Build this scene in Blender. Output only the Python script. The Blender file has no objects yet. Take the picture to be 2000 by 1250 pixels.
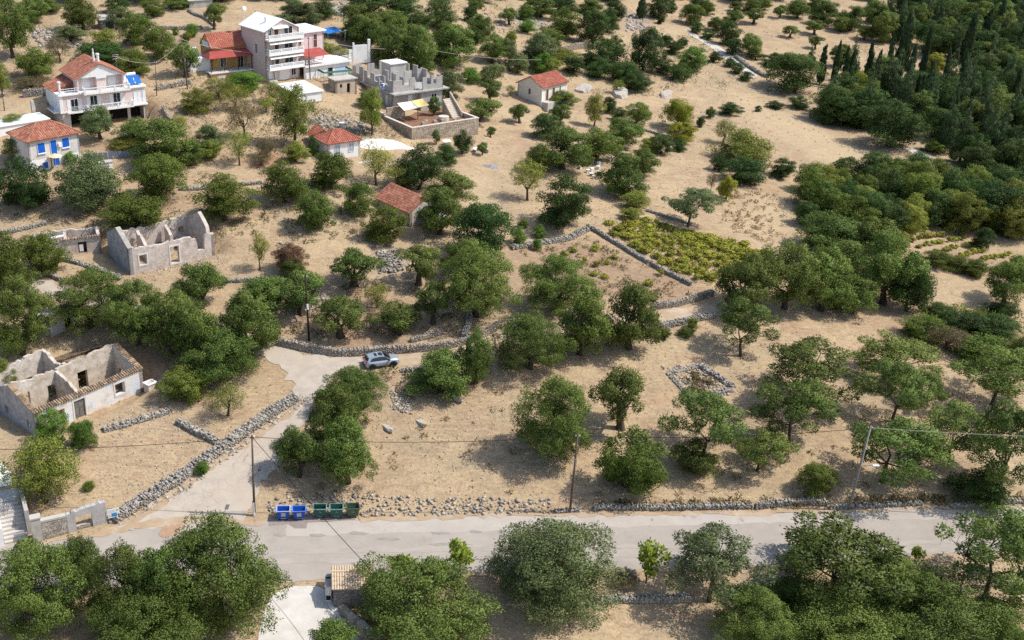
import math, random
import numpy as np
# ---- view geometry shared by the camera and the survey of the ground -------------------------
FPX, PX0, PY0, PITCH, CAMH = 2200.0, 720.0, 625.0, math.radians(24.5), 69.0
SP, CP = math.sin(PITCH), math.cos(PITCH)

def ray(x, y):
    v = (y - PY0) / FPX
    return ((x - PX0) / FPX, CP - v * SP, -(SP + v * CP))      # per unit of depth

def on_plane(x, y, z):
    d = ray(x, y); t = (z - CAMH) / d[2]
    return (d[0] * t, d[1] * t, z)

# survey points of the hillside: photo pixel and height in metres above the road
SURVEY = []
def _row(y, *zs):
    for x, z in zip((-250, 80, 350, 600, 850, 1060, 1300, 1600, 1900, 2250), zs):
        SURVEY.append((x, y, z))
_row(1400, -1.2,-1.2,-1.2,-1.2,-2.6,-2.8,-3,-3.2,-3.4,-3.4)
_row(1250, -.6,-.6,-.6,-.7,-2.0,-2.2,-2.4,-2.6,-2.8,-2.8)
_row(1175, -.2,-.2,-.2,-.1,-1.3,-1.5,-1.6,-1.7,-1.8,-1.8)
_row(1115, 0,0,0,0,0,0,0,0,-.6,-.8)
_row(1060, 0,0,0,0,0,0,0,0,0,0)
_row(1010, .6,.5,.15,.05,.05,.05,.05,.05,.05,.05)
_row(955, 2.0,1.9,1.7,1.0,1.0,1.0,1.0,1.0,1.0,.9)
_row(850, 3.6,3.5,3.0,2.9,2.8,2.8,2.7,2.4,1.9,1.6)
_row(760, 4.8,4.6,4.4,4.3,4.2,4.1,4.0,3.3,2.4,1.9)
_row(700, 6.0,5.8,5.5,5.4,5.4,5.2,5.0,4.0,2.8,2.0)
_row(600, 8.4,8.2,8.0,7.8,7.5,7.2,6.6,5.0,3.4,2.2)
_row(500, 11.0,10.8,10.6,10.4,9.8,9.0,8.0,6.0,4.1,2.8)
_row(400, 14.0,13.7,13.5,13.2,12.0,10.6,9.0,7.0,5.0,3.6)
_row(300, 17.4,17.0,16.6,15.6,13.6,12.0,10.0,8.0,6.0,4.6)
_row(200, 20.8,20.4,20.0,18.8,15.4,13.2,11.2,9.4,7.8,6.4)
_row(150, 23.0,22.6,22.2,21.0,17.6,15.0,12.8,10.8,9.4,8.0)
_row(50, 27.4,27.0,26.4,25.4,22.4,19.4,16.6,14.4,13.0,11.6)
_row(-100, 35.2,35,34.4,33.4,30.4,27.2,24,21.4,19.6,18)
def _tps(r2):
    return np.where(r2 > 1e-9, r2 * np.log(np.maximum(r2, 1e-9)) * 0.5, 0.0)
_cp = np.array([on_plane(*s) for s in SURVEY]); _cs = 100.0
_c = _cp[:, :2] / _cs
_n = len(_c)
_K = _tps(((_c[:, None] - _c[None]) ** 2).sum(2)) + np.eye(_n) * 2e-4
_P = np.hstack([np.ones((_n, 1)), _c])
_A = np.block([[_K, _P], [_P.T, np.zeros((3, 3))]])
_W = np.linalg.solve(_A, np.concatenate([_cp[:, 2], np.zeros(3)]))
X0, X1, Y0, Y1, GS = -190.0, 330.0, 50.0, 450.0, 1.0
GX = np.arange(X0, X1 + .01, GS); GY = np.arange(Y0, Y1 + .01, GS)

def _field():
    out = np.zeros((len(GY), len(GX)))
    for j, yy in enumerate(GY):
        q = np.stack([np.clip(GX, -160, 300), np.full_like(GX, min(max(yy, 66.0), 400.0))], 1) / _cs
        k = _tps(((q[:, None] - _c[None]) ** 2).sum(2))
        out[j] = k @ _W[:_n] + _W[_n] + q @ _W[_n + 1:]
        if yy > 400: out[j] += (yy - 400) * .12
    return out
HZ = _field()
# small natural relief, none on the road level
_rs = np.random.RandomState(7)
def _vnoise(sc, seed):
    r = np.random.RandomState(seed); n = 260
    g = r.rand(n, n)
    u = (GX - X0) / sc; w = (GY - Y0) / sc
    i = u.astype(int) % (n - 1); j = w.astype(int) % (n - 1); fu = u % 1; fw = w % 1
    fu = fu * fu * (3 - 2 * fu); fw = fw * fw * (3 - 2 * fw)
    a = g[np.ix_(j, i)] * (1 - fu) + g[np.ix_(j, i + 1)] * fu
    b = g[np.ix_(j + 1, i)] * (1 - fu) + g[np.ix_(j + 1, i + 1)] * fu
    return (a * (1 - fw[:, None]) + b * fw[:, None]) - .5
_rel = _vnoise(9, 1) * .55 + _vnoise(4, 2) * .28 + _vnoise(2, 3) * .12
HZ = HZ + _rel * np.clip((np.abs(HZ) - .35) / 1.2, 0, 1)

def hz(x, y):
    u = min(max((x - X0) / GS, 0), len(GX) - 1.001); w = min(max((y - Y0) / GS, 0), len(GY) - 1.001)
    i = int(u); j = int(w); a = u - i; b = w - j
    return float((HZ[j, i] * (1 - a) + HZ[j, i + 1] * a) * (1 - b) + (HZ[j + 1, i] * (1 - a) + HZ[j + 1, i + 1] * a) * b)

def G(x, y):
    """ground point seen at photo pixel (x, y)"""
    d = ray(x, y); t = 60.0
    while t < 520:
        p = (d[0] * t, d[1] * t, CAMH + d[2] * t)
        if p[2] < hz(p[0], p[1]): break
        t += 1.0
    lo, hi = t - 1.0, t
    for _ in range(12):
        m = (lo + hi) / 2
        if CAMH + d[2] * m < hz(d[0] * m, d[1] * m): hi = m
        else: lo = m
    return (d[0] * hi, d[1] * hi, CAMH + d[2] * hi)

def pix(p):
    """photo pixel and depth of a world point"""
    X, Y, Z = p; Zd = Y * CP - (Z - CAMH) * SP
    dn = -Y * SP - (Z - CAMH) * CP
    return (PX0 + FPX * X / Zd, PY0 + FPX * dn / Zd, Zd)
import bpy, bmesh
from mathutils import Vector, Matrix
random.seed(5)
scn = bpy.context.scene
COL = scn.collection
# ---------------- camera ----------------
cam = bpy.data.cameras.new('camera'); camo = bpy.data.objects.new('camera', cam); COL.objects.link(camo)
camo.location = (0, 0, CAMH); camo.rotation_euler = (math.pi / 2 - PITCH, 0, 0)
cam.sensor_width = 36; cam.sensor_fit = 'HORIZONTAL'; cam.lens = FPX / 2000 * 36
cam.shift_x = (1000 - PX0) / 2000; cam.clip_start = 1; cam.clip_end = 6000
scn.camera = camo
# ---------------- sky and sun ----------------
SUN_DIR = Vector((7.2, -.3, 9.6)).normalized()
EL = math.asin(SUN_DIR.z); AZ = math.atan2(SUN_DIR.x, SUN_DIR.y)
wd = bpy.data.worlds.new('World'); scn.world = wd; wd.use_nodes = True
nt = wd.node_tree; nt.nodes.clear()
sky = nt.nodes.new('ShaderNodeTexSky'); sky.sky_type = 'NISHITA'; sky.sun_disc = False
sky.sun_elevation = EL; sky.sun_rotation = AZ; sky.air_density = 1.0; sky.dust_density = 1.6; sky.ozone_density = 1.0
bg = nt.nodes.new('ShaderNodeBackground'); bg.inputs[1].default_value = 0.15
out = nt.nodes.new('ShaderNodeOutputWorld')
nt.links.new(sky.outputs[0], bg.inputs[0]); nt.links.new(bg.outputs[0], out.inputs[0])
sl = bpy.data.lights.new('sun', 'SUN'); sl.energy = 3.55; sl.angle = math.radians(0.55); sl.color = (1, .955, .88)
so = bpy.data.objects.new('sun', sl); COL.objects.link(so)
so.rotation_euler = SUN_DIR.to_track_quat('Z', 'Y').to_euler(); so.location = (60, 60, 150)
vs = scn.view_settings; vs.view_transform = 'Standard'; vs.look = 'None'; vs.exposure = 0.38; vs.gamma = 1.0; vs.use_curve_mapping = False
scn.cycles.max_bounces = 5; scn.cycles.diffuse_bounces = 3; scn.cycles.transmission_bounces = 3; scn.cycles.glossy_bounces = 2
scn.cycles.transparent_max_bounces = 4
scn.cycles.use_denoising = False

# ---------------- materials ----------------
MATS = {}
def mat(name, c1, c2=None, scale=1.5, rough=.9, spec=.2, c3=None, s3=.25, bump=0.0, metal=0.0, island=0.0, lo=.35, hi=.65, coord='pos'):
    """procedural two or three tone surface"""
    if name in MATS: return MATS[name]
    m = bpy.data.materials.new(name); m.use_nodes = True; MATS[name] = m
    t = m.node_tree; N = t.nodes; Lk = t.links; N.clear()
    o = N.new('ShaderNodeOutputMaterial'); b = N.new('ShaderNodeBsdfPrincipled'); Lk.new(b.outputs[0], o.inputs[0])
    b.inputs['Roughness'].default_value = rough; b.inputs['Specular IOR Level'].default_value = spec; b.inputs['Metallic'].default_value = metal
    if coord == 'pos':
        vec = N.new('ShaderNodeNewGeometry').outputs['Position']
    else:
        vec = N.new('ShaderNodeTexCoord').outputs['Object']
    def noise(s, d=5.0, r=.62):
        n = N.new('ShaderNodeTexNoise'); n.inputs['Scale'].default_value = s; n.inputs['Detail'].default_value = d
        n.inputs['Roughness'].default_value = r; Lk.new(vec, n.inputs['Vector']); return n.outputs['Fac']
    def ramp(f, a, bb):
        r = N.new('ShaderNodeMapRange'); r.inputs[1].default_value = a; r.inputs[2].default_value = bb; r.clamp = True
        Lk.new(f, r.inputs[0]); return r.outputs[0]
    def mix(f, a, bb, mode='MIX'):
        x = N.new('ShaderNodeMix'); x.data_type = 'RGBA'; x.blend_type = mode
        if isinstance(f, float): x.inputs[0].default_value = f
        else: Lk.new(f, x.inputs[0])
        for k, v in ((6, a), (7, bb)):
            if isinstance(v, tuple): x.inputs[k].default_value = v + (1,)
            else: Lk.new(v, x.inputs[k])
        return x.outputs[2]
    c2 = c2 or tuple(v * .8 for v in c1)
    n1 = noise(scale)
    col = mix(ramp(n1, lo, hi), c1, c2)
    if c3: col = mix(ramp(noise(s3, 6.0, .7), .5, .68), col, c3)
    if island:
        g = N.new('ShaderNodeNewGeometry'); r = N.new('ShaderNodeMapRange')
        Lk.new(g.outputs['Random Per Island'], r.inputs[0]); r.inputs[3].default_value = 1 - island; r.inputs[4].default_value = 1 + island * .7
        hs = N.new('ShaderNodeHueSaturation'); Lk.new(r.outputs[0], hs.inputs['Value']); Lk.new(col, hs.inputs['Color']); col = hs.outputs[0]
    Lk.new(col, b.inputs['Base Color'])
    if bump:
        bp = N.new('ShaderNodeBump'); bp.inputs['Strength'].default_value = bump; bp.inputs['Distance'].default_value = .08
        Lk.new(noise(scale * 3.1, 6.0, .7), bp.inputs['Height']); Lk.new(bp.outputs[0], b.inputs['Normal'])
    return m

def leafmat(name, col, col2, trans=.3, jit=.26):
    if name in MATS: return MATS[name]
    m = bpy.data.materials.new(name); m.use_nodes = True; MATS[name] = m
    t = m.node_tree; N = t.nodes; Lk = t.links; N.clear()
    o = N.new('ShaderNodeOutputMaterial')
    at = N.new('ShaderNodeAttribute'); at.attribute_name = 'tone'
    mx = N.new('ShaderNodeMix'); mx.data_type = 'RGBA'; Lk.new(at.outputs['Fac'], mx.inputs[0])
    mx.inputs[6].default_value = col + (1,); mx.inputs[7].default_value = col2 + (1,)
    oi = N.new('ShaderNodeObjectInfo')
    r1 = N.new('ShaderNodeMapRange'); r1.inputs[3].default_value = 1 - jit; r1.inputs[4].default_value = 1 + jit; Lk.new(oi.outputs['Random'], r1.inputs[0])
    mm = N.new('ShaderNodeMath'); mm.operation = 'MULTIPLY'; mm.inputs[1].default_value = 7.31; Lk.new(oi.outputs['Random'], mm.inputs[0])
    fr = N.new('ShaderNodeMath'); fr.operation = 'FRACT'; Lk.new(mm.outputs[0], fr.inputs[0])
    r2 = N.new('ShaderNodeMapRange'); r2.inputs[3].default_value = .486; r2.inputs[4].default_value = .517; Lk.new(fr.outputs[0], r2.inputs[0])
    hs = N.new('ShaderNodeHueSaturation'); Lk.new(mx.outputs[2], hs.inputs['Color']); Lk.new(r1.outputs[0], hs.inputs['Value']); Lk.new(r2.outputs[0], hs.inputs['Hue'])
    d = N.new('ShaderNodeBsdfPrincipled'); d.inputs['Roughness'].default_value = .6; d.inputs['Specular IOR Level'].default_value = .22
    tr = N.new('ShaderNodeBsdfTranslucent'); ms = N.new('ShaderNodeMixShader'); ms.inputs[0].default_value = trans
    Lk.new(hs.outputs[0], d.inputs['Base Color']); Lk.new(hs.outputs[0], tr.inputs['Color'])
    Lk.new(d.outputs[0], ms.inputs[1]); Lk.new(tr.outputs[0], ms.inputs[2]); Lk.new(ms.outputs[0], o.inputs[0])
    return m

# ---------------- object helpers ----------------
def tag(o, label=None, cat=None, group=None, kind=None):
    if label: o['label'] = label
    if cat: o['category'] = cat
    if group: o['group'] = group
    if kind: o['kind'] = kind
    elif cat: o['kind'] = 'thing'
    return o
def link(name, me, parent=None, m=None):
    o = bpy.data.objects.new(name, me); COL.objects.link(o)
    if m is not None:
        if me.materials: pass
        else: me.materials.append(m)
    if parent is not None: o.parent = parent
    return o
def empty(name, loc, az=None, label=None, cat=None, group=None):
    o = bpy.data.objects.new(name, None); COL.objects.link(o); o.location = loc; o.empty_display_size = .3
    if az is not None: o.rotation_euler = (0, 0, math.pi / 2 - math.radians(az))
    return tag(o, label, cat, group)

class MB:
    def __init__(s): s.v = []; s.f = []
    def add(s, vs, fs):
        k = len(s.v); s.v += [tuple(p) for p in vs]; s.f += [tuple(i + k for i in f) for f in fs]; return s
    def hexa(s, p):   # 8 points: bottom 4 ccw, top 4 ccw
        return s.add(p, [(3, 2, 1, 0), (4, 5, 6, 7), (0, 1, 5, 4), (1, 2, 6, 5), (2, 3, 7, 6), (3, 0, 4, 7)])
    def box(s, x0, x1, y0, y1, z0, z1):
        return s.hexa([(x0, y0, z0), (x1, y0, z0), (x1, y1, z0), (x0, y1, z0), (x0, y0, z1), (x1, y0, z1), (x1, y1, z1), (x0, y1, z1)])
    def prism(s, poly, z0, z1):
        n = len(poly)
        return s.add([(x, y, z0) for x, y in poly] + [(x, y, z1) for x, y in poly],
                     [tuple(range(n - 1, -1, -1)), tuple(range(n, 2 * n))] + [(i, (i + 1) % n, n + (i + 1) % n, n + i) for i in range(n)])
    def slab(s, pts, t):   # plane polygon thickened downwards
        n = len(pts)
        return s.add(list(pts) + [(x, y, z - t) for x, y, z in pts], [tuple(range(n)), tuple(range(2 * n - 1, n - 1, -1))] + [(i, n + i, n + (i + 1) % n, (i + 1) % n) for i in range(n)])
    def tube(s, pts, rs, n=6, cap=True):
        rings = []; k = len(s.v)
        for i, p in enumerate(pts):
            p = Vector(p); a = Vector(pts[max(i - 1, 0)]); b = Vector(pts[min(i + 1, len(pts) - 1)])
            d = (b - a).normalized(); ref = Vector((0, 0, 1)) if abs(d.z) < .9 else Vector((1, 0, 0))
            u = d.cross(ref).normalized(); w = d.cross(u)
            r = rs[i] if isinstance(rs, (list, tuple)) else rs
            for j in range(n):
                q = 2 * math.pi * j / n; s.v.append(tuple(p + u * math.cos(q) * r + w * math.sin(q) * r))
        for i in range(len(pts) - 1):
            for j in range(n):
                s.f.append((k + i * n + j, k + i * n + (j + 1) % n, k + (i + 1) * n + (j + 1) % n, k + (i + 1) * n + j))
        if cap:
            s.f.append(tuple(k + j for j in range(n - 1, -1, -1))); e = k + (len(pts) - 1) * n; s.f.append(tuple(e + j for j in range(n)))
        return s
    def rail(s, x0, x1, y0, y1, z0, h, posts, r=.03, bars=2):
        for i in range(posts + 1):
            f = i / posts; s.tube([(x0 + (x1 - x0) * f, y0 + (y1 - y0) * f, z0), (x0 + (x1 - x0) * f, y0 + (y1 - y0) * f, z0 + h)], r * .7, 4)
        for b in range(bars):
            z = z0 + h * (1 - b / max(bars, 1) * .8); s.tube([(x0, y0, z), (x1, y1, z)], r, 4)
        return s
    def mesh(s, name):
        me = bpy.data.meshes.new(name); me.from_pydata(s.v, [], s.f); me.update(); return me
    def build(s, name, m, parent=None, smooth=False, label=None, kind=None):
        me = s.mesh(name); me.materials.append(m)
        if smooth:
            me.polygons.foreach_set('use_smooth', [True] * len(me.polygons))
        o = link(name, me, parent)
        if label: o['label'] = label
        if kind: o['kind'] = kind
        return o

def npmesh(name, V, F, tone=None, nrm=None):
    """mesh from numpy arrays; F has 3 or 4 columns; tone per vertex"""
    me = bpy.data.meshes.new(name); V = np.asarray(V, np.float32); F = np.asarray(F, np.int32); k = F.shape[1]
    me.vertices.add(len(V)); me.vertices.foreach_set('co', V.ravel())
    me.loops.add(F.size); me.loops.foreach_set('vertex_index', F.ravel())
    me.polygons.add(len(F)); me.polygons.foreach_set('loop_start', np.arange(0, F.size, k, dtype=np.int32))
    me.polygons.foreach_set('loop_total', np.full(len(F), k, np.int32))
    if tone is not None:
        a = me.attributes.new('tone', 'FLOAT', 'POINT'); a.data.foreach_set('value', np.asarray(tone, np.float32))
    me.update(calc_edges=True)
    if nrm is not None:
        me.polygons.foreach_set('use_smooth', [True] * len(F)); me.normals_split_custom_set_from_vertices(np.asarray(nrm, np.float32).tolist())
    return me

def wall(mb, p0, p1, t, z0, top, openings=(), step=None, jag=0.0, rng=random):
    """wall from p0 to p1 (local xy), thickness t to the left; top = number or list of (s, z); openings (s0, s1, z0, z1)"""
    d = Vector((p1[0] - p0[0], p1[1] - p0[1])); Ln = d.length; d /= Ln; n = Vector((-d.y, d.x))
    def tz(s):
        if isinstance(top, (int, float)): return top
        for (a, za), (b, zb) in zip(top, top[1:]):
            if s <= b: return za + (zb - za) * ((s - a) / (b - a) if b > a else 0)
        return top[-1][1]
    br = {0.0, Ln}
    for o in openings: br |= {max(0, o[0]), min(Ln, o[1])}
    if not isinstance(top, (int, float)): br |= {min(max(s, 0), Ln) for s, _ in top}
    if step:
        k = int(Ln / step)
        for i in range(1, k): br.add(Ln * i / k)
    br = sorted(br); tops = {}
    for s in br: tops[s] = tz(s) + (rng.uniform(-jag, jag * .6) if jag else 0)
    def P(s, o, z): return (p0[0] + d.x * s + n.x * o, p0[1] + d.y * s + n.y * o, z)
    for a, b in zip(br, br[1:]):
        if b - a < 1e-4: continue
        mid = (a + b) / 2; segs = [(z0, None)]
        for o in openings:
            if o[0] <= mid <= o[1]:
                new = []
                for lo, hi in segs:
                    if o[2] > lo: new.append((lo, o[2]))
                    new.append((o[3], hi))
                segs = new
        for lo, hi in segs:
            ta = tops[a] if hi is None else hi; tb = tops[b] if hi is None else hi
            if max(ta, tb) <= lo + .02: continue
            ta = max(ta, lo + .01); tb = max(tb, lo + .01)
            mb.hexa([P(a, 0, lo), P(b, 0, lo), P(b, t, lo), P(a, t, lo), P(a, 0, ta), P(b, 0, tb), P(b, t, tb), P(a, t, ta)])
    return mb

def tiles(mb, A, B, Cc, D, pitch=.3, course=.45, r=.09):
    """barrel tiles on the roof plane A-B (eave, left to right), Cc-D (ridge right, ridge left)"""
    A, B, Cc, D = map(Vector, (A, B, Cc, D)); e = B - A; W = e.length; e /= W
    nrm = e.cross((D + Cc) / 2 - (A + B) / 2).normalized(); up = nrm.cross(e).normalized()
    T = (D - A).dot(up); s1 = (D - A).dot(e); s2 = (Cc - A).dot(e)
    k = max(2, int(W / pitch)); pitch = W / k
    for i in range(k):
        s = (i + .5) * pitch; tm = T
        if s < s1: tm = min(tm, T * s / s1)
        if s > s2 and W - s2 > 1e-6: tm = min(tm, T * (W - s) / (W - s2))
        if tm < .05: continue
        n = max(1, int(round(tm / course))); h = pitch * .42
        for j in range(n):
            ta, tb = tm * j / n, tm * (j + 1) / n
            j1, j2 = random.uniform(-.012, .012), random.uniform(-.012, .012)
            pts = []
            for t_, w_, z_ in ((ta - (.04 if j == 0 else .0), h * 1.05, r * 1.1), (tb, h * .85, r * .78)):
                for q, zz in ((-1, 0), (-.55, .85), (.55, .85), (1, 0)):
                    pts.append(A + e * (s + q * w_ + j1) + up * t_ + nrm * (zz * z_ + .005 + j2 * .5))
            mb.add(pts, [(0, 1, 5, 4), (1, 2, 6, 5), (2, 3, 7, 6), (0, 3, 2, 1)])
    return mb

def inpoly(x, y, P):
    c = False; n = len(P); j = n - 1
    for i in range(n):
        if (P[i][1] > y) != (P[j][1] > y) and x < (P[j][0] - P[i][0]) * (y - P[i][1]) / (P[j][1] - P[i][1]) + P[i][0]: c = not c
        j = i
    return c
def inpoly_np(X, Y, P):
    c = np.zeros(X.shape, bool); j = len(P) - 1
    for i in range(len(P)):
        with np.errstate(divide='ignore', invalid='ignore'):
            k = ((P[i][1] > Y) != (P[j][1] > Y)) & (X < (P[j][0] - P[i][0]) * (Y - P[i][1]) / (P[j][1] - P[i][1] + 1e-12) + P[i][0])
        c ^= k; j = i
    return c
def GP(pts): return [G(*p)[:2] for p in pts]
# ================= roads, tracks and ground =================
ROAD_UP = [(-260,1102),(-80,1078),(0,1067),(70,1059),(150,1047),(205,1037),(300,1028),(470,1020),(600,1020),(700,1015),(900,1008),(1100,1005),(1400,1001),(1700,995),(2000,988),(2300,980)]
ROAD_LO = [(2300,1062),(2000,1077),(1900,1086),(1700,1098),(1500,1106),(1300,1112),(1000,1119),(800,1126),(640,1134),(400,1142),(200,1150),(0,1160),(-260,1178)]
LANE = [(205,1039),(300,987),(420,897),(520,832),(587,780),(562,742),(538,708),(500,690),(380,658),(180,610),(50,562),(66,542),(200,580),(400,622),(548,672),(600,691),(650,699),(700,700),(712,712),(690,724),(655,728),(637,752),(612,792),(592,832),(562,872),(532,922),(502,967),(470,1020),(330,1034)]
TRACK = [(700,700),(800,693),(900,672),(1000,642),(1150,622),(1290,608),(1420,590),(1420,612),(1290,632),(1150,652),(1000,667),(900,697),(800,716),(712,722)]
FORE = [(538,1146),(642,1143),(648,1178),(664,1205),(715,1262),(760,1320),(500,1320),(505,1220)]
road_w = GP(ROAD_UP + ROAD_LO); lane_w = GP(LANE); track_w = GP(TRACK); fore_w = GP(FORE)
# level the ground under the road, take the bumps out of the lane
XX, YY = np.meshgrid(GX, GY)
def soft(poly, it):
    m = inpoly_np(XX, YY, poly).astype(float); hard = m.copy()
    for _ in range(it):
        p = np.pad(m, 1, mode='edge'); m = (p[:-2, 1:-1] + p[2:, 1:-1] + p[1:-1, :-2] + p[1:-1, 2:] + p[1:-1, 1:-1]) / 5
    return np.maximum(hard, np.clip(m * 1.15, 0, 1)) if it < 6 else m
rm = soft(road_w, 3); HZ = HZ * (1 - rm)
lm = np.clip(soft(lane_w, 3) + soft(track_w, 3) + soft(fore_w, 3), 0, 1)
sm = HZ.copy()
for _ in range(12):
    p = np.pad(sm, 1, mode='edge'); sm = (p[:-2, 1:-1] + p[2:, 1:-1] + p[1:-1, :-2] + p[1:-1, 2:] + p[1:-1, 1:-1]) / 5
HZ = HZ * (1 - lm * (1 - rm)) + sm * lm * (1 - rm)

# level building platforms cut into the slope: photo pixel of the front left corner, heading, local rectangle, height offset
LEVELS = [(72,852,43,-1.5,16.5,-1.2,10.8,-.1,1), (255,538,56.5,-.6,13.8,-.8,8.6,-.05,1), (70,505,73,-.4,9.6,-.6,4.8,0,1), (123,252,60,-1.5,17,-4.6,9.5,-1.1,1), (804,273,60,-2,15.5,-3.5,-.3,-.9,1), (652,1186,88,-.6,4.4,-.4,3.4,0,1), (421,146,62,-2,11.5,-3.5,-1.1,-2.0,1), (1057,209,46,-1,9,-2.5,.2,-1.0,1), (521,161,55,-1,18,-4,0,-.3,1)]
for (lx, ly, laz, la, lb, lc, ld, lz, lit) in LEVELS:
    P0_ = G(lx, ly); q = math.radians(laz); uu = (math.sin(q), math.cos(q)); ww = (-uu[1], uu[0])
    poly = [(P0_[0] + uu[0] * a + ww[0] * b, P0_[1] + uu[1] * a + ww[1] * b) for a, b in ((la, lc), (lb, lc), (lb, ld), (la, ld))]
    mk_ = soft(poly, 2); HZ = HZ * (1 - mk_) + (P0_[2] + lz) * mk_
# what the ground is made of, field by field
PALE = [[(1085,118),(1150,98),(1210,78),(1330,48),(1345,58),(1230,88),(1160,108),(1095,130)], [(960,195),(1010,215),(1120,262),(1170,290),(1140,300),(1080,275),(1000,235)],
        [(0,215),(60,196),(95,188),(95,200),(60,212),(0,236)], [(300,178),(380,168),(385,180),(300,190)], [(900,330),(960,350),(900,460),(860,480),(880,400)],
        [(1450,180),(1560,230),(1700,300),(1760,330),(1640,330),(1500,260),(1400,210)], [(520,1000),(540,985),(1080,985),(1080,1006),(700,1014),(520,1020)], [(1500,520),(1560,400),(1480,380),(1440,440)]]
SOIL = [[(1010,492),(1150,462),(1345,556),(1380,570),(1270,598),(1160,590),(1010,520)], [(1000,470),(1060,480),(1010,580),(970,560)], [(700,210),(800,232),(800,260),(720,245)], [(1840,480),(1990,520),(2000,560),(1830,530)],
        [(340,70),(470,75),(440,105),(330,100)], [(560,590),(640,560),(780,580),(880,640),(700,680),(560,660)], [(490,640),(250,690),(250,760),(420,750),(560,700)], [(1500,1170),(1900,1150),(1900,1260),(1500,1260)], [(730,1190),(960,1170),(960,1260),(730,1260)]]
GREY = [[(60,62),(110,50),(165,75),(150,100),(80,92)], [(640,8),(700,5),(705,30),(660,32)], [(610,225),(700,240),(720,265),(640,262),(600,245)], [(730,490),(790,490),(790,535),(735,535)], [(560,585),(620,560),(640,590),(600,620),(560,610)],
        [(1010,20),(1080,40),(1060,60),(1010,50)], [(1225,22),(1265,28),(1260,60),(1220,62)], [(760,760),(800,762),(800,805),(770,800)]]
RUST = [[(895,958),(930,955),(935,968),(900,970)],[(1020,950),(1050,948),(1055,962),(1025,965)],[(800,940),(822,938),(824,948),(804,950)],[(500,300),(545,298),(545,322),(505,325)],[(860,990),(900,986),(905,1000),(870,1002)],[(640,650),(700,640),(760,655),(700,668)],[(130,880),(150,870),(170,880)]]
def field_mask(polys, it=3):
    m = np.zeros_like(XX)
    for P in polys: m = np.maximum(m, soft(GP(P), 8 if it > 3 else 6))
    return m
attr = np.stack([field_mask(PALE), field_mask(SOIL), field_mask(GREY), field_mask(RUST)], 2)

# mesh: surveyed grid plus a coarse skirt out to the horizon
ny, nx = HZ.shape
V = np.stack([XX, YY, HZ], 2).reshape(-1, 3)
idx = np.arange(nx * ny).reshape(ny, nx)
F = np.stack([idx[:-1, :-1], idx[:-1, 1:], idx[1:, 1:], idx[1:, :-1]], 2).reshape(-1, 4)
rim = np.concatenate([idx[0, :-1], idx[:-1, -1], idx[-1, :0:-1], idx[:0:-1, 0]])
cx, cy = (X0 + X1) / 2, (Y0 + Y1) / 2
rv = V[rim]; far = rv.copy(); far[:, 0] = cx + (rv[:, 0] - cx) * 9; far[:, 1] = cy + (rv[:, 1] - cy) * 9
far[:, 2] = rv[:, 2] + np.where(rv[:, 1] > Y1 - 1, 170, 0) - np.where(rv[:, 1] < Y0 + 1, 40, 0)
k = len(V); n = len(rim); a_ = np.arange(n); b_ = (a_ + 1) % n
F2 = np.stack([rim[a_], k + a_, k + b_, rim[b_]], 1)
V = np.vstack([V, far]); F = np.vstack([F, F2])
me = npmesh('ground', V, F)
att = me.attributes.new('soil', 'FLOAT_COLOR', 'POINT')
att.data.foreach_set('color', np.vstack([attr.reshape(-1, 4), np.tile([0, 0, 0, 0], (n, 1))]).astype(np.float32).ravel())
me.polygons.foreach_set('use_smooth', [True] * len(me.polygons))

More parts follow.
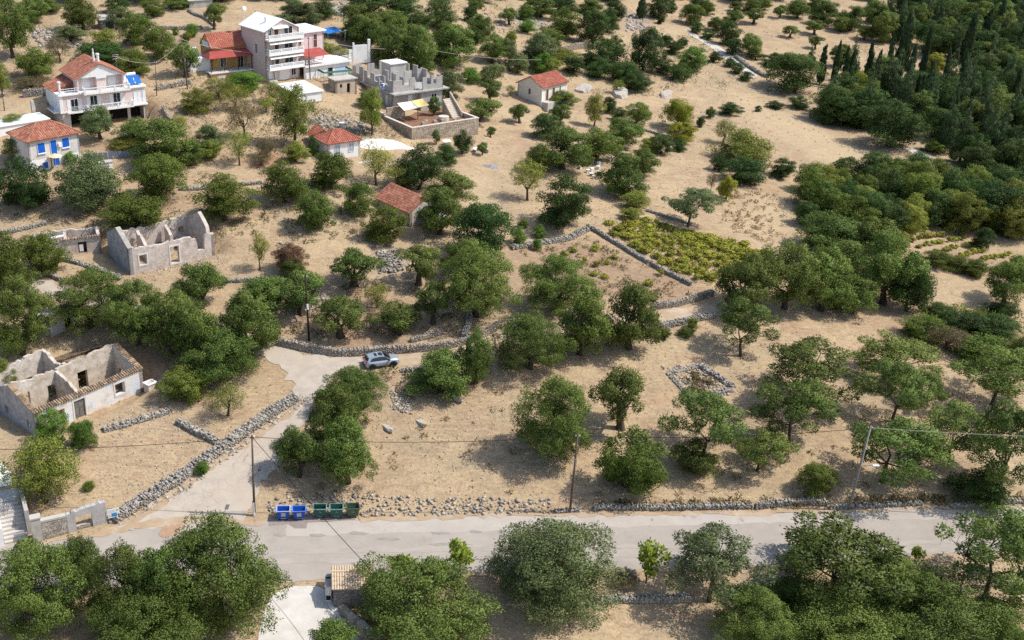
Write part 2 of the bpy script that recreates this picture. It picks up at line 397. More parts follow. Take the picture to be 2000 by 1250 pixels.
def ground_mat():
    m = bpy.data.materials.new('dry_ground'); m.use_nodes = True; t = m.node_tree; N = t.nodes; Lk = t.links; N.clear()
    o = N.new('ShaderNodeOutputMaterial'); b = N.new('ShaderNodeBsdfPrincipled'); Lk.new(b.outputs[0], o.inputs[0])
    b.inputs['Roughness'].default_value = .95; b.inputs['Specular IOR Level'].default_value = .1
    vec = N.new('ShaderNodeNewGeometry').outputs['Position']
    def noise(s, d=6.0, r=.65, dist=0.0):
        n = N.new('ShaderNodeTexNoise'); n.inputs['Scale'].default_value = s; n.inputs['Detail'].default_value = d
        n.inputs['Roughness'].default_value = r; n.inputs['Distortion'].default_value = dist; Lk.new(vec, n.inputs['Vector']); return n.outputs['Fac']
    def ramp(f, a, bb, lo=0, hi=1):
        r = N.new('ShaderNodeMapRange'); r.inputs[1].default_value = a; r.inputs[2].default_value = bb; r.inputs[3].default_value = lo; r.inputs[4].default_value = hi
        r.clamp = True; Lk.new(f, r.inputs[0]); return r.outputs[0]
    def mul(a, bb):
        x = N.new('ShaderNodeMath'); x.operation = 'MULTIPLY'
        for k_, v in enumerate((a, bb)):
            if isinstance(v, float): x.inputs[k_].default_value = v
            else: Lk.new(v, x.inputs[k_])
        return x.outputs[0]
    def mix(f, a, bb):
        x = N.new('ShaderNodeMix'); x.data_type = 'RGBA'; Lk.new(f, x.inputs[0])
        for k_, v in ((6, a), (7, bb)):
            if isinstance(v, tuple): x.inputs[k_].default_value = v + (1,)
            else: Lk.new(v, x.inputs[k_])
        return x.outputs[2]
    at = N.new('ShaderNodeAttribute'); at.attribute_name = 'soil'; sp = N.new('ShaderNodeSeparateColor'); Lk.new(at.outputs['Color'], sp.inputs[0])
    big = noise(.045, 5.0); midn = noise(.35, 7.0, .7); fine = noise(2.6, 6.0, .75); vf = noise(7.5, 4.0, .8)
    mp = N.new('ShaderNodeMapping'); mp.inputs['Scale'].default_value = (.35, 1.6, 1); mp.inputs['Rotation'].default_value = (0, 0, .5); Lk.new(vec, mp.inputs['Vector'])
    st = N.new('ShaderNodeTexNoise'); st.inputs['Scale'].default_value = 1.6; st.inputs['Detail'].default_value = 7; st.inputs['Roughness'].default_value = .75; Lk.new(mp.outputs[0], st.inputs['Vector'])
    col = mix(ramp(big, .38, .62), (.45, .335, .198), (.38, .272, .16))
    col = mix(mul(ramp(midn, .44, .62), .85), col, (.50, .378, .222))
    col = mix(mul(ramp(noise(.09, 7.0, .72, 1.4), .47, .6), .8), col, (.315, .215, .138))
    col = mix(mul(ramp(noise(.42, 7.0, .78, 1.0), .5, .62), .75), col, (.275, .188, .12))
    col = mix(mul(ramp(noise(.06, 6.0, .7, .8), .5, .64), .6), col, (.315, .262, .17))
    col = mix(mul(ramp(st.outputs['Fac'], .46, .64), .7), col, (.54, .415, .25))
    col = mix(mul(ramp(fine, .48, .64), .7), col, (.265, .182, .115))
    col = mix(mul(ramp(vf, .52, .66), .7), col, (.20, .135, .085))
    col = mix(mul(ramp(noise(5.0, 4.0, .75), .56, .66), .6), col, (.60, .48, .31))
    col = mix(mul(ramp(noise(11.0, 3.0, .7), .6, .68), .7), col, (.66, .57, .45))
    col = mix(mul(ramp(noise(.23, 5.0, .65, .6), .58, .7), .55), col, (.36, .20, .125))
    col = mix(mul(at.outputs['Alpha'], ramp(fine, .35, .6, .3, 1.0)), col, (.33, .155, .09))
    # field by field
    edge = ramp(noise(.8, 6.0, .7), .3, .7, .4, 1.2)
    col = mix(mul(sp.outputs[0], mul(edge, .8)), col, mix(ramp(fine, .4, .7), (.515, .40, .25), (.425, .318, .195)))
    col = mix(mul(sp.outputs[1], mul(edge, .75)), col, mix(ramp(fine, .4, .65), (.31, .205, .135), (.22, .15, .10)))
    vor = N.new('ShaderNodeTexVoronoi'); vor.inputs['Scale'].default_value = 2.2; Lk.new(vec, vor.inputs['Vector'])
    col = mix(mul(sp.outputs[2], mul(edge, .8)), col, mix(ramp(vor.outputs['Distance'], .1, .6), (.42, .40, .37), (.22, .20, .18)))
    Lk.new(col, b.inputs['Base Color'])
    bp = N.new('ShaderNodeBump'); bp.inputs['Strength'].default_value = .55; bp.inputs['Distance'].default_value = .18
    Lk.new(fine, bp.inputs['Height']); Lk.new(bp.outputs[0], b.inputs['Normal'])
    return m
me.materials.append(ground_mat())
ground = link('ground', me); tag(ground, 'dry straw-coloured grass hillside sloping down to the road', kind='structure')

def sheet(name, poly, off, m, label, step=1.0, thick=None):
    """sheet draped on the ground inside a world polygon"""
    bm = bmesh.new(); vs_ = [bm.verts.new((x, y, 0)) for x, y in poly]; bm.faces.new(vs_)
    xs = [p[0] for p in poly]; ys = [p[1] for p in poly]
    g = list(bm.verts) + list(bm.edges) + list(bm.faces)
    x = math.ceil(min(xs)) + .0
    while x < max(xs):
        bmesh.ops.bisect_plane(bm, geom=list(bm.verts) + list(bm.edges) + list(bm.faces), plane_co=(x, 0, 0), plane_no=(1, 0, 0)); x += step
    y = math.ceil(min(ys)) + .0
    while y < max(ys):
        bmesh.ops.bisect_plane(bm, geom=list(bm.verts) + list(bm.edges) + list(bm.faces), plane_co=(0, y, 0), plane_no=(0, 1, 0)); y += step
    bmesh.ops.triangulate(bm, faces=list(bm.faces))
    for v in bm.verts: v.co.z = hz(v.co.x, v.co.y) + off
    bm.normal_update()
    if sum(f.normal.z for f in bm.faces) < 0: bmesh.ops.reverse_faces(bm, faces=list(bm.faces))
    me = bpy.data.meshes.new(name); bm.to_mesh(me); bm.free(); me.materials.append(m)
    me.polygons.foreach_set('use_smooth', [True] * len(me.polygons))
    return tag(link(name, me), label, kind='structure')

def densify(P, n=6):
    """smooth the outline with Chaikin corners"""
    for _ in range(2):
        Q = []
        for i in range(len(P)):
            a, b = P[i], P[(i + 1) % len(P)]
            Q += [(a[0] * .75 + b[0] * .25, a[1] * .75 + b[1] * .25), (a[0] * .25 + b[0] * .75, a[1] * .25 + b[1] * .75)]
        P = Q
    return P
def ragged(P, a=.25, seed=1):
    r = random.Random(seed); Q = []
    for i in range(len(P)):
        p, q = Vector(P[i]), Vector(P[(i + 1) % len(P)]); n = max(1, int((q - p).length / .8))
        for k_ in range(n):
            c = p.lerp(q, k_ / n); Q.append((c.x + r.uniform(-a, a), c.y + r.uniform(-a, a)))
    return Q
def road_mat(name, c1, c2, c3, crack=.0, s=.5):
    m = mat(name, c1, c2, s, rough=.9, spec=.15, c3=c3, s3=.12, bump=.15)
    t = m.node_tree; N = t.nodes; Lk = t.links; b = [x for x in N if x.type == 'BSDF_PRINCIPLED'][0]
    src = b.inputs['Base Color'].links[0].from_socket
    vec = [x for x in N if x.type == 'NEW_GEOMETRY'][0].outputs['Position']
    n = N.new('ShaderNodeTexNoise'); n.inputs['Scale'].default_value = .7; n.inputs['Detail'].default_value = 5; Lk.new(vec, n.inputs['Vector'])
    ad = N.new('ShaderNodeMix'); ad.data_type = 'VECTOR'; ad.inputs[0].default_value = .35; Lk.new(vec, ad.inputs[4]); Lk.new(n.outputs['Color'], ad.inputs[5])
    v = N.new('ShaderNodeTexVoronoi'); v.feature = 'DISTANCE_TO_EDGE'; v.inputs['Scale'].default_value = 1.15; Lk.new(ad.outputs[1], v.inputs['Vector'])
    r = N.new('ShaderNodeMapRange'); r.inputs[1].default_value = .0; r.inputs[2].default_value = .022; r.inputs[3].default_value = crack; r.inputs[4].default_value = 0; Lk.new(v.outputs['Distance'], r.inputs[0])
    n2 = N.new('ShaderNodeTexNoise'); n2.inputs['Scale'].default_value = .16; Lk.new(vec, n2.inputs['Vector'])
    r2 = N.new('ShaderNodeMapRange'); r2.inputs[1].default_value = .45; r2.inputs[2].default_value = .6; Lk.new(n2.outputs['Fac'], r2.inputs[0])
    mu = N.new('ShaderNodeMath'); mu.operation = 'MULTIPLY'; Lk.new(r.outputs[0], mu.inputs[0]); Lk.new(r2.outputs[0], mu.inputs[1])
    x = N.new('ShaderNodeMix'); x.data_type = 'RGBA'; Lk.new(mu.outputs[0], x.inputs[0]); Lk.new(src, x.inputs[6]); x.inputs[7].default_value = (.16, .14, .12, 1)
    Lk.new(x.outputs[2], b.inputs['Base Color'])
    return m
M_road = road_mat('worn_asphalt', (.385, .342, .292), (.335, .296, .254), (.42, .37, .315), .22, .35)
M_lane = road_mat('old_concrete', (.475, .415, .34), (.40, .34, .275), (.45, .37, .285), .55, .8)
sheet('road', ragged(road_w, .3, 3), .035, M_road, 'pale worn asphalt road running across the foreground')
sheet('lane', ragged(lane_w, .5, 4), .05, M_lane, 'cracked concrete lane climbing from the road junction')
sheet('track', ragged(track_w, .4, 5), .03, mat('track_dirt', (.46, .355, .24), (.37, .275, .18), 1.2, c3=(.52, .43, .32), bump=.3), 'dirt track leading right past the parked car')
sheet('forecourt', densify(fore_w), .03, mat('white_concrete', (.58, .55, .50), (.50, .465, .41), .8, c3=(.62, .585, .53), bump=.1), 'bright white concrete forecourt beside the bus shelter')
# lighter shoulder and patches on the road
def road_patch(name, pts, off, m, label, rg=.1, seed=2): return sheet(name, ragged(GP(pts), rg, seed), off, m, label)
road_patch('road_shoulder', [(560,1022),(700,1017),(900,1010),(1100,1007),(1400,1004),(1700,999),(2000,992),(2300,984),(2300,1000),(2000,1010),(1700,1018),(1400,1024),(1100,1034),(900,1040),(700,1044),(560,1048)], .042,
           road_mat('pale_shoulder', (.455, .41, .355), (.41, .367, .317), (.385, .34, .295), .2), 'paler concrete shoulder along the upper side of the road', .2)
road_patch('repair_patch', [(537,1068),(552,1067),(549,1100),(541,1116),(534,1116)], .044, mat('patch_asphalt', (.36, .335, .31), (.31, .285, .26), 2), 'darker narrow repair strip across the road', .05)
road_patch('dirt_stain', [(308,1050),(318,1028),(352,1018),(362,1028),(345,1045),(318,1052)], .06, mat('rusty_dirt', (.42, .27, .17), (.34, .22, .15), 1.5), 'rusty brown patch of bare earth at the junction', .2)
road_patch('bin_stand', [(524,1010),(690,1004),(694,1016),(600,1021),(598,1033),(575,1033),(563,1024),(525,1028)], .05, mat('dark_concrete', (.30, .255, .225), (.23, .19, .17), 2.5), 'dark concrete pad under the waste bins', .04)  # darker sheet under, left of and in front of the bins
road_patch('upper_lane', [(1335,58),(1352,62),(1400,88),(1440,118),(1480,148),(1470,154),(1430,124),(1390,94)], .03, mat('pale_lane', (.56, .52, .46), (.47, .43, .37), .8), 'narrow pale lane between hedges on the far slope', .1)
road_patch('wood_path', [(1768,290),(1785,288),(1815,305),(1850,325),(1838,332),(1800,312)], .03, MATS['pale_lane'], 'short pale path at the edge of the wood', .1)
road_patch('yard_apron', [(636,1162),(648,1150),(652,1180),(668,1202),(655,1200),(640,1182)], .06, mat('whitewash', (.78, .77, .74), (.70, .69, .66), 1.5), 'whitewashed kerb apron beside the bus shelter', .02)
road_patch('white_ramp', [(-60,902),(4,904),(26,930),(22,948),(-60,962)], .08, MATS['whitewash'], 'whitewashed ramp at the left edge above the stairs', .05)
M_stain = mat('dark_stain', (.27, .245, .215), (.33, .295, .255), 1.2)
for i_, (x_, y_, w_) in enumerate(((545,1046,26),(620,1046,30),(700,1042,44),(860,1042,40),(930,1040,30),(1010,1062,60),(880,1064,90),(1335,1008,10),(1160,1034,8),(1172,1034,9),(1450,1018,7),(1275,1016,7),(760,1054,50),(1180,1072,70),(1500,1066,80),(430,1030,24),(330,1060,30))):
    road_patch('road_stain', [(x_ - w_ / 2, y_ - 1.5), (x_ - w_ / 6, y_ - 3), (x_ + w_ / 3, y_ - 2), (x_ + w_ / 2, y_ + .5), (x_ + w_ / 5, y_ + 2.5), (x_ - w_ / 3, y_ + 2)], .05, M_stain, 'faint dark stain on the road surface', .12, 20 + i_)
for i_, yy in enumerate((0, 1)):
    up_ = [(300 + k_ * 100, (1078, 1098)[yy] - k_ * (1.55, 1.8)[yy]) for k_ in range(18)]
    road_patch('tyre_track', up_ + [(x_, y_ + 9) for x_, y_ in up_[::-1]], .046, mat('polished_asphalt', (.345, .305, .262), (.40, .355, .305), .5), 'slightly darker wheel track along the road', .25, 40 + i_)
# tufted verge soil spilling over the road edges
road_patch('dirt_verge', [(205,1034),(300,1016),(360,1010),(420,1010),(470,1016),(520,1019),(520,1026),(470,1024),(400,1019),(330,1026),(260,1036),(205,1046),(140,1054),(70,1066),(70,1060),(140,1047)], .062, mat('verge_dirt', (.43, .315, .205), (.36, .26, .165), 1.2, c3=(.47, .39, .30), bump=.3), 'strip of tan dirt along the junction', .3, 60)
road_patch('dirt_verge', [(700,1012),(900,1004),(1100,1001),(1400,998),(1700,992),(2050,984),(2050,991),(1700,999),(1400,1005),(1100,1009),(900,1012),(700,1019)], .062, MATS['verge_dirt'], 'strip of tan dirt along the upper road edge', .3, 61)
road_patch('dirt_verge', [(760,1122),(1000,1115),(1300,1108),(1500,1102),(1900,1082),(2050,1070),(2050,1080),(1900,1092),(1500,1112),(1300,1118),(1000,1125),(760,1134)], .062, MATS['verge_dirt'], 'strip of tan dirt along the lower road edge', .35, 62)
road_patch('dirt_verge', [(300,987),(420,897),(520,832),(587,780),(596,786),(535,838),(432,905),(312,993),(240,1026),(220,1030)], .066, MATS['verge_dirt'], 'strip of tan dirt along the lane wall', .35, 63)
# ================= building materials =================
M_white = mat('white_render', (.84, .83, .81), (.79, .78, .76), .8, c3=(.72, .70, .67), s3=.5)
M_pink = mat('pale_pink_render', (.74, .60, .55), (.68, .54, .50), .7, c3=(.76, .66, .62), s3=.5)
M_rose = mat('pink_render', (.72, .58, .58), (.66, .52, .52), .7)
M_beige = mat('beige_render', (.66, .54, .49), (.60, .49, .44), .7)
M_cream = mat('cream_render', (.74, .69, .60), (.68, .62, .53), .7)
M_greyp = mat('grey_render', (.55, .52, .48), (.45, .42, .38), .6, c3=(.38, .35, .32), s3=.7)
M_ochre = mat('ochre_render', (.56, .36, .12), (.48, .30, .10), .7)
M_conc = mat('bare_concrete', (.47, .45, .42), (.39, .37, .345), .9, c3=(.32, .30, .28), s3=.6, bump=.15)
M_conc2 = mat('light_concrete', (.52, .49, .45), (.44, .41, .37), .8, c3=(.36, .33, .30), s3=.6)
M_tile = mat('terracotta_tile', (.40, .165, .105), (.32, .125, .08), 1.4, rough=.85, c3=(.46, .235, .16), s3=.8, island=.35)
M_tile2 = mat('red_tile', (.42, .145, .095), (.36, .115, .075), 1.4, rough=.8, c3=(.45, .20, .14), s3=.8, island=.28)
M_oldtile = mat('old_tile', (.40, .285, .175), (.26, .18, .115), 3, rough=.9, c3=(.17, .125, .09), s3=1.6, island=.5)
M_tan = mat('tan_tile', (.64, .50, .345), (.53, .40, .27), 2.5, rough=.8, island=.25)
M_redsheet = mat('red_sheet', (.38, .085, .07), (.33, .07, .058), .8, rough=.55)
M_glass = mat('window_glass', (.03, .035, .04), (.02, .022, .025), 2, rough=.08, spec=.6)
M_dark = mat('dark_opening_shade', (.03, .027, .024), (.02, .018, .016), 2)  # near-black colour that stands in for shade inside openings
M_wood = mat('brown_wood', (.16, .075, .04), (.11, .05, .03), 4)
M_oldwood = mat('grey_wood', (.16, .15, .14), (.09, .085, .08), 5, c3=(.22, .21, .20), s3=2)
M_blue = mat('blue_paint', (.012, .13, .58), (.01, .10, .48), 2, rough=.5)
M_metal = mat('galvanised_metal', (.45, .45, .45), (.36, .36, .36), 3, rough=.45, metal=.6)
M_dmetal = mat('dark_metal', (.06, .06, .06), (.04, .04, .04), 3, rough=.5)
M_panel = mat('solar_panel_blue', (.02, .16, .48), (.015, .12, .40), 1, rough=.15, spec=.6)
M_stonew = mat('masonry_stone', (.50, .42, .33), (.40, .33, .25), 2.2, c3=(.33, .27, .21), s3=1.2, bump=.4, island=.25)
M_ruin = mat('ruin_plaster', (.62, .545, .465), (.43, .365, .305), 1.3, c3=(.68, .63, .56), s3=1.1, bump=.7)
M_ruinb = mat('ruin_blue_plaster', (.60, .645, .70), (.68, .635, .575), .6, c3=(.46, .335, .24), s3=.5, bump=.6, lo=.42, hi=.58)
M_grey = mat('limestone', (.40, .37, .325), (.29, .265, .23), 1.5, c3=(.47, .42, .35), s3=1.2, bump=.4, island=.38)
M_lime = mat('pale_limestone', (.46, .40, .33), (.36, .31, .25), 1.5, c3=(.34, .305, .265), s3=1.2, bump=.4, island=.4)
M_awn = mat('awning_cloth', (.80, .78, .74), (.72, .70, .66), 1)
M_paint = mat('white_paint', (.80, .80, .79), (.76, .76, .75), 2, rough=.5)
M_rubber = mat('rubber', (.022, .022, .022), (.016, .016, .016), 3)
M_soil = mat('garden_soil', (.27, .15, .09), (.20, .11, .07), 2, bump=.4)

def ring(mb, axis, a0, a1, z0, z1, off, w=.1, d=.06, sgn=-1):
    """frame around an opening on a face: axis 'x' = face at y=off, 'y' = face at x=off; sticks out by d to the side sgn"""
    for (p, q, r, s) in ((a0 - w, a1 + w, z1, z1 + w), (a0 - w, a1 + w, z0 - w, z0), (a0 - w, a0, z0, z1), (a1, a1 + w, z0, z1)):
        lo, hi = sorted((off - .02 * sgn * -1 * 0, off + d * sgn))
        if axis == 'x': mb.box(p, q, lo, hi, r, s)
        else: mb.box(lo, hi, p, q, r, s)
    return mb
def opening(root, axis, a0, a1, z0, z1, off, sgn=-1, name='window', frame=None, pane=None, shutters=None, mull=True, fw=.08):
    """window or door part with its pane (sub-part) and open shutters (sub-parts)"""
    f = ring(MB(), axis, a0, a1, z0, z1, off, fw, .07, sgn)
    if mull:
        m_ = (a0 + a1) / 2; lo, hi = sorted((off + .03 * sgn, off + .06 * sgn))
        f.box(m_ - .03, m_ + .03, lo, hi, z0, z1) if axis == 'x' else f.box(lo, hi, m_ - .03, m_ + .03, z0, z1)
    o = f.build(name, frame or M_paint, root)
    lo, hi = sorted((off - .05 * sgn * 0, off + .025 * sgn)); p = MB()
    p.box(a0, a1, lo, hi, z0, z1) if axis == 'x' else p.box(lo, hi, a0, a1, z0, z1)
    p.build('pane', pane or M_glass, o)
    if shutters:
        w = (a1 - a0) / 2; lo, hi = sorted((off + .01 * sgn, off + .05 * sgn))
        for q0, q1 in ((a0 - w - fw - .02, a0 - fw - .02), (a1 + fw + .02, a1 + w + fw + .02)):
            s = MB(); s.box(q0, q1, lo, hi, z0, z1) if axis == 'x' else s.box(lo, hi, q0, q1, z0, z1)
            s.build('shutter', shutters, o)
    return o
def balustrade(root, x0, x1, y0, y1, z, h=.95, step=.28, m=None, ends=True):
    """front rail with turned balusters at y0 and short returns back to y1"""
    mb = MB(); mb.box(x0, x1, y0, y0 + .16, z + h - .12, z + h); mb.box(x0, x1, y0 + .01, y0 + .15, z, z + .1)
    n = int((x1 - x0) / step)
    for i in range(n + 1):
        x = x0 + .08 + (x1 - x0 - .16) * i / n; q = y0 + .08
        mb.tube([(x, q, z + .1), (x, q, z + .3), (x, q, z + .6), (x, q, z + h - .12)], [.05, .09, .05, .06], 5, cap=False)
    if ends:
        for xx in (x0, x1 - .16):
            mb.box(xx, xx + .16, y0 + .16, y1, z + h - .12, z + h); mb.box(xx + .02, xx + .14, y0 + .16, y1, z, z + h * .3)
    for k in range(4):
        xx = x0 + (x1 - x0 - .26) * k / 3; mb.box(xx, xx + .26, y0 - .02, y0 + .2, z, z + h + .03)
    return mb.build('balustrade', m or M_paint, root)
def gable_roof(root, x0, x1, y0, y1, ze, zr, over=.35, axis='y', m=None, th=.12, tile=True, name='roof'):
    """gable roof; axis = ridge direction"""
    mb = MB(); over_g = over * .7
    if axis == 'y':
        xm = (x0 + x1) / 2; k = (zr - ze) / (xm - x0); e = ze - k * over; a, b = y0 - over_g, y1 + over_g
        S = [((x0 - over, b, e), (x0 - over, a, e), (xm, a, zr), (xm, b, zr)), ((x1 + over, a, e), (x1 + over, b, e), (xm, b, zr), (xm, a, zr))]
    else:
        ym = (y0 + y1) / 2; k = (zr - ze) / (ym - y0); e = ze - k * over; a, b = x0 - over_g, x1 + over_g
        S = [((a, y0 - over, e), (b, y0 - over, e), (b, ym, zr), (a, ym, zr)), ((b, y1 + over, e), (a, y1 + over, e), (a, ym, zr), (b, ym, zr))]
    for q in S:
        mb.slab([(x, y, z + .1) for x, y, z in q], th)
        if tile: tiles(mb, *[(x, y, z + .1) for x, y, z in q], pitch=.36, course=.42)
    return mb.build(name, m or M_tile, root)
def hip_roof(root, x0, x1, y0, y1, ze, zr, inset, over=.4, m=None, name='roof', ridge='x'):
    x0 -= over; x1 += over; y0 -= over; y1 += over; ym = (y0 + y1) / 2; xm = (x0 + x1) / 2
    if ridge == 'x': R1, R2 = (x0 + inset, ym, zr), (x1 - inset, ym, zr)
    else: R1, R2 = (xm, y0 + inset, zr), (xm, y1 - inset, zr)
    a, b, c, d = (x0, y0, ze), (x1, y0, ze), (x1, y1, ze), (x0, y1, ze); mb = MB()
    Q = [(a, b, R2, R1), (b, c, R2, R2), (c, d, R1, R2), (d, a, R1, R1)] if ridge == 'x' else [(a, b, R1, R1), (b, c, R2, R1), (c, d, R2, R2), (d, a, R1, R2)]
    for q in Q:
        pts = list(q) if q[2] != q[3] else list(q[:3])
        mb.slab(pts, .1); tiles(mb, *q, pitch=.36, course=.42)
    for p, q in ((a, R1), (b, R2 if ridge == 'x' else R1), (c, R2), (d, R1 if ridge == 'x' else R2), (R1, R2)):
        mb.tube([(p[0], p[1], p[2] + .06), (q[0], q[1], q[2] + .06)], .11, 5)
    return mb.build(name, m or M_tile, root)
def plain(root, name, m, *boxes, label=None):
    mb = MB()
    for b in boxes: mb.box(*b)
    return mb.build(name, m, root, label=label)
# ================= houses =================
def place(name, px, py, az, label, cat, dz=0.0):
    P = G(px, py); return empty(name, (P[0], P[1], P[2] + dz), az, label, cat)

# ---- pink house with the balconies ----
h = place('pink_house', 123, 252, 60, 'pale pink three storey house with white balconies and terracotta roofs', 'house')
D = 9.2
mb = MB(); wall(mb, (0, 0), (15.5, 0), .3, -1.5, 2.7, [(1.6, 4.2, -.7, 2.4), (4.8, 8.2, -.7, 2.4), (8.6, 12, -.7, 2.4), (12.5, 15, -.7, 2.4)]); wall(mb, (15.5, 0), (15.5, D), .3, -1.5, 2.7); wall(mb, (0, D), (0, 0), .3, -1.5, 2.7); wall(mb, (15.5, D), (0, D), .3, -1.5, 2.7)
mb.build('ground_floor_wall', M_greyp, h)
plain(h, 'loggia_shade_wall', M_dark, (.4, 15.1, 2.6, 2.8, -1.4, 2.65))  # the loggia's shade is put into this wall's near-black colour
plain(h, 'loggia_floor', M_conc2, (.35, 15.15, .32, 2.58, -1.3, -.72))
plain(h, 'floor_slab', M_white, (-.1, 15.6, -.1, D + .1, 2.7, 2.95))
plain(h, 'floor_slab', M_white, (-.25, 15.75, -.3, D + .2, 5.75, 6.0))
mb = MB(); wall(mb, (0, 0), (15.5, 0), .3, 2.95, 5.75); wall(mb, (15.5, 0), (15.5, D), .3, 2.95, 5.75); wall(mb, (15.5, D), (0, D), .3, 2.95, 5.75)
mb.build('upper_wall', M_pink, h); wall(MB(), (0, D), (0, 0), .3, 2.95, 5.75).build('side_wall', M_white, h)
plain(h, 'corner_pilaster', M_white, (-.06, .5, -.06, .3, 2.95, 5.75)); plain(h, 'corner_pilaster', M_white, (15.0, 15.56, -.06, .3, 2.95, 5.75))
for x0, x1, z0, z1, sh in ((1.9, 3.1, 2.98, 5.0, 1), (5.4, 6.6, 2.98, 5.2, 1), (9.6, 10.8, 2.98, 5.2, 1), (13.4, 14.8, 2.98, 5.1, 0)):
    opening(h, 'x', x0, x1, z0, z1, 0, -1, 'balcony_door', shutters=M_white if sh else None, pane=M_glass if sh else M_paint)
for y0 in (2.0, 4.4, 6.6): opening(h, 'y', y0, y0 + .9, 3.9, 5.2, 0, -1, shutters=None, pane=M_paint)
plain(h, 'balcony', M_white, (4.3, 12.8, -1.5, -.1, 2.72, 2.93)); balustrade(h, 4.3, 12.8, -1.5, -.1, 2.93)
plain(h, 'balcony', M_white, (4.0, 12.4, -1.5, -.3, 5.77, 5.98)); balustrade(h, 4.0, 12.4, -1.5, -.3, 5.98)
for a, b in ((1.0, 4.2), (12.9, 15.6)):
    plain(h, 'balcony', M_white, (a, b, -1.0, -.1, 2.72, 2.93)); MB().rail(a + .05, b - .05, -.95, -.95, 2.93, .95, 12, .025, 3).build('iron_railing', M_metal, h)
plain(h, 'balcony', M_white, (-1.1, -.1, .6, 5.2, 2.72, 2.93)); MB().rail(-1.05, -1.05, .65, 5.15, 2.93, .95, 14, .025, 3).build('iron_railing', M_dmetal, h)
# attic with the gable over the middle
mb = MB(); wall(mb, (3.4, .2), (3.4, D), -.25, 6.0, 8.5); wall(mb, (11.9, .2), (11.9, D), .25, 6.0, 8.5)
wall(mb, (3.4, 1.5), (11.9, 1.5), .25, 6.0, [(0, 8.5), (4.25, 10.6), (8.5, 8.5)]); wall(mb, (11.9, D), (3.4, D), -.25, 6.0, [(0, 8.5), (4.25, 10.6), (8.5, 8.5)])
mb.build('attic_wall', M_pink, h)
plain(h, 'chimney_breast', M_pink, (6.9, 8.6, .25, 1.5, 6.0, 10.1))
wall(MB(), (3.2, .05), (12.1, .05), .16, 8.1, [(0, 8.5), (4.45, 10.65), (8.9, 8.5)], [(.35, 3.6, 8.0, 8.45), (5.5, 8.55, 8.0, 8.45)]).build('gable_beam', M_white, h).hide_render = False
for x0 in (4.6, 9.4): opening(h, 'x', x0, x0 + 1.3, 6.05, 8.1, 1.5, -1, 'balcony_door', pane=M_paint)
gable_roof(h, 3.4, 11.9, .1, D, 8.5, 10.65, .45)
mb = MB(); mb.tube([(7.4, 2.4, 9.5), (7.4, 2.4, 12.2)], .2, 8); mb.tube([(7.4, 2.4, 12.2), (7.4, 2.4, 12.9)], .12, 8); mb.build('chimney', M_white, h)
mb = MB(); mb.tube([(8.3, 2.9, 9.5), (8.3, 2.9, 11.6)], .26, 8); mb.tube([(8.3, 2.9, 11.6), (8.3, 2.9, 11.9)], .33, 8); mb.build('chimney', M_white, h)
mb = MB(); mb.tube([(.2, .2, 6.0), (.2, .2, 8.0)], .22, 8); mb.tube([(.2, .2, 8.0), (.2, .2, 8.25)], .32, 8); mb.build('chimney', M_white, h)
mb = MB(); A = [(-.4, D + .3, 6.05), (-.4, 2.6, 6.05), (3.4, 2.6, 7.6), (3.4, D + .3, 7.6)]; mb.slab(A, .1); tiles(mb, *A, pitch=.36); mb.slab([(-.4, 2.6, 6.05), (3.4, 2.6, 6.0), (3.4, 2.6, 7.6)], .05); mb.build('side_roof', M_tile, h)
MB().rail(.3, 3.3, .0, .0, 6.0, .9, 6, .04, 2).build('terrace_railing', M_paint, h)
for x in (13.0, 14.2):
    MB().slab([(x, .6, 6.3), (x + 1.05, .6, 6.3), (x + 1.05, 2.4, 7.5), (x, 2.4, 7.5)], .08).build('solar_panel', M_panel, h)
MB().tube([(12.9, 2.9, 7.6), (14.9, 2.9, 7.6)], .32, 10).build('water_tank', M_paint, h); plain(h, 'tank_leg', M_metal, (13.1, 13.2, 2.8, 2.9, 6.0, 7.4)); plain(h, 'tank_leg', M_metal, (14.6, 14.7, 2.8, 2.9, 6.0, 7.4))
mb = MB(); mb.tube([(11.6, 3, 8.4), (11.6, 3, 11.4)], .03, 4)
for z in (10.6, 11.0, 11.3): mb.tube([(11.0, 3, z), (12.2, 3, z)], .02, 4)
mb.build('antenna', M_metal, h)
plain(h, 'yard_wall', M_white, (1.0, 16.5, -3.7, -3.5, -3.6, -.85)); plain(h, 'yard_terrace', M_conc2, (.9, 16.6, -3.48, -.01, -3.0, -.95))
MB().rail(1.2, 16.4, -3.6, -3.6, -.85, .8, 10, .03, 2).build('iron_railing', M_metal, h)

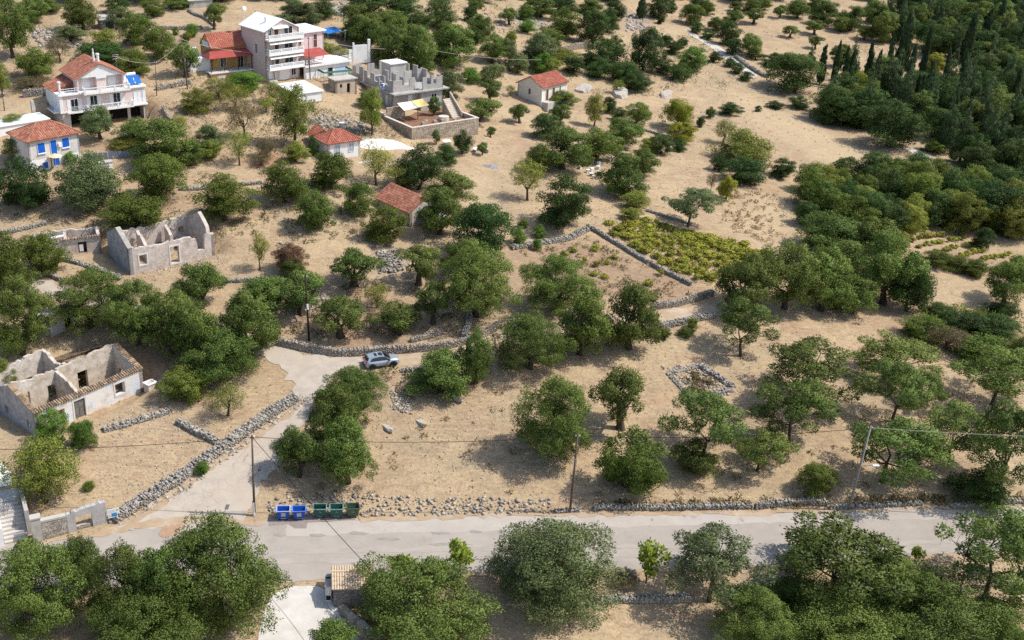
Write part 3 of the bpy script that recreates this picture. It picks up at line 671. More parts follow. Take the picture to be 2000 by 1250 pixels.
# ---- house with the blue shutters ----
h = place('blue_shutter_house', 62, 340, 50, 'small grey two storey house with blue shutters and hipped terracotta roof', 'house', -.4)
wall(wall(wall(wall(MB(), (0, 0), (8.7, 0), .3, -.6, 5.7), (8.7, 0), (8.7, 6.7), .3, -.6, 5.7), (8.7, 6.7), (0, 6.7), .3, -.6, 5.7), (0, 6.7), (0, 0), .3, -.6, 5.7).build('wall', mat('off_white_render', (.68, .655, .615), (.60, .575, .535), .7, c3=(.52, .495, .455), s3=.6), h)
plain(h, 'plinth_paint', M_white, (-.02, 8.72, -.03, 0, -.6, 2.45))
hip_roof(h, 0, 8.7, 0, 6.7, 5.7, 7.5, 3.6, .45)
for x0, x1, z0, z1, nm in ((1.5, 2.7, 3.5, 5.1, 'window'), (5.7, 6.9, 3.7, 5.2, 'window'), (3.7, 4.7, 2.8, 5.2, 'door'), (3.9, 4.9, 0, 2.2, 'door'), (2.0, 2.9, .9, 1.9, 'window'), (6.0, 6.8, .9, 2.0, 'window')):
    o = opening(h, 'x', x0, x1, z0, z1, -.03, -1, nm, pane=M_blue, mull=False, fw=.06)
    if nm == 'window': plain(o, 'sill', M_white, (x0 - .1, x1 + .1, -.2, -.03, z0 - .16, z0 - .07))
plain(h, 'air_conditioner', M_paint, (4.95, 5.5, -.35, -.02, 4.0, 4.6))
mb = MB(); mb.tube([(3.5, -.12, 0), (3.5, -.12, 2.6), (4.2, -.12, 2.7)], .06, 6); mb.build('drain_pipe', M_wood, h)
P = G(110, 330)
u = empty('patio_umbrella', (P[0], P[1], P[2]), 0, 'small pale yellow parasol by the blue shuttered house', 'parasol')
MB().tube([(0, 0, 0), (0, 0, 2.3)], .03, 6).build('pole', M_paint, u)
MB().add([(0, 0, 2.6)] + [(1.2 * math.cos(i * 1.047), 1.2 * math.sin(i * 1.047), 2.15) for i in range(6)], [(0, i + 1, (i + 1) % 6 + 1) for i in range(6)] + [(6, 5, 4, 3, 2, 1)]).build('canopy', mat('pale_yellow_cloth', (.70, .60, .36), (.64, .54, .32), 2), u)
h = place('blue_roof_shed', 22, 262, 52, 'low shed with a pale bluish white flat roof behind the blue house', 'shed')
wall(wall(wall(MB(), (-3, 0), (7.0, 0), .2, -1.5, 1.5), (7.0, 0), (7.0, 4.4), .2, -1.5, 1.5), (-3, 4.4), (-3, 0), .2, -1.5, 1.5).build('wall', M_white, h)
MB().slab([(-3.2, -.2, 1.6), (7.2, -.2, 1.6), (7.2, 4.6, 1.8), (-3.2, 4.6, 1.8)], .1).build('roof', mat('pale_blue_roof', (.62, .68, .74), (.72, .73, .74), .5), h)
plain(h, 'gate_pillar', M_conc2, (6.2, 6.7, 5.2, 5.7, -.5, 3.8))

# ---- white four storey house with the pink wing ----
h = place('white_roof_house', 521, 161, 55, 'tall four storey house with white gable roof and stacked white balconies', 'house', -.2)
W_, D_ = 7.5, 9.3
wall(MB(), (0, D_), (0, 0), .3, -1, 9.9).build('side_wall', M_beige, h)
wall(wall(wall(MB(), (0, 0), (W_, 0), .3, -1, [(0, 9.9), (W_ / 2, 11.7), (W_, 9.9)]), (W_, 0), (W_, D_), .3, -1, 9.9), (W_, D_), (0, D_), .3, -1, [(0, 9.9), (W_ / 2, 11.7), (W_, 9.9)]).build('front_wall', M_beige, h)
gable_roof(h, 0, W_, 0, D_, 9.9, 11.75, .45, 'y', mat('white_roof', (.86, .86, .85), (.82, .82, .81), 1), .15, tile=False)
for z in (2.55, 5.35, 8.05):
    plain(h, 'balcony', M_white, (-.05, W_ + .2, -1.5, 0, z, z + .28)); pw = plain(h, 'parapet', M_white, (-.05, W_ + .2, -1.5, -1.38, z + .28, z + .55))
    balustrade(h, -.05, W_ + .2, -1.5, -.05, z + .5, .65, .22)
for z in (2.9, 5.6, 8.35):
    opening(h, 'x', 2.0, 2.9, z, z + 2.0, 0, -1, 'balcony_door', pane=M_wood, mull=False); opening(h, 'x', 4.2, 6.0, z + .6, z + 1.9, 0, -1)
opening(h, 'x', .7, 1.3, 8.9, 10.0, 0, -1)
for z in (4.9, 7.6): MB().slab([(.2, -1.7, z - .1), (W_, -1.7, z - .1), (W_, 0, z + .45), (.2, 0, z + .45)], .04).build('awning', M_awn, h)
MB().slab([(1.4, -.9, 10.2), (4.8, -.9, 10.2), (4.8, 0, 10.6), (1.4, 0, 10.6)], .04).build('awning', M_awn, h)
opening(h, 'x', .6, 1.9, -.2, 2.2, 0, -1, 'door', pane=M_paint); opening(h, 'x', 2.9, 5.1, -.2, 2.1, 0, -1, 'garage_door', pane=M_white, mull=False); opening(h, 'x', 5.6, 6.5, .9, 2.2, 0, -1)
opening(h, 'y', 3.0, 3.8, 5.2, 7.0, 0, -1, pane=M_glass)
MB().tube([(2.0, 3.0, 10.6), (2.0, 3.0, 11.9)], .22, 6).build('chimney', M_white, h)
mb = MB(); mb.tube([(.6, 8.9, 9.9), (.6, 8.9, 13.2)], .04, 5); mb.tube([(.6, 8.75, 12.8), (.6, 8.55, 12.9)], [.5, .42], 10); mb.build('satellite_dish', M_paint, h)
# pink wing, terrace and garages to its right
wall(wall(wall(MB(), (W_ + .02, 2.0), (14.4, 2.0), .3, 2.8, 8.2), (14.4, 2.0), (14.4, 9), .3, 2.8, 8.2), (14.4, 9), (W_ + .02, 9), .3, 2.8, 8.2).build('wing_wall', M_rose, h)
MB().slab([(W_ + .05, 1.6, 8.45), (14.8, 1.6, 8.45), (14.8, 9.3, 8.6), (W_ + .05, 9.3, 8.6)], .25).build('wing_roof', M_white, h)
for x0 in (8.4, 12.0): opening(h, 'x', x0, x0 + .8, 5.2, 7.7, 2.0, -1, 'tall_door', pane=M_wood, mull=False, fw=.06)
A = [(7.8, -1.7, 4.3), (13.4, -1.7, 4.3), (13.4, 1.9, 5.1), (7.8, 1.9, 5.1)]; MB().slab(A, .06).build('red_awning', M_redsheet, h)
plain(h, 'terrace_slab', M_white, (W_ + .25, 18.6, -1.7, 1.95, 2.3, 2.6), (14.8, 18.6, 1.95, 5.5, 2.3, 2.6)); MB().rail(W_ + .4, 18.5, -1.6, -1.6, 2.6, 1.0, 16, .03, 3).build('iron_railing', M_metal, h); MB().rail(18.5, 18.5, -1.5, 5.4, 2.6, 1.0, 8, .03, 3).build('iron_railing', M_metal, h)
wall(wall(wall(MB(), (W_ + .3, -1.2), (18.3, -1.2), .3, -1.4, 2.3), (18.3, -1.2), (18.3, 5), .3, -1.4, 2.3), (18.3, 5), (W_ + .3, 5), .3, -1.4, 2.3).build('garage_wall', M_white, h)
opening(h, 'x', 13.2, 14.3, -.4, 1.6, -1.2, -1, 'door', pane=M_dark, mull=False); opening(h, 'x', 15.2, 17.4, .1, 1.5, -1.2, -1, 'window', pane=mat('pale_blue_shutter', (.50, .62, .74), (.46, .58, .70), 2), mull=False)
plain(h, 'terrace_post', M_paint, (18.1, 18.3, -1.6, -1.4, 2.6, 4.6))
# ---- ochre house with red veranda, left neighbour ----
h = place('ochre_house', 421, 146, 62, 'low ochre house with red tiled roof and long red veranda roof', 'house', .6)
wall(wall(wall(MB(), (0, 1.8), (10.5, 1.8), .3, -2, 4.2), (10.5, 7.5), (0, 7.5), .3, -1, 4.2), (0, 7.5), (0, 1.8), .3, -2, [(0, 4.2), (2.85, 6.3), (5.7, 4.2)]).build('wall', M_ochre, h)
gable_roof(h, .1, 10.4, 1.8, 7.5, 4.2, 6.4, .3, 'x', M_tile2)
plain(h, 'gable_paint', M_white, (-.06, 0, 3.0, 6.3, 4.0, 5.0))
A = [(-1.4, -1.0, 2.7), (11.0, -1.0, 2.7), (11.0, 2.0, 3.7), (-.2, 2.0, 3.7)]; mb = MB(); mb.slab(A, .08); mb.slab([(-1.4, 3.4, 2.7), (-1.4, -1.0, 2.7), (-.2, 2.0, 3.7), (-.2, 3.4, 3.7)], .08); mb.build('veranda_roof', M_redsheet, h)
mb = MB()
for x in (-1.1, 1.6, 4.4, 7.2, 10.0): mb.box(x, x + .14, -.8, -.66, 0, 2.7)
mb.build('veranda_posts', M_wood, h, kind='stuff'); plain(h, 'veranda_floor', M_white, (-1.4, 11.0, -1.0, 1.78, -.25, 0)); plain(h, 'veranda_base', M_ochre, (-1.2, 10.8, -.8, 1.7, -2.6, -.25))
MB().rail(-1.2, 10.8, -.8, -.8, 0, .95, 30, .02, 2).build('railing', M_dmetal, h)
for x0 in (1.8, 5.4, 8.4): opening(h, 'x', x0, x0 + 1.1, .4 if x0 != 5.4 else .02, 2.1, 1.8, -1, 'window', pane=M_glass)
opening(h, 'x', 0, 1.6, -2.2, -.8, -.82, -1, 'window', pane=M_paint)
for x in (-3.4, -2.6): MB().slab([(x, 3.2, 2.5), (x + .7, 3.2, 2.5), (x + .7, 4.8, 3.5), (x, 4.8, 3.5)], .07).build('solar_panel', M_panel, h)
MB().tube([(-3.5, 5.1, 3.7), (-1.9, 5.1, 3.7)], .3, 10).build('water_tank', M_paint, h); plain(h, 'flat_annex', M_white, (-4.2, -.1, 2.2, 6.0, -.6, 2.45))
# ---- white flat roofed shed ----
h = place('flat_roof_shed', 600, 203, 58, 'white concrete shed with sloping white roof below the garages', 'shed')
wall(wall(wall(MB(), (-2.5, 0), (3.2, 0), .2, -1, 1.9), (3.2, 0), (3.2, 7), .2, -1, 2.2), (-2.5, 7), (-2.5, 0), .2, -1, 2.2).build('wall', M_conc2, h)
MB().slab([(-2.7, -.3, 2.2), (3.4, -.3, 2.2), (3.4, 7.2, 2.7), (-2.7, 7.2, 2.7)], .18).build('roof', M_white, h)
plain(h, 'gable_panel', M_white, (-2.4, 3.1, -.06, -.01, .2, 1.9))
# ---- white yard wall by the garages and net enclosure ----
h = place('white_yard_wall', 655, 122, 70, 'stepped white yard wall right of the garages', 'wall'); plain(h, 'panel', M_white, (0, 4.0, 0, .25, -.5, 2.4)); plain(h, 'panel', M_white, (4.0, 7.2, .02, .26, -.5, 3.2)); plain(h, 'post', M_white, (3.8, 4.15, -.05, .32, -.5, 3.7)); plain(h, 'post', M_white, (7.1, 7.6, -.05, .5, -.5, 4.2))
h = place('netted_pen', 633, 163, 66, 'pen fenced with green netting below the garages', 'enclosure')
M_net = mat('green_net', (.10, .27, .22), (.08, .22, .18), 3)
mb = MB()
for x in (0, 2, 4, 5.9): mb.tube([(x, 0, 0), (x, 0, 2.3)], .05, 5)
for y in (1.6, 3.2): mb.tube([(5.9, y, 0), (5.9, y, 2.3)], .05, 5); mb.tube([(0, y, 0), (0, y, 2.3)], .05, 5)
mb.build('posts', M_metal, h, kind='stuff'); plain(h, 'floor', M_conc2, (-.2, 6.2, -.2, 3.6, -.8, 0))
mb = MB()
for a, b in (((0, 0), (5.9, 0)), ((5.9, 0), (5.9, 3.2)), ((0, 3.2), (0, 0))):
    L_ = math.dist(a, b); d = ((b[0] - a[0]) / L_, (b[1] - a[1]) / L_)
    for i in range(int(L_ / .3) + 1): x, y = a[0] + d[0] * i * .3, a[1] + d[1] * i * .3; mb.tube([(x, y, .9), (x, y, 2.2)], .018, 3, False)
    for z in (.9, 1.25, 1.6, 1.95): mb.tube([(a[0], a[1], z), (b[0], b[1], z)], .018, 3, False)
    mb.add([(a[0], a[1], 1.85), (b[0], b[1], 1.85), (b[0], b[1], 2.25), (a[0], a[1], 2.25), (a[0], a[1] + .02, 1.85), (b[0], b[1] + .02, 1.85), (b[0], b[1] + .02, 2.25), (a[0], a[1] + .02, 2.25)], [(0, 1, 2, 3), (7, 6, 5, 4), (3, 2, 6, 7), (0, 4, 5, 1)])
mb.build('netting', M_net, h)
# ---- small stone store below the pen ----
h = place('stone_store', 655, 183, 62, 'small stone outhouse with two dark openings below the netted pen', 'outhouse')
mb = MB(); wall(mb, (0, 0), (4.6, 0), .4, -.6, 2.4, [(1.0, 1.5, 1.0, 1.7), (2.5, 3.2, -.1, 1.7)]); wall(mb, (4.6, 0), (4.6, 3), .4, -.6, 2.4); wall(mb, (0, 3), (0, 0), .4, -.6, 2.4); mb.build('wall', M_stonew, h); plain(h, 'roof', M_conc2, (-.2, 4.8, -.2, 3.2, 2.4, 2.6)); plain(h, 'inner_shade_panel', M_dark, (.5, 4.1, .6, .7, -.5, 2.3))  # last box: dark panel painted as shade behind the two openings

# ---- unfinished concrete shell ----
h = place('concrete_shell', 766, 212, 60, 'unfinished grey concrete building with crenellated bare walls on top', 'building')
W_, D_ = 10.8, 15.5
mb = MB(); wall(mb, (0, 0), (6.2, 0), .3, -1.5, 2.75, [(3.5, 4.5, 0, 2.2)]); wall(mb, (6.2, -1.0), (W_, -1.0), .3, -1.5, 2.75, [(2.0, 3.2, 1.0, 2.1)]); wall(mb, (6.2, 0), (6.2, -1.0), -.3, -1.5, 2.75)
wall(mb, (W_, -1.0), (W_, D_), .3, -1.5, 2.75); wall(mb, (0, D_), (0, 0), .3, -1.5, 2.75, [(13.2, 13.9, .1, 2.1), (10.6, 11.2, 1.0, 1.9), (4.5, 5.0, 1.2, 1.8), (2.5, 3.0, 1.2, 1.8)]); wall(mb, (W_, D_), (0, D_), .3, -1.5, 2.75); mb.build('lower_wall', M_conc, h)
plain(h, 'inner_shade_panel', M_dark, (.5, W_ - .5, 1.0, 1.1, -1.3, 2.7), (.9, 1.0, 1.2, D_ - .6, -1.3, 2.7)); plain(h, 'floor_slab', M_conc, (-.5, W_ + 1.2, -1.5, D_ + .3, 2.75, 3.0))  # first boxes: near-black sheets painted as shade within the shell
opening(h, 'x', 8.2, 9.4, 1.0, 2.1, -1.0, -1, 'window', pane=M_glass); opening(h, 'x', 3.6, 4.4, 0, 2.1, 0, -1, 'door', pane=M_paint, mull=False); opening(h, 'y', 1.7, 2.3, .1, 2.1, 0, -1, 'door', pane=M_white, mull=False); opening(h, 'y', 4.2, 4.9, .9, 2.1, 0, -1, 'shutter_window', pane=M_paint, mull=False)
def crenel(p0, p1, pat, t=.22):
    mb = MB(); L_ = math.dist(p0, p1); s = 0; tot = sum(a for a, _ in pat); k = L_ / tot; top = []
    for a, z in pat:
        a *= k; top += [(s + .001, z), (s + a - .001, z)]; s += a
    wall(mb, p0, p1, t, 3.0, top); return mb
crenel((0, 0), (6.2, 0), [(2.2, 5.2), (1.6, 4.1), (.3, 5.3), (1.0, 5.4), (1.1, 3.2)]).build('parapet_wall', M_conc, h)
crenel((6.2, -1.0), (W_, -1.0), [(1.0, 5.4), (1.0, 4.0), (.5, 5.6), (.7, 4.0), (1.6, 5.2)]).build('parapet_wall', M_conc, h)
crenel((W_, -1.0), (W_, D_), [(1.8, 5.3), (1, 4.2), (1.2, 5.3), (1.2, 4.0), (2.0, 5.5), (1.2, 4.1), (1.5, 5.6), (1.4, 4.0), (2, 5.4), (2, 4.4)]).build('parapet_wall', M_conc, h)
crenel((0, D_), (0, 0), [(1.6, 5.5), (1.2, 4.3), (1.6, 5.8), (.3, 3.1), (1.4, 5.4), (1.2, 4.1), (1.6, 5.4), (1.4, 4.0), (.6, 4.9), (1.2, 3.6), (.8, 5.6), (1.4, 4.1), (1.6, 5.2)]).build('parapet_wall', M_conc, h)
crenel((W_, D_), (0, D_), [(1.6, 5.6), (1.2, 4.2), (1.8, 5.8), (1.2, 4.0), (1.6, 5.4), (1.4, 4.2), (2, 5.6)]).build('parapet_wall', M_conc, h)
crenel((3.6, 9), (3.6, .3), [(1.2, 5.4), (1.2, 3.4), (1.6, 5.3), (1.2, 3.2), (1.4, 5.2), (1.4, 3.4)]).build('inner_wall', M_conc, h); crenel((3.7, 6.0), (W_ - .25, 6.0), [(1.4, 5.5), (1.2, 3.2), (1.6, 5.3), (1.2, 3.3), (1.2, 5.4)]).build('inner_wall', M_conc, h)
plain(h, 'stair_hut', M_conc2, (5.0, 8.6, 9.0, 12.5, 3.0, 6.2)); plain(h, 'hut_roof', M_white, (4.8, 8.8, 8.8, 12.7, 6.2, 6.4))
for x, y in ((1.4, 2.4), (7.4, 3.0), (9.4, 8.0), (2.0, 11.5)): MB().tube([(x, y, 3.0), (x, y, 6.2)], .03, 4).build('rebar', M_wood, h)
plain(h, 'air_conditioner', M_paint, (-.7, -.02, 12.0, 12.8, 1.4, 2.2), label='white unit on a dark post beside the wall')
MB().box(-.55, .0, 2.6, 3.6, 3.1, 4.3).build('blue_sheet', mat('blue_white_sheet', (.10, .22, .58), (.75, .76, .78), 1.6, lo=.48, hi=.52), h)
# stone terrace in front of it with stairs
h = place('stone_terrace', 804, 273, 60, 'pink-beige stone retaining wall round the garden terrace of the concrete shell', 'terrace', -.5)
def masonry(mb, p0, p1, t, z0, z1, sz=.42, rng=random.Random(4)):
    """courses of squared stones on the outer face (right of p0 -> p1) and a core behind them"""
    d = Vector((p1[0] - p0[0], p1[1] - p0[1])); L_ = d.length; d /= L_; n = Vector((-d.y, d.x))
    wall(mb, p0, p1, t, z0, z1 - .02)
    z = z0
    while z < z1 - .05:
        hh = min(sz * rng.uniform(.5, .75), z1 - z); s = 0
        while s < L_ - .05:
            w_ = min(sz * rng.uniform(.6, 1.5), L_ - s); o = rng.uniform(.02, .07); g = .025
            P_ = lambda a, b, c: (p0[0] + d.x * a - n.x * b, p0[1] + d.y * a - n.y * b, c)
            mb.hexa([P_(s + g, o, z + g), P_(s + w_ - g, o * rng.uniform(.6, 1), z + g), P_(s + w_ - g, -.05, z + g), P_(s + g, -.05, z + g), P_(s + g, o, z + hh - g), P_(s + w_ - g, o, z + hh - g), P_(s + w_ - g, -.05, z + hh - g), P_(s + g, -.05, z + hh - g)])
            s += w_
        z += hh
mb = MB(); masonry(mb, (0, 0), (14.6, 0), .4, -1.6, 2.6); masonry(mb, (0, 9.5), (0, 0), .4, -1.2, 2.6); masonry(mb, (14.6, 0), (14.6, 7), .4, -1.6, 2.6); mb.build('stone_facing', M_stonew, h, kind='stuff')
plain(h, 'coping', mat('pale_coping', (.66, .58, .48), (.58, .50, .41), 2), (-.08, 14.7, -.08, .45, 2.6, 2.72), (-.08, .45, .45, 9.6, 2.6, 2.72), (14.15, 14.7, .45, 7, 2.6, 2.72))
plain(h, 'garden_soil', M_soil, (.4, 14.2, .4, 12.0, -.5, 1.9))
mb = MB(); masonry(mb, (0, 21), (0, 9.5), .35, -.4, 3.0); mb.build('side_wall', M_stonew, h, kind='stuff'); plain(h, 'coping', MATS['pale_coping'], (-.06, .42, 9.62, 21, 3.0, 3.1))
mb = MB()
for i in range(11): mb.box(11.9, 13.7, 4.6 + i * .32, 4.6 + (i + 1) * .32 + .02, 1.9, 2.1 + i * .27)
mb.build('stairs', MATS['pale_coping'], h)
wall(MB(), (13.75, 4.4), (13.75, 8.6), -.3, 1.9, [(0, 2.9), (4.2, 5.9)]).build('stair_wall', M_stonew, h)
mb = MB(); masonry(mb, (0.5, 9.6), (4.5, 9.6), .3, 1.9, 4.2); mb.build('back_wall', M_stonew, h, kind='stuff')
mb = MB(); mb.tube([(9.6, 4.2, 1.9), (9.6, 4.2, 2.7)], [1.0, 1.0], 14); mb.build('round_planter', MATS['pale_coping'], h)
for i, (x, y) in enumerate(((7.0, 3.4), (8.4, 3.0), (5.6, 4.2), (4.2, 3.0), (10.9, 2.6))): MB().box(x, x + .7, y, y + .5, 1.9, 2.35 + .1 * (i % 2)).build('garden_block', M_lime, h)
P = Vector(h.location); rot = h.rotation_euler.z
def loc(h, x, y, z): return h.matrix_basis @ Vector((x, y, z)) if False else (h.location.x + math.cos(h.rotation_euler.z) * x - math.sin(h.rotation_euler.z) * y, h.location.y + math.sin(h.rotation_euler.z) * x + math.cos(h.rotation_euler.z) * y, h.location.z + z)
def sail(pts, label, m):
    e = empty('shade_sail', loc(h_t, *pts[0]), 60, label, 'shade sail'); o0 = Vector(pts[0]); n = 6; mb = MB(); V = []
    a, b, c, d = [Vector(p) - o0 for p in pts]
    for j in range(n + 1):
        for i in range(n + 1):
            p = a.lerp(b, i / n).lerp(d.lerp(c, i / n), j / n); p.z -= .5 * math.sin(math.pi * i / n) * math.sin(math.pi * j / n); V.append(tuple(p))
    mb.add(V, [(j * (n + 1) + i, j * (n + 1) + i + 1, (j + 1) * (n + 1) + i + 1, (j + 1) * (n + 1) + i) for j in range(n) for i in range(n)]); mb.build('cloth', m, e, True)
    q = MB()
    for p in (a, b): q.tube([(p.x, p.y, p.z), (p.x, p.y, p.z - 2.3)], .05, 5)
    q.build('poles', M_wood, e, kind='stuff')
h_t = h
sail([(2.2, 6.2, 4.2), (4.9, 5.8, 4.5), (5.4, 9.0, 5.0), (2.6, 9.4, 4.9)], 'white shade sail over the garden terrace', M_awn)
sail([(5.1, 6.0, 4.5), (7.4, 5.8, 4.7), (7.9, 9.0, 5.2), (5.6, 9.2, 5.0)], 'yellow shade sail beside the white one on the terrace', mat('sail_yellow', (.72, .58, .25), (.66, .52, .22), 2))
# white gravel heap below the terrace
mb = MB(); V_, F_ = [], []; nr, na = 5, 22; c0 = G(752, 282)
def heap(name, cx_, cy_, rx, ry, hh, m, label, cat, rot=0.0, seed=0, top=False):
    r = random.Random(seed); V_ = [(0, 0, hh)]; nr, na = 6, 26
    for i in range(1, nr + 1):
        for j in range(na):
            a = 2 * math.pi * j / na; q = i / nr; k = 1 + .16 * math.sin(3 * a + seed) + r.uniform(-.07, .07)
            x, y = rx * q * k * math.cos(a), ry * q * k * math.sin(a); X, Y = x * math.cos(rot) - y * math.sin(rot), x * math.sin(rot) + y * math.cos(rot)
            V_.append((X, Y, hh * (1 - q) ** 1.2 * r.uniform(.75, 1.2) + hz(cx_ + X, cy_ + Y) - hz(cx_, cy_) - (.12 if i == nr else -.03)))
    F_ = [(0, 1 + j, 1 + (j + 1) % na) for j in range(na)] + [(1 + (i - 1) * na + j, 1 + i * na + j, 1 + i * na + (j + 1) % na, 1 + (i - 1) * na + (j + 1) % na) for i in range(1, nr) for j in range(na)]
    o = MB().add(V_, F_).build(name, m, None, True); o.location = (cx_, cy_, hz(cx_, cy_)); return tag(o, label, cat)
heap('gravel_heap', c0[0], c0[1] , 5.6, 2.6, .9, mat('white_gravel', (.80, .78, .73), (.74, .70, .64), 3, bump=.4), 'heap of bright white gravel below the stone terrace', 'gravel heap', .3, 2)

# ---- white house with the hipped red roof ----
h = place('hip_roof_house', 641, 312, 62, 'small white house with red hipped roof and two windows', 'house', -.3)
wall(wall(wall(wall(MB(), (0, 0), (6.0, 0), .3, -.5, 3.0), (6.0, 0), (6.0, 5.5), .3, -.5, 3.0), (6.0, 5.5), (0, 5.5), .3, -.5, 3.0), (0, 5.5), (0, 0), .3, -.5, 3.0).build('wall', M_white, h)
hip_roof(h, 0, 6.0, 0, 5.5, 3.0, 4.5, 2.7, .35, M_tile2); gable_roof(h, .0, 3.2, 5.5, 8.0, 3.0, 4.1, .3, 'y', M_tile2, name='rear_roof'); plain(h, 'rear_wall', M_white, (.1, 3.1, 5.5, 7.8, -.5, 3.0))
for x0 in (1.3, 3.9): opening(h, 'x', x0, x0 + .9, 1.2, 2.6, 0, -1, 'window', pane=mat('grey_blue_shutter', (.38, .45, .50), (.34, .40, .45), 2))
plain(h, 'yard_slab', M_white, (-.3, 7.2, -2.4, -.02, -.9, -.25))
# ---- red roofed cottage ----
h = place('red_roof_cottage', 1057, 209, 46, 'white cottage with plain red gable roof on the right of the slope', 'cottage', -.2)
Wc, Dc = 8.3, 6.4
wall(MB(), (0, Dc), (0, 0), .3, -1.2, [(0, 4.3), (Dc / 2, 5.9), (Dc, 4.3)]).build('gable_wall', M_cream, h); wall(wall(wall(MB(), (0, 0), (Wc, 0), .3, -1.2, 4.3), (Wc, 0), (Wc, Dc), .3, -1.2, [(0, 4.3), (Dc / 2, 5.9), (Dc, 4.3)]), (Wc, Dc), (0, Dc), .3, -1.2, 4.3).build('front_wall', M_cream, h)
gable_roof(h, 0, Wc, 0, Dc, 4.3, 5.95, .4, 'x', M_tile2)
for x in (-.05, Wc - .25): plain(h, 'corner_band', M_white, (x, x + .3, -.05, .2, -1.2, 4.2))
plain(h, 'base_band', M_white, (-.06, -.01, 0, Dc, 1.2, 1.35)); plain(h, 'top_band', M_white, (-.06, -.01, 0, Dc, 4.0, 4.15)); plain(h, 'porch', M_conc2, (.1, Wc, -1.6, -.06, -1.2, 1.25))
opening(h, 'y', 2.9, 3.5, 2.3, 3.5, 0, -1, pane=M_glass, mull=False)
for x0, x1, z0 in ((1.3, 2.1, 1.3), (3.4, 4.2, 1.3), (5.8, 6.2, 2.6)): opening(h, 'x', x0, x1, z0, 3.6, 0, -1, 'door' if z0 < 2 else 'window', pane=M_wood if z0 < 2 else M_glass, mull=False)
# ---- stone barn with the terracotta roof ----
h = place('stone_barn', 800, 444, 55, 'old stone barn with a sagging red tiled roof among round trees', 'barn', -.2)
Wb, Db = 5.6, 8.6
wall(MB(), (0, Db), (0, 0), .45, -.6, 2.7, step=.7, jag=.04).build('side_wall', M_ruin, h); wall(wall(wall(MB(), (0, 0), (Wb, 0), .45, -.6, [(0, 2.7), (Wb / 2, 4.3), (Wb, 2.7)], [(3.4, 4.0, 2.2, 2.9)]), (Wb, 0), (Wb, Db), .45, -.6, 2.7), (Wb, Db), (0, Db), .45, -.6, [(0, 2.7), (Wb / 2, 4.3), (Wb, 2.7)]).build('gable_wall', M_ruin, h)
plain(h, 'inner_shade_panel', M_dark, (.6, Wb - .6, .8, .9, -.5, 3.0))  # dark panel, painted shade behind the gable opening
gable_roof(h, 0, Wb, 0, Db, 2.7, 4.4, .35, 'y', M_tile)
MB().slab([(1.6, -2.4, 1.6), (5.0, -2.4, 1.6), (5.0, -.03, 2.1), (1.6, -.03, 2.1)], .06).build('blue_lean_to', mat('blue_sheet_roof', (.40, .52, .62), (.33, .44, .54), 2, rough=.5), h)
plain(h, 'lean_to_wall', M_conc2, (3.3, 5.2, -2.3, -2.1, -.6, 1.4), (5.0, 5.2, -2.1, -.02, -.6, 1.5)); mb = MB(); mb.tube([(1.8, -2.2, -.6), (1.8, -2.2, 1.55)], .07, 5); mb.build('lean_to_post', M_wood, h)
# ---- stone hut on the upper left slope ----
h = place('stone_hut', 198, 58, 66, 'little grey stone hut with a green door on the upper left slope', 'hut')
wall(wall(wall(wall(MB(), (0, 0), (4.2, 0), .4, -.6, 2.0, [(1.0, 2.6, -.1, 1.6)]), (4.2, 0), (4.2, 3.4), .4, -.6, 2.0), (4.2, 3.4), (0, 3.4), .4, -.6, 2.1), (0, 3.4), (0, 0), .4, -.6, 2.0).build('wall', M_grey, h)
MB().slab([(-.3, -.2, 2.05), (4.5, -.2, 2.05), (4.5, 3.7, 2.5), (-.3, 3.7, 2.5)], .12).build('roof', M_conc2, h); plain(h, 'door', mat('dark_green_paint', (.05, .09, .075), (.04, .07, .06), 2), (1.02, 2.58, .1, .18, -.1, 1.58))
h = place('flat_shed', 370, 16, 66, 'low grey flat shed above the straw terrace', 'shed'); plain(h, 'wall', M_conc, (0, 5.4, 0, 3, -.6, 1.5)); plain(h, 'roof', M_conc2, (-.2, 5.6, -.2, 3.2, 1.5, 1.65))
h = place('blue_tarpaulin', 640, 78, 62, 'blue and white tarpaulin shelter behind the pink wing', 'tarpaulin')
MB().slab([(0, 0, 1.3), (3.2, 0, 1.5), (3.4, 3.6, 2.0), (.2, 3.4, 1.8)], .05).build('blue_sheet', mat('bright_blue_sheet', (.03, .22, .62), (.02, .17, .5), 2, rough=.5), h); MB().slab([(3.2, 0, 1.5), (5.4, .4, .9), (5.6, 3.8, 1.3), (3.4, 3.6, 2.0)], .05).build('white_sheet', M_awn, h)
q = MB()
for x, y in ((.2, .2), (3.1, .2), (.3, 3.2), (3.3, 3.4), (5.3, .6), (5.5, 3.6)): q.tube([(x, y, -.3), (x, y, 1.2)], .05, 5)
q.build('poles', M_metal, h, kind='stuff')
h = place('white_shelter_roof', 1790, 6, 70, 'white metal roof glimpsed in the wood at the top edge', 'roof'); MB().slab([(0, 0, 2.6), (9, 0, 2.6), (9, 5, 3.2), (0, 5, 3.2)], .12).build('sheet', M_white, h); plain(h, 'wall', M_greyp, (.3, 8.7, .3, 4.7, -1, 2.5))
# ================= ruins, shelter and gateway =================
rr = random.Random(21)
def tilerow(mb, A, B, run, rise, inward, rows=2, pitch=.32):
    """weathered tile rows lying on a wall top from A to B, sloping up over `run` towards `inward`"""
    A = Vector(A); B = Vector(B); i = Vector((inward[0], inward[1], 0)).normalized(); C_ = B + i * run + Vector((0, 0, rise)); D_ = A + i * run + Vector((0, 0, rise))
    return tiles(mb, A, B, C_, D_, pitch=pitch, course=run / rows, r=.13)
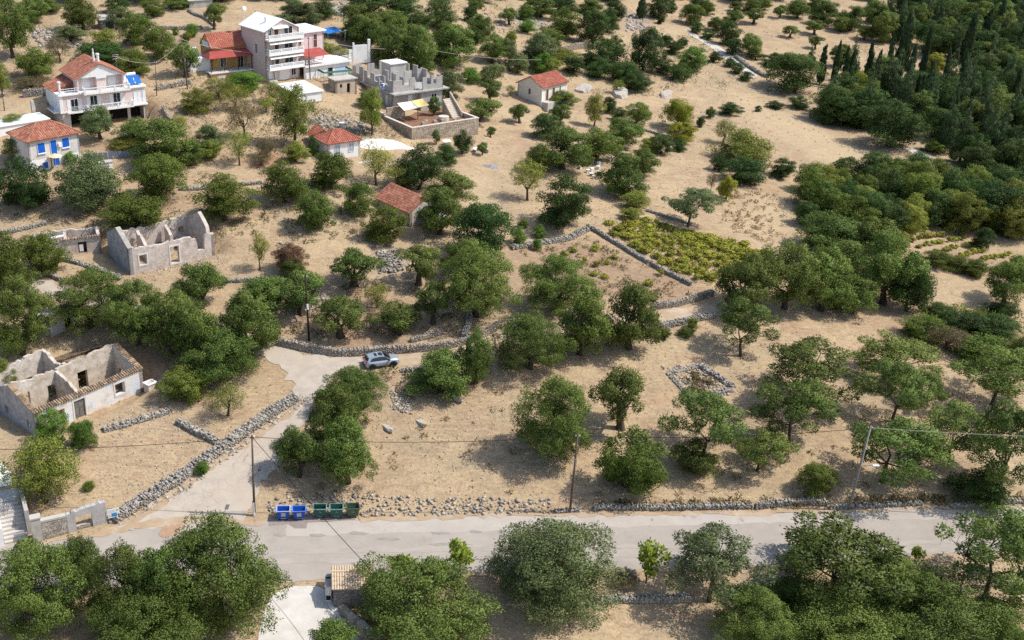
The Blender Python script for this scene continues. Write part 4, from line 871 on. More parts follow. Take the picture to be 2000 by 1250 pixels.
# ---- lower ruin with bluish plaster ----
h = place('blue_plaster_ruin', 72, 852, 43, 'roofless ruined house with bluish plaster at the lower left', 'ruin', -.1)
Lf, Df, He, Ha, t = 15.1, 10.2, 3.05, 4.9, .5
fo = [(2.5, 3.9, .75, 2.2), (5.2, 6.7, .1, 2.5), (11.0, 12.4, 1.0, 2.5)]
wall(MB(), (0, 0), (Lf, 0), t, -1.0, [(0, He), (6, He - .1), (10, He + .1), (Lf, He + .15)], fo, .45, .14, rr).build('front_wall', M_ruinb, h)
gz = [(0, He), (Df / 2, Ha), (Df, 2.7)]
wall(MB(), (0, Df), (0, 0), t, -1.0, [(Df - s, z) for s, z in gz[::-1]], [(Df - 1.9, Df - 1.2, .6, 1.6), (Df - 6.6, Df - 5.8, .7, 1.7)], .45, .14, rr).build('left_gable', mat('ruin_grey_plaster', (.46, .44, .42), (.31, .31, .32), 1.2, c3=(.22, .22, .24), s3=1.0, bump=.6), h)
wall(MB(), (Lf, 0), (Lf, Df), t, -.6, gz, [(2.0, 2.9, .3, 1.9), (3.4, 4.2, .5, 2.0)], .45, .14, rr).build('right_gable', M_ruin, h)
wall(MB(), (.5, Df / 2), (Lf - .5, Df / 2), .45, -.8, [(0, Ha), (3, 4.5), (6, 4.4), (9, 4.75), (14.1, Ha)], [(1.0, 2.1, 1.2, 3.1), (4.5, 5.8, .1, 2.8), (8.7, 10.1, .6, 3.0)], .4, .22, rr).build('spine_wall', mat('ruin_cream_plaster', (.58, .50, .40), (.38, .31, .24), 1.1, c3=(.63, .58, .51), s3=.9, bump=.6), h)
wall(MB(), (6.6, .5), (6.6, Df / 2), .4, -.8, [(0, 3.0), (2.2, 3.9), (4.6, 4.5)], (), .45, .20, rr).build('cross_wall', MATS['ruin_cream_plaster'], h)
wall(MB(), (8.2, Df), (.5, Df), -.45, -.8, [(0, 5.0), (3, 4.7), (5, 4.4), (7.7, 3.2)], [(2.2, 3.2, 0, 2.0)], .4, .22, rr).build('rear_wall', M_ruin, h)
wall(MB(), (8.2, Df / 2 + .5), (8.2, Df - .0), .45, -.8, [(0, 4.6), (2, 3.9), (3.4, 4.6), (4.6, 5.0)], [(1.0, 2.4, 0, 2.2)], .4, .22, rr).build('cross_wall', M_ruin, h)
wall(MB(), (Lf - .5, Df), (8.7, Df), -.45, -.8, 2.9, (), .45, .20, rr).build('rear_wall', M_ruin, h)
mb = MB(); mb.slab([(8.7, Df, 3.0), (Lf - .4, Df + .2, 2.9), (Lf - .6, Df / 2 + 1.4, 4.1), (11.8, Df / 2 + 1.7, 3.6), (11.3, Df / 2 + .5, 4.4), (8.7, Df / 2 + .5, 4.6)][::-1], .12)
tiles(mb, (Lf - .4, Df + .3, 3.0), (8.7, Df + .3, 3.05), (8.7, Df / 2 + 2.3, 4.1), (Lf - .5, Df / 2 + 2.3, 4.0), pitch=.26, course=.5); mb.build('collapsed_roof', M_oldtile, h)
mb = MB(); tilerow(mb, (-.1, -.16, He + .02), (6.2, -.16, He - .08), .8, .25, (0, 1)); tilerow(mb, (6.2, -.16, He - .05), (Lf + .1, -.16, He + .15), .8, .25, (0, 1)); mb.build('eave_tiles', M_oldtile, h, kind='stuff')
for x0, inn in ((-.12, (1, 0)), (Lf + .12, (-1, 0))):
    mb = MB(); a, b = ((x0, Df / 2, Ha + .06), (x0, 0, He + .1)); (tilerow(mb, a, b, .62, .05, inn, 1, .3) if x0 < 0 else tilerow(mb, b, a, .62, .05, inn, 1, .3)); mb.build('verge_tiles', M_oldtile, h, kind='stuff')

frm = mat('pale_surround', (.66, .63, .58), (.57, .53, .47), 1.5, c3=(.47, .42, .36), s3=.8)
for a, b, z0, z1 in fo:
    o = ring(MB(), 'x', a, b, z0, z1, 0, .2, .05, -1).build('door_surround' if z1 - z0 > 2 else 'window_surround', frm, h)
    if z1 - z0 > 2:
        for q in range(2): MB().box(a + q * (b - a) / 2 + .02, a + (q + 1) * (b - a) / 2 - .02, .15, .22, z0, z1).build('door_leaf', M_oldwood, o)
    elif a < 3: MB().box(a, b, .2, .26, z0, z0 + .7).build('broken_shutter', M_oldwood, o)
for i in range(4): plain(h, 'step', frm, (4.9 - i * .12, 7.0 + i * .12, -.35 - i * .34, -.02 - i * .34, -1.4, .02 - i * .2))
mb = MB()
for _ in range(60):
    x, y = (rr.uniform(1, 6), rr.uniform(1, 4.6)) if rr.random() < .4 else (rr.uniform(8, 14), rr.uniform(1, 4.6))
    a = rr.uniform(0, 3.14); L_ = rr.uniform(.5, 1.8); mb.tube([(x, y, rr.uniform(-.1, .3)), (x + math.cos(a) * L_, y + math.sin(a) * L_, rr.uniform(0, .9))], .05, 4)
plain(h, 'earth_floor', M_soil, (.5, Lf - .5, .5, Df / 2, -.8, .06)); plain(h, 'rear_floor', M_soil, (.5, 8.2, Df / 2 + .5, Df - .02, -.8, .1))
mb.build('fallen_beams', mat('rotten_wood', (.17, .12, .085), (.11, .08, .06), 4), h, kind='stuff')
# small cistern box right of it
c = place('stone_cistern', 291, 765, 43, 'small white topped stone cistern at the right end of the lower ruin', 'cistern'); plain(c, 'body', M_ruin, (0, 1.2, 0, 1.0, -.4, .8)); ring(MB(), 'x', 0, 0, 0, 0, 0); 
mb = MB()
for b in ((-.1, 1.3, -.1, .15, .8, .92), (-.1, 1.3, .85, 1.1, .8, .92), (-.1, .15, .15, .85, .8, .92), (1.05, 1.3, .15, .85, .8, .92)): mb.box(*b)
mb.build('rim', M_white, c)
# ---- upper ruin ----
h = place('upper_ruin', 255, 538, 56.5, 'roofless stone house ruin with two gables in the middle left', 'ruin', -.1)
Lf, Df, He, Ha, t = 13.1, 7.9, 4.1, 6.0, .55
M_ruin2 = mat('ruin_grey_pink', (.60, .52, .455), (.41, .345, .295), 1.3, c3=(.66, .61, .56), s3=1.1, bump=.7)
fo = [(1.5, 2.6, 1.3, 2.75), (6.2, 7.5, .5, 3.0), (10.4, 11.5, 1.6, 4.6)]
wall(MB(), (0, 0), (Lf, 0), t, -.8, [(0, He), (.9, He - .1), (1.0, 3.8), (9.2, 3.9), (10.2, 3.5), (10.4, 2.4), (11.5, 2.2), (11.6, 3.5), (12.4, 3.9), (Lf, 3.6)], fo, .45, .22, rr).build('front_wall', M_ruin2, h)
wall(MB(), (0, Df), (0, 0), t, -.6, [(0, He), (Df / 2, Ha), (Df, He)], (), .45, .12, rr).build('left_gable', MATS['ruin_grey_plaster'], h)
wall(MB(), (Lf, 0), (Lf, Df), t, -.4, [(0, 3.6), (1.3, 3.4), (1.6, 4.4), (Df / 2, Ha - .1), (Df, He)], (), .6, .1, rr).build('right_gable', M_ruin2, h)
wall(MB(), (Lf - .55, Df), (.55, Df), -t, -.4, [(0, 4.2), (2, 4.0), (6, 3.9), (9, 3.7), (12, 3.9)], [(2.6, 3.5, .2, 2.8), (.6, 1.5, 1.7, 2.7)], .4, .22, rr).build('rear_wall', M_ruin2, h)
wall(MB(), (4.2, Df - .55), (4.2, 2.2), .45, -.4, [(0, 3.6), (1.6, 3.2), (3.2, 2.0), (5.1, .6)], (), .4, .25, rr).build('partition_stub', M_ruin2, h)
wall(MB(), (8.6, Df - .55), (8.6, 5.4), .45, -.4, [(0, 3.8), (1.8, 2.6)], (), .4, .25, rr).build('partition_stub', M_ruin2, h)
for a, b, z0, z1 in fo[:2]: ring(MB(), 'x', a, b, z0, z1, 0, .2, .05, -1).build('window_surround' if a < 3 else 'door_surround', mat('white_surround', (.70, .66, .62), (.62, .58, .53), 2), h)
for i in range(3): plain(h, 'step', M_grey, (4.6 - i * .0, 6.0, -1.1 - i * .45, -.7 - i * .45, -1.2, -.0 - i * .28))
mb = MB()
for a_, b_, wd_ in (((-.08, Df / 2, Ha + .03), (-.08, -.05, He + .03), .7),): mb.slab([a_, b_, (b_[0] + wd_, b_[1], b_[2]), (a_[0] + wd_, a_[1], a_[2])], .08)
mb.slab([(.62, Df / 2, Ha + .03), (.62, Df, He + .03), (-.08, Df, He + .03), (-.08, Df / 2, Ha + .03)], .08); mb.build('gable_coping', M_grey, h)
# ---- small ruin at its left ----
h = place('small_ruin', 70, 505, 73, 'small low roofless ruin with a dark doorway at the left', 'ruin', -.1)
wall(MB(), (0, 0), (9.2, 0), .45, -.6, [(0, 2.2), (3, 2.3), (9.2, 2.5)], [(6.0, 7.2, .2, 1.9)], .45, .16, rr).build('front_wall', M_ruin2, h); wall(MB(), (9.2, 0), (9.2, 4.4), .45, -.5, [(0, 2.5), (2.2, 3.0), (4.4, 2.6)], (), .4, .22, rr).build('right_wall', M_ruin2, h)
wall(MB(), (9.2, 4.4), (0, 4.4), -.45, -.4, 2.3, (), .4, .22, rr).build('rear_wall', M_ruin2, h); wall(MB(), (0, 4.4), (0, 0), .45, -.5, 2.2, (), .6, .1, rr).build('left_wall', M_ruin2, h); wall(MB(), (4.6, .45), (4.6, 4.0), .4, -.4, [(0, 1.8), (3.5, 2.3)], (), .5, .1, rr).build('partition', M_ruin2, h)
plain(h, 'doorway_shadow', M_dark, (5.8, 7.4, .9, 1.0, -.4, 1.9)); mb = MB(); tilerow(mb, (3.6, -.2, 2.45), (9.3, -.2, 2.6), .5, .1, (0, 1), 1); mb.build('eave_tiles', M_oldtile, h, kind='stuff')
for x in (5.6, 7.8): MB().tube([(x, .2, 2.4), (x - .4, 4.3, 2.3)], .08, 5).build('roof_beam', M_oldwood, h)
MB().slab([(.0, .9, 2.3), (4.2, 1.6, 2.5), (4.2, 2.1, 2.55), (0, 1.5, 2.35)], .1).build('fallen_coping', M_white, h)
plain(h, 'white_sheet', M_awn, (6.15, 6.7, -.02, .05, .5, 1.5))
# ---- foundation ruin in the field ----
h = place('foundation_ruin', 1345, 775, 42, 'low rectangular stone foundation in the dry field', 'ruin')
# ---- old hut hidden in the grove ----
h = place('hidden_hut', 96, 660, 47, 'pale hut with a dark doorway hidden under the grove at left', 'hut'); mb = MB(); wall(mb, (0, 0), (4.6, 0), .3, -.8, 2.4, [(2.4, 3.4, -.2, 1.9)]); wall(mb, (0, 3), (0, 0), .3, -.8, 2.4); wall(mb, (4.6, 0), (4.6, 3), .3, -.8, 2.4); mb.build('wall', M_greyp, h); plain(h, 'roof', M_conc2, (-.2, 4.8, -.2, 3.2, 2.4, 2.55)); plain(h, 'inner_shade_panel', M_dark, (.4, 4.2, .8, .9, -.6, 2.3))  # last box: painted shade filling the doorway

# ---- bus shelter ----
h = place('bus_shelter', 652, 1186, 88, 'small stone bus shelter with a tan barrel tile roof by the road', 'shelter', .0)
mb = MB(); masonry(mb, (0, 0), (3.8, 0), .3, -.6, 2.3, .3); masonry(mb, (0, 3.0), (0, 0), .3, -.4, 2.3, .3); wall(mb, (3.8, 0), (3.8, 3.0), .3, -.4, 2.3); mb.build('stone_wall', mat('shelter_stone', (.44, .38, .33), (.34, .295, .25), 3, c3=(.28, .24, .21), s3=1.5, bump=.4, island=.3), h, kind='stuff')
plain(h, 'bench', M_conc2, (.35, 3.45, .32, .8, -.4, .25)); plain(h, 'beam', M_wood, (.05, 3.75, 2.75, 2.95, 2.08, 2.28))
mb = MB(); mb.slab([(-.2, -.25, 2.28), (4.0, -.25, 2.28), (4.0, 1.5, 3.0), (-.2, 1.5, 3.0)], .1); mb.slab([(4.0, 3.25, 2.28), (-.2, 3.25, 2.28), (-.2, 1.5, 3.0), (4.0, 1.5, 3.0)], .1); rf = mb.build('roof', M_tan, h)
tm = MB()
for y0_, w0, r0_ in ((0, .115, .1), (.47, .095, .075)):
    for q, zz in ((-1, 0), (-.7, .72), (0, 1), (.7, .72), (1, 0)): tm.v.append((q * w0, y0_, zz * r0_))
tm.f = [(i, i + 1, i + 6, i + 5) for i in range(4)] + [(4, 3, 2, 1, 0), (5, 6, 7, 8, 9)]; tme_ = tm.mesh('roof_tile'); tme_.materials.append(M_tan)
sl_ = math.atan2(.72, 1.75)
for side in (0, 1):
    for i in range(17):
        for j in range(4):
            o = bpy.data.objects.new('roof_tile', tme_); COL.objects.link(o); o.parent = rf; x = -.08 + i * .248; d_ = j * .455 - .04
            if side == 0: o.location = (x + rr.uniform(-.01, .01), -.25 + d_ * math.cos(sl_), 2.29 + d_ * math.sin(sl_)); o.rotation_euler = (sl_, 0, rr.uniform(-.02, .02))
            else: o.location = (x + rr.uniform(-.01, .01), 3.25 - d_ * math.cos(sl_), 2.29 + d_ * math.sin(sl_)); o.rotation_euler = (sl_, 0, math.pi + rr.uniform(-.02, .02))
MB().tube([(-.2, 1.5, 3.03), (4.0, 1.5, 3.03)], .12, 8).build('ridge', M_tan, h)
k = place('meter_pillar', 636, 1176, 88, 'white meter pillar with dark slots at the left wall of the shelter', 'pillar'); plain(k, 'body', M_white, (0, .55, 0, 1.9, -.3, 1.75)); plain(k, 'cap', M_conc2, (-.04, .6, -.04, 1.94, 1.75, 1.85)); plain(k, 'lower_slot', M_dark, (.05, .5, -.03, .0, .25, .75)); plain(k, 'upper_slot', M_dark, (.05, .5, 1.2, 1.4, 1.86, 1.9))
h = place('forecourt_wall', 660, 1196, 88, 'low pale masonry wall beside the white forecourt', 'wall')
mb = MB(); a_ = G(660, 1196); b_ = G(722, 1262); c_ = G(760, 1310)
def toloc(e, p): d = Vector(p) - e.location; r = -e.rotation_euler.z; return (d.x * math.cos(r) - d.y * math.sin(r), d.x * math.sin(r) + d.y * math.cos(r), d.z)
pts_ = [toloc(h, p) for p in (a_, b_, c_)]
for p, q in zip(pts_, pts_[1:]): wall(mb, q[:2], p[:2], -.55, -1.2, .75, (), .45, .12, rr)
mb.build('masonry', M_lime, h)

# ---- gateway and stairs at the lower left ----
h = place('gateway_wall', 66, 1059, 67, 'old roadside wall with plastered gateway and stone infill at lower left', 'wall')
plain(h, 'pillar', M_conc2, (0, .95, -.1, .65, -.2, 2.75)); plain(h, 'pillar_cap', M_conc2, (-.08, 1.03, -.18, .73, 2.75, 2.9))
mb = MB(); masonry(mb, (.96, 0), (3.55, 0), .45, -.2, 2.15, .36); mb.build('stone_panel', mat('roadside_stone', (.50, .45, .385), (.40, .355, .30), 2.5, c3=(.33, .29, .25), s3=1.4, bump=.4, island=.3), h, kind='stuff'); plain(h, 'panel_coping', M_conc2, (.96, 3.55, -.08, .53, 2.15, 2.38))
wall(MB(), (3.56, -.05), (7.6, -.05), .5, -.2, [(0, 2.45), (.4, 2.55), (2, 2.7), (3.4, 3.0), (4.04, 2.95)], [(.85, 2.55, -.3, 1.95)], .45, .16, rr).build('plaster_frame', mat('grey_plaster', (.52, .50, .48), (.42, .40, .385), 1, c3=(.36, .345, .335), s3=.8, bump=.25), h)
mb = MB(); masonry(mb, (4.42, .1), (6.1, .1), .3, -.2, .75, .3); mb.build('infill_stones', M_lime, h, kind='stuff')
s_ = place('stone_stairs', 2, 1066, 67, 'flight of old stone stairs rising beside the road at the left edge', 'stairs')
for i in range(10): plain(s_, 'step', M_greyp, (.4, 2.75, .1 + i * .42, .1 + (i + 1) * .42 + .05, -.4, .14 + i * .24))  # darker step colour stands in for shadows on the flight
plain(s_, 'side_wall', M_white, (-.4, .35, -.2, 4.6, -.4, 2.2)); plain(s_, 'landing', M_conc2, (.4, 2.75, 4.35, 6.6, -.4, 2.45))
plain(s_, 'side_wall', M_conc2, (2.8, 3.2, .8, 6.4, -.4, 3.0))
h = place('information_sign', 212, 1021, 67, 'small information board in blue and white leaning by the lane wall', 'sign')
MB().tube([(.1, 0, -.1), (.1, 0, 1.5)], .035, 6).build('post', M_metal, h); MB().tube([(1.1, 0, -.1), (1.1, 0, 1.5)], .035, 6).build('post', M_metal, h)
bd = plain(h, 'board', M_paint, (0, 1.25, -.05, -.01, .55, 1.6)); plain(bd, 'blue_print', mat('sign_blue', (.05, .28, .62), (.04, .24, .56), 2), (.38, .95, -.058, -.052, .68, 1.1)); plain(bd, 'pink_print', mat('sign_pink', (.72, .55, .50), (.68, .50, .46), 2), (.06, .3, -.058, -.052, .7, 1.0)); plain(bd, 'pale_print', mat('sign_pale', (.55, .66, .78), (.52, .62, .74), 2), (.1, .75, -.058, -.052, 1.2, 1.52)); plain(bd, 'green_print', mat('sign_green', (.45, .52, .16), (.4, .47, .14), 2), (.9, 1.15, -.058, -.052, 1.3, 1.5))
# ================= trees =================
def leaves(rng, C, R, N, ls, ws, zs=.85, lobe_tone=.28, up=.25, centre=None):
    """diamond leaf sprays around lobe centres C (n,3) with radii R"""
    n = len(C); pr = R ** 2 / (R ** 2).sum(); li = rng.choice(n, N, p=pr)
    d = rng.normal(size=(N, 3)); d /= np.linalg.norm(d, axis=1)[:, None]
    rad = (.5 + .56 * rng.rand(N) ** .55); rad = np.where(rng.rand(N) < .1, rad * 1.3, rad); rad *= 1 + .22 * np.sin(d[:, 0] * 7 + li * 1.7) * np.cos(d[:, 1] * 6 + li)
    p = C[li] + d * (R[li] * rad)[:, None] * np.array([1, 1, zs])
    t = d * .7 + rng.normal(size=(N, 3)) * .6 + np.array([0, 0, up]); t /= np.linalg.norm(t, axis=1)[:, None]
    q = rng.normal(size=(N, 3)); s = np.cross(t, q); s /= np.linalg.norm(s, axis=1)[:, None] + 1e-9
    fn = np.cross(s, t); flip = np.where((fn * d).sum(1) < 0, -1.0, 1.0)[:, None]; s = s * flip; fn = fn * flip
    co = p - np.array([0, 0, .42 if centre is None else 0]); co /= np.linalg.norm(co, axis=1)[:, None] + 1e-9
    if centre is not None: co = np.tile([0, 0, 1.0], (N, 1))
    nn = d * .62 + co * .45 + fn * .42; nn /= np.linalg.norm(nn, axis=1)[:, None]
    L = ls * (.6 + .8 * rng.rand(N))[:, None]; Wd = ws * (.6 + .8 * rng.rand(N))[:, None]
    V = np.stack([p, p + t * L * .5 + s * Wd, p + t * L, p + t * L * .5 - s * Wd], 1).reshape(-1, 3)
    F = np.arange(4 * N).reshape(-1, 4)
    lt = rng.rand(n); tone = np.clip(.5 + (lt[li] - .5) * lobe_tone * 2 + rng.normal(size=N) * .2, 0, 1)
    return V, F, np.repeat(tone, 4), np.repeat(nn, 4, 0)

def limbs(rng, C, trunk_r, fork, base=(0, 0), nl=None, tw=.3, root=True):
    mb = MB(); bx, by = base
    k = len(C) if nl is None else min(nl, len(C)); sel = rng.choice(len(C), k, replace=False)
    f = Vector((bx + rng.uniform(-.04, .04), by + rng.uniform(-.04, .04), fork))
    ro = 1.5 if root else 1.15
    mb.tube([(bx, by, -.03), (bx + (f.x - bx) * .3, by + (f.y - by) * .3, fork * .3), tuple(f)], [trunk_r * ro, trunk_r, trunk_r * .8], 7)
    mains = [Vector(C[i]) for i in sel[:5]]; joints = []
    for c in mains:
        j = f.lerp(c, rng.uniform(.4, .6)) + Vector((rng.uniform(-.05, .05), rng.uniform(-.05, .05), rng.uniform(-.05, .03))); q = f.lerp(j, .5) + Vector((rng.uniform(-.03, .03), rng.uniform(-.03, .03), rng.uniform(-.03, .02)))
        r = trunk_r * rng.uniform(.42, .6); mb.tube([tuple(f - Vector((0, 0, .01))), tuple(q), tuple(j)], [r, r * .8, r * .62], 6, cap=False); joints.append((j, r * .6))
    for i in sel:
        c = Vector(C[i]); j, r = min(joints, key=lambda t_: (t_[0] - c).length); mid = j.lerp(c, .5) + Vector((rng.uniform(-.05, .05), rng.uniform(-.05, .05), rng.uniform(-.05, .04)))
        mb.tube([tuple(j), tuple(mid), tuple(c)], [r * .8, r * .5, r * .2], 5, cap=False)
        for _ in range(3):
            e = c + Vector(rng.normal(size=3) * .09); m2 = mid.lerp(c, rng.uniform(.1, .8))
            mb.tube([tuple(m2), tuple(m2.lerp(e, .5) + Vector((0, 0, .02))), tuple(e)], [r * .3, r * .2, r * .08], 4, cap=False)
    return mb

def spread(rng, n, lo, hi, rin, rout, rlo, rhi, dome=True):
    """lobe centres spread over a crown: unit diameter, height lo..hi"""
    out = []; tries = 0
    while len(out) < n and tries < 4000:
        tries += 1
        a = rng.uniform(0, 2 * math.pi); h = rng.rand(); z = lo + (hi - lo) * h
        env = math.sqrt(max(0, 1 - (max(0, h - .35) / .65) ** 2)) if dome else 1.0
        env *= .72 + .28 * min(1, h / .3)
        r = env * rng.uniform(rin, rout); c = np.array([r * math.cos(a), r * math.sin(a), z])
        if all(np.linalg.norm(c - o) > (rlo + rhi) * .48 for o in out) or tries > 2500: out.append(c)
    return np.array(out), rng.uniform(rlo, rhi, len(out))

def tufts(rng, C, R, k):
    """smaller tufts over each lobe, so that the crown is lumpy at two sizes"""
    n = len(C); d = rng.normal(size=(n, k, 3)); d[..., 2] = np.abs(d[..., 2]) * 1.1 - .25; d /= np.linalg.norm(d, axis=2)[..., None]
    c = C[:, None] + d * (R * rng.uniform(.7, .95, (n, 1)))[:, :1, None].reshape(n, 1, 1) * np.array([1, 1, .9]); r = R[:, None] * rng.uniform(.36, .58, (n, k))
    return c.reshape(-1, 3), r.ravel()
VAR = {}
BARK = mat('bark', (.10, .075, .055), (.055, .04, .03), 5, coord='obj')
def variant(kind, seed, fn):
    rng = np.random.RandomState(seed); (V_, F_, T_, N_), tr = fn(rng)
    rad = np.hypot(V_[:, 0], V_[:, 1]); kr = .5 / np.percentile(rad, 96 if kind != 'cyp' else 99); kz = 1 / np.percentile(V_[:, 2], 99)
    V_ = V_ * np.array([kr, kr, kz]); tr.v = [(x * kr, y * kr, z * kz) for x, y, z in tr.v]; cr = (V_, F_, T_, N_)
    me = npmesh(kind + '_crown', *cr); me.materials.append(BARK)
    tm = tr.mesh(kind + '_trunk'); tm.materials.append(BARK)
    VAR.setdefault(kind, []).append((me, tm))
def f_olive(rng):
    C, R = spread(rng, 26, .14, .82, .12, .39, .11, .18)
    C[:, :2] *= rng.uniform(.84, 1.16, 2); C[:, 0] += (C[:, 2] - .5) * rng.uniform(-.18, .18)
    c2, r2 = tufts(rng, C, R, 8); cr = leaves(rng, c2, r2, 26000, .024, .0068); return cr, limbs(rng, C, .045, .2, nl=12)
def f_bush(rng):
    C, R = spread(rng, 32, .08, .84, .12, .4, .11, .17); c2, r2 = tufts(rng, C, R, 8); cr = leaves(rng, c2, r2, 24000, .024, .007, lobe_tone=.24); return cr, limbs(rng, C, .035, .12, nl=8)
def f_big(rng):
    C, R = spread(rng, 40, .12, .86, .14, .42, .085, .15)
    C[:, :2] *= rng.uniform(.85, 1.15, 2); c2, r2 = tufts(rng, C, R, 9); cr = leaves(rng, c2, r2, 60000, .0155, .0046); return cr, limbs(rng, C, .035, .2, nl=16)
def f_open(rng):
    C, R = spread(rng, 30, .36, .9, .14, .46, .055, .115); cr = leaves(rng, C, R, 14000, .026, .006, zs=.8); return cr, limbs(rng, C, .019, .3, nl=26, tw=.5)
def f_pruned(rng):
    C, R = spread(rng, 20, .36, .9, .14, .42, .075, .14); cr = leaves(rng, C, R, 12000, .03, .0075); return cr, limbs(rng, C, .058, .28, nl=12)
def f_sparse(rng):
    C, R = spread(rng, 20, .34, .88, .1, .4, .09, .16); cr = leaves(rng, C, R, 7000, .025, .006); return cr, limbs(rng, C, .028, .26, nl=18)
def f_tall(rng):
    C, R = spread(rng, 26, .22, .88, .1, .36, .12, .19); c2, r2 = tufts(rng, C, R, 7); cr = leaves(rng, c2, r2, 17000, .026, .007, zs=.8); return cr, limbs(rng, C, .04, .2, nl=12)
def f_cyp(rng):
    n = 26; z = np.linspace(.08, .93, n); C = np.stack([rng.uniform(-.1, .1, n), rng.uniform(-.1, .1, n), z], 1)
    prof = np.minimum(1, (z + .06) * 5) * np.sqrt(np.clip(1.02 - z, 0, 1)); R = .37 * prof
    N = 5200; cr = leaves(rng, C, R, N, .1, .03, zs=.16, up=1.6); return cr, limbs(rng, C[-3:], .06, .2, nl=1, root=False)
def f_con(rng):
    C = []; R = []
    for z in np.linspace(.16, .94, 9):
        r = .42 * (1.04 - z)
        for k in range(max(1, int(9 * (1.05 - z)))):
            a = rng.uniform(0, 6.28); C.append((r * .75 * math.cos(a), r * .75 * math.sin(a), z - .03)); R.append(r * .42 + .02)
    C = np.array(C); R = np.array(R); cr = leaves(rng, C, R, 7500, .045, .009, zs=.35); return cr, limbs(rng, np.array([(0, 0, .9)]), .035, .4, nl=1)
def f_sap(rng):
    C, R = spread(rng, 9, .38, .9, .06, .32, .1, .16, False); cr = leaves(rng, C, R, 700, .11, .035, zs=1.1); return cr, limbs(rng, C, .022, .36, nl=8, root=False)
def f_vine(rng):
    C, R = spread(rng, 7, .35, .75, .08, .36, .13, .2); cr = leaves(rng, C, R, 420, .13, .055, zs=.8); return cr, limbs(rng, C, .028, .3, nl=4, root=False)
for kind, fn, k in (('olive', f_olive, 8), ('bush', f_bush, 6), ('big', f_big, 4), ('open', f_open, 6), ('pruned', f_pruned, 4), ('sparse', f_sparse, 4), ('tall', f_tall, 3), ('cyp', f_cyp, 3), ('con', f_con, 3), ('sap', f_sap, 3), ('vine', f_vine, 5)):
    for i in range(k): variant(kind, 11 + i * 7 + len(kind) * 31, fn)
LM = {
 'olive': leafmat('olive_leaves', (0.104, 0.152, 0.029), (0.219, 0.28, 0.066), .28), 'bush': leafmat('lentisk_leaves', (0.101, 0.147, 0.024), (0.207, 0.26, 0.05), .28),
 'dark': leafmat('dark_leaves', (0.047, 0.091, 0.021), (0.101, 0.161, 0.039), .28), 'silver': leafmat('silver_leaves', (0.126, 0.17, 0.059), (0.237, 0.29, 0.118), .28),
 'yellow': leafmat('yellow_leaves', (.220, .245, .024), (.350, .360, .050), .3), 'ygreen': leafmat('yellow_green_leaves', (0.194, 0.225, 0.035), (0.315, 0.332, 0.07), .28),
 'brown': leafmat('dry_leaves', (.190, .155, .072), (.270, .225, .110)), 'con': leafmat('conifer_needles', (.062, .104, .040), (.118, .165, .064), .2),
 'cyp': leafmat('cypress_leaves', (.042, .070, .027), (.084, .114, .044), .15), 'vine': leafmat('vine_leaves', (.300, .315, .034), (.455, .445, .085), .35),
 'fresh': leafmat('fresh_leaves', (0.107, 0.201, 0.027), (0.208, 0.322, 0.054), .28), 'sap': leafmat('sapling_leaves', (.220, .310, .035), (.380, .450, .080), .4), 'pink': leafmat('oleander_leaves', (.090, .135, .04), (.36, .13, .12)),
}
#   mesh kind, leaf material, tree name, category
KIND = {'O': ('big', 'olive', 'olive_tree', 'olive tree'), 'S': ('big', 'silver', 'olive_tree', 'olive tree'), 'o': ('olive', 'olive', 'olive_tree', 'olive tree'), 'd': ('bush', 'dark', 'evergreen_tree', 'tree'), 'b': ('bush', 'bush', 'mastic_tree', 'tree'), 'p': ('open', 'olive', 'olive_tree', 'olive tree'),
        'k': ('pruned', 'olive', 'olive_tree', 'olive tree'), 's': ('olive', 'silver', 'olive_tree', 'olive tree'), 'q': ('open', 'silver', 'olive_tree', 'olive tree'), 'y': ('olive', 'yellow', 'deciduous_tree', 'tree'),
        'g': ('tall', 'ygreen', 'almond_tree', 'tree'), 'n': ('sparse', 'brown', 'almond_tree', 'tree'), 'x': ('sparse', 'ygreen', 'almond_tree', 'tree'), 'c': ('cyp', 'cyp', 'cypress_tree', 'cypress'), 'f': ('con', 'con', 'fir_tree', 'fir tree'),
        'a': ('sap', 'sap', 'sapling', 'sapling'), 'h': ('bush', 'dark', 'shrub', 'shrub'), 'j': ('bush', 'bush', 'shrub', 'shrub'), 'w': ('bush', 'ygreen', 'shrub', 'shrub'), 'r': ('bush', 'fresh', 'shrub', 'shrub'), 'm': ('sparse', 'brown', 'dry_shrub', 'shrub'), 'e': ('bush', 'pink', 'oleander_bush', 'shrub')}
trng = random.Random(99); VI = {}
TREE_POS = []
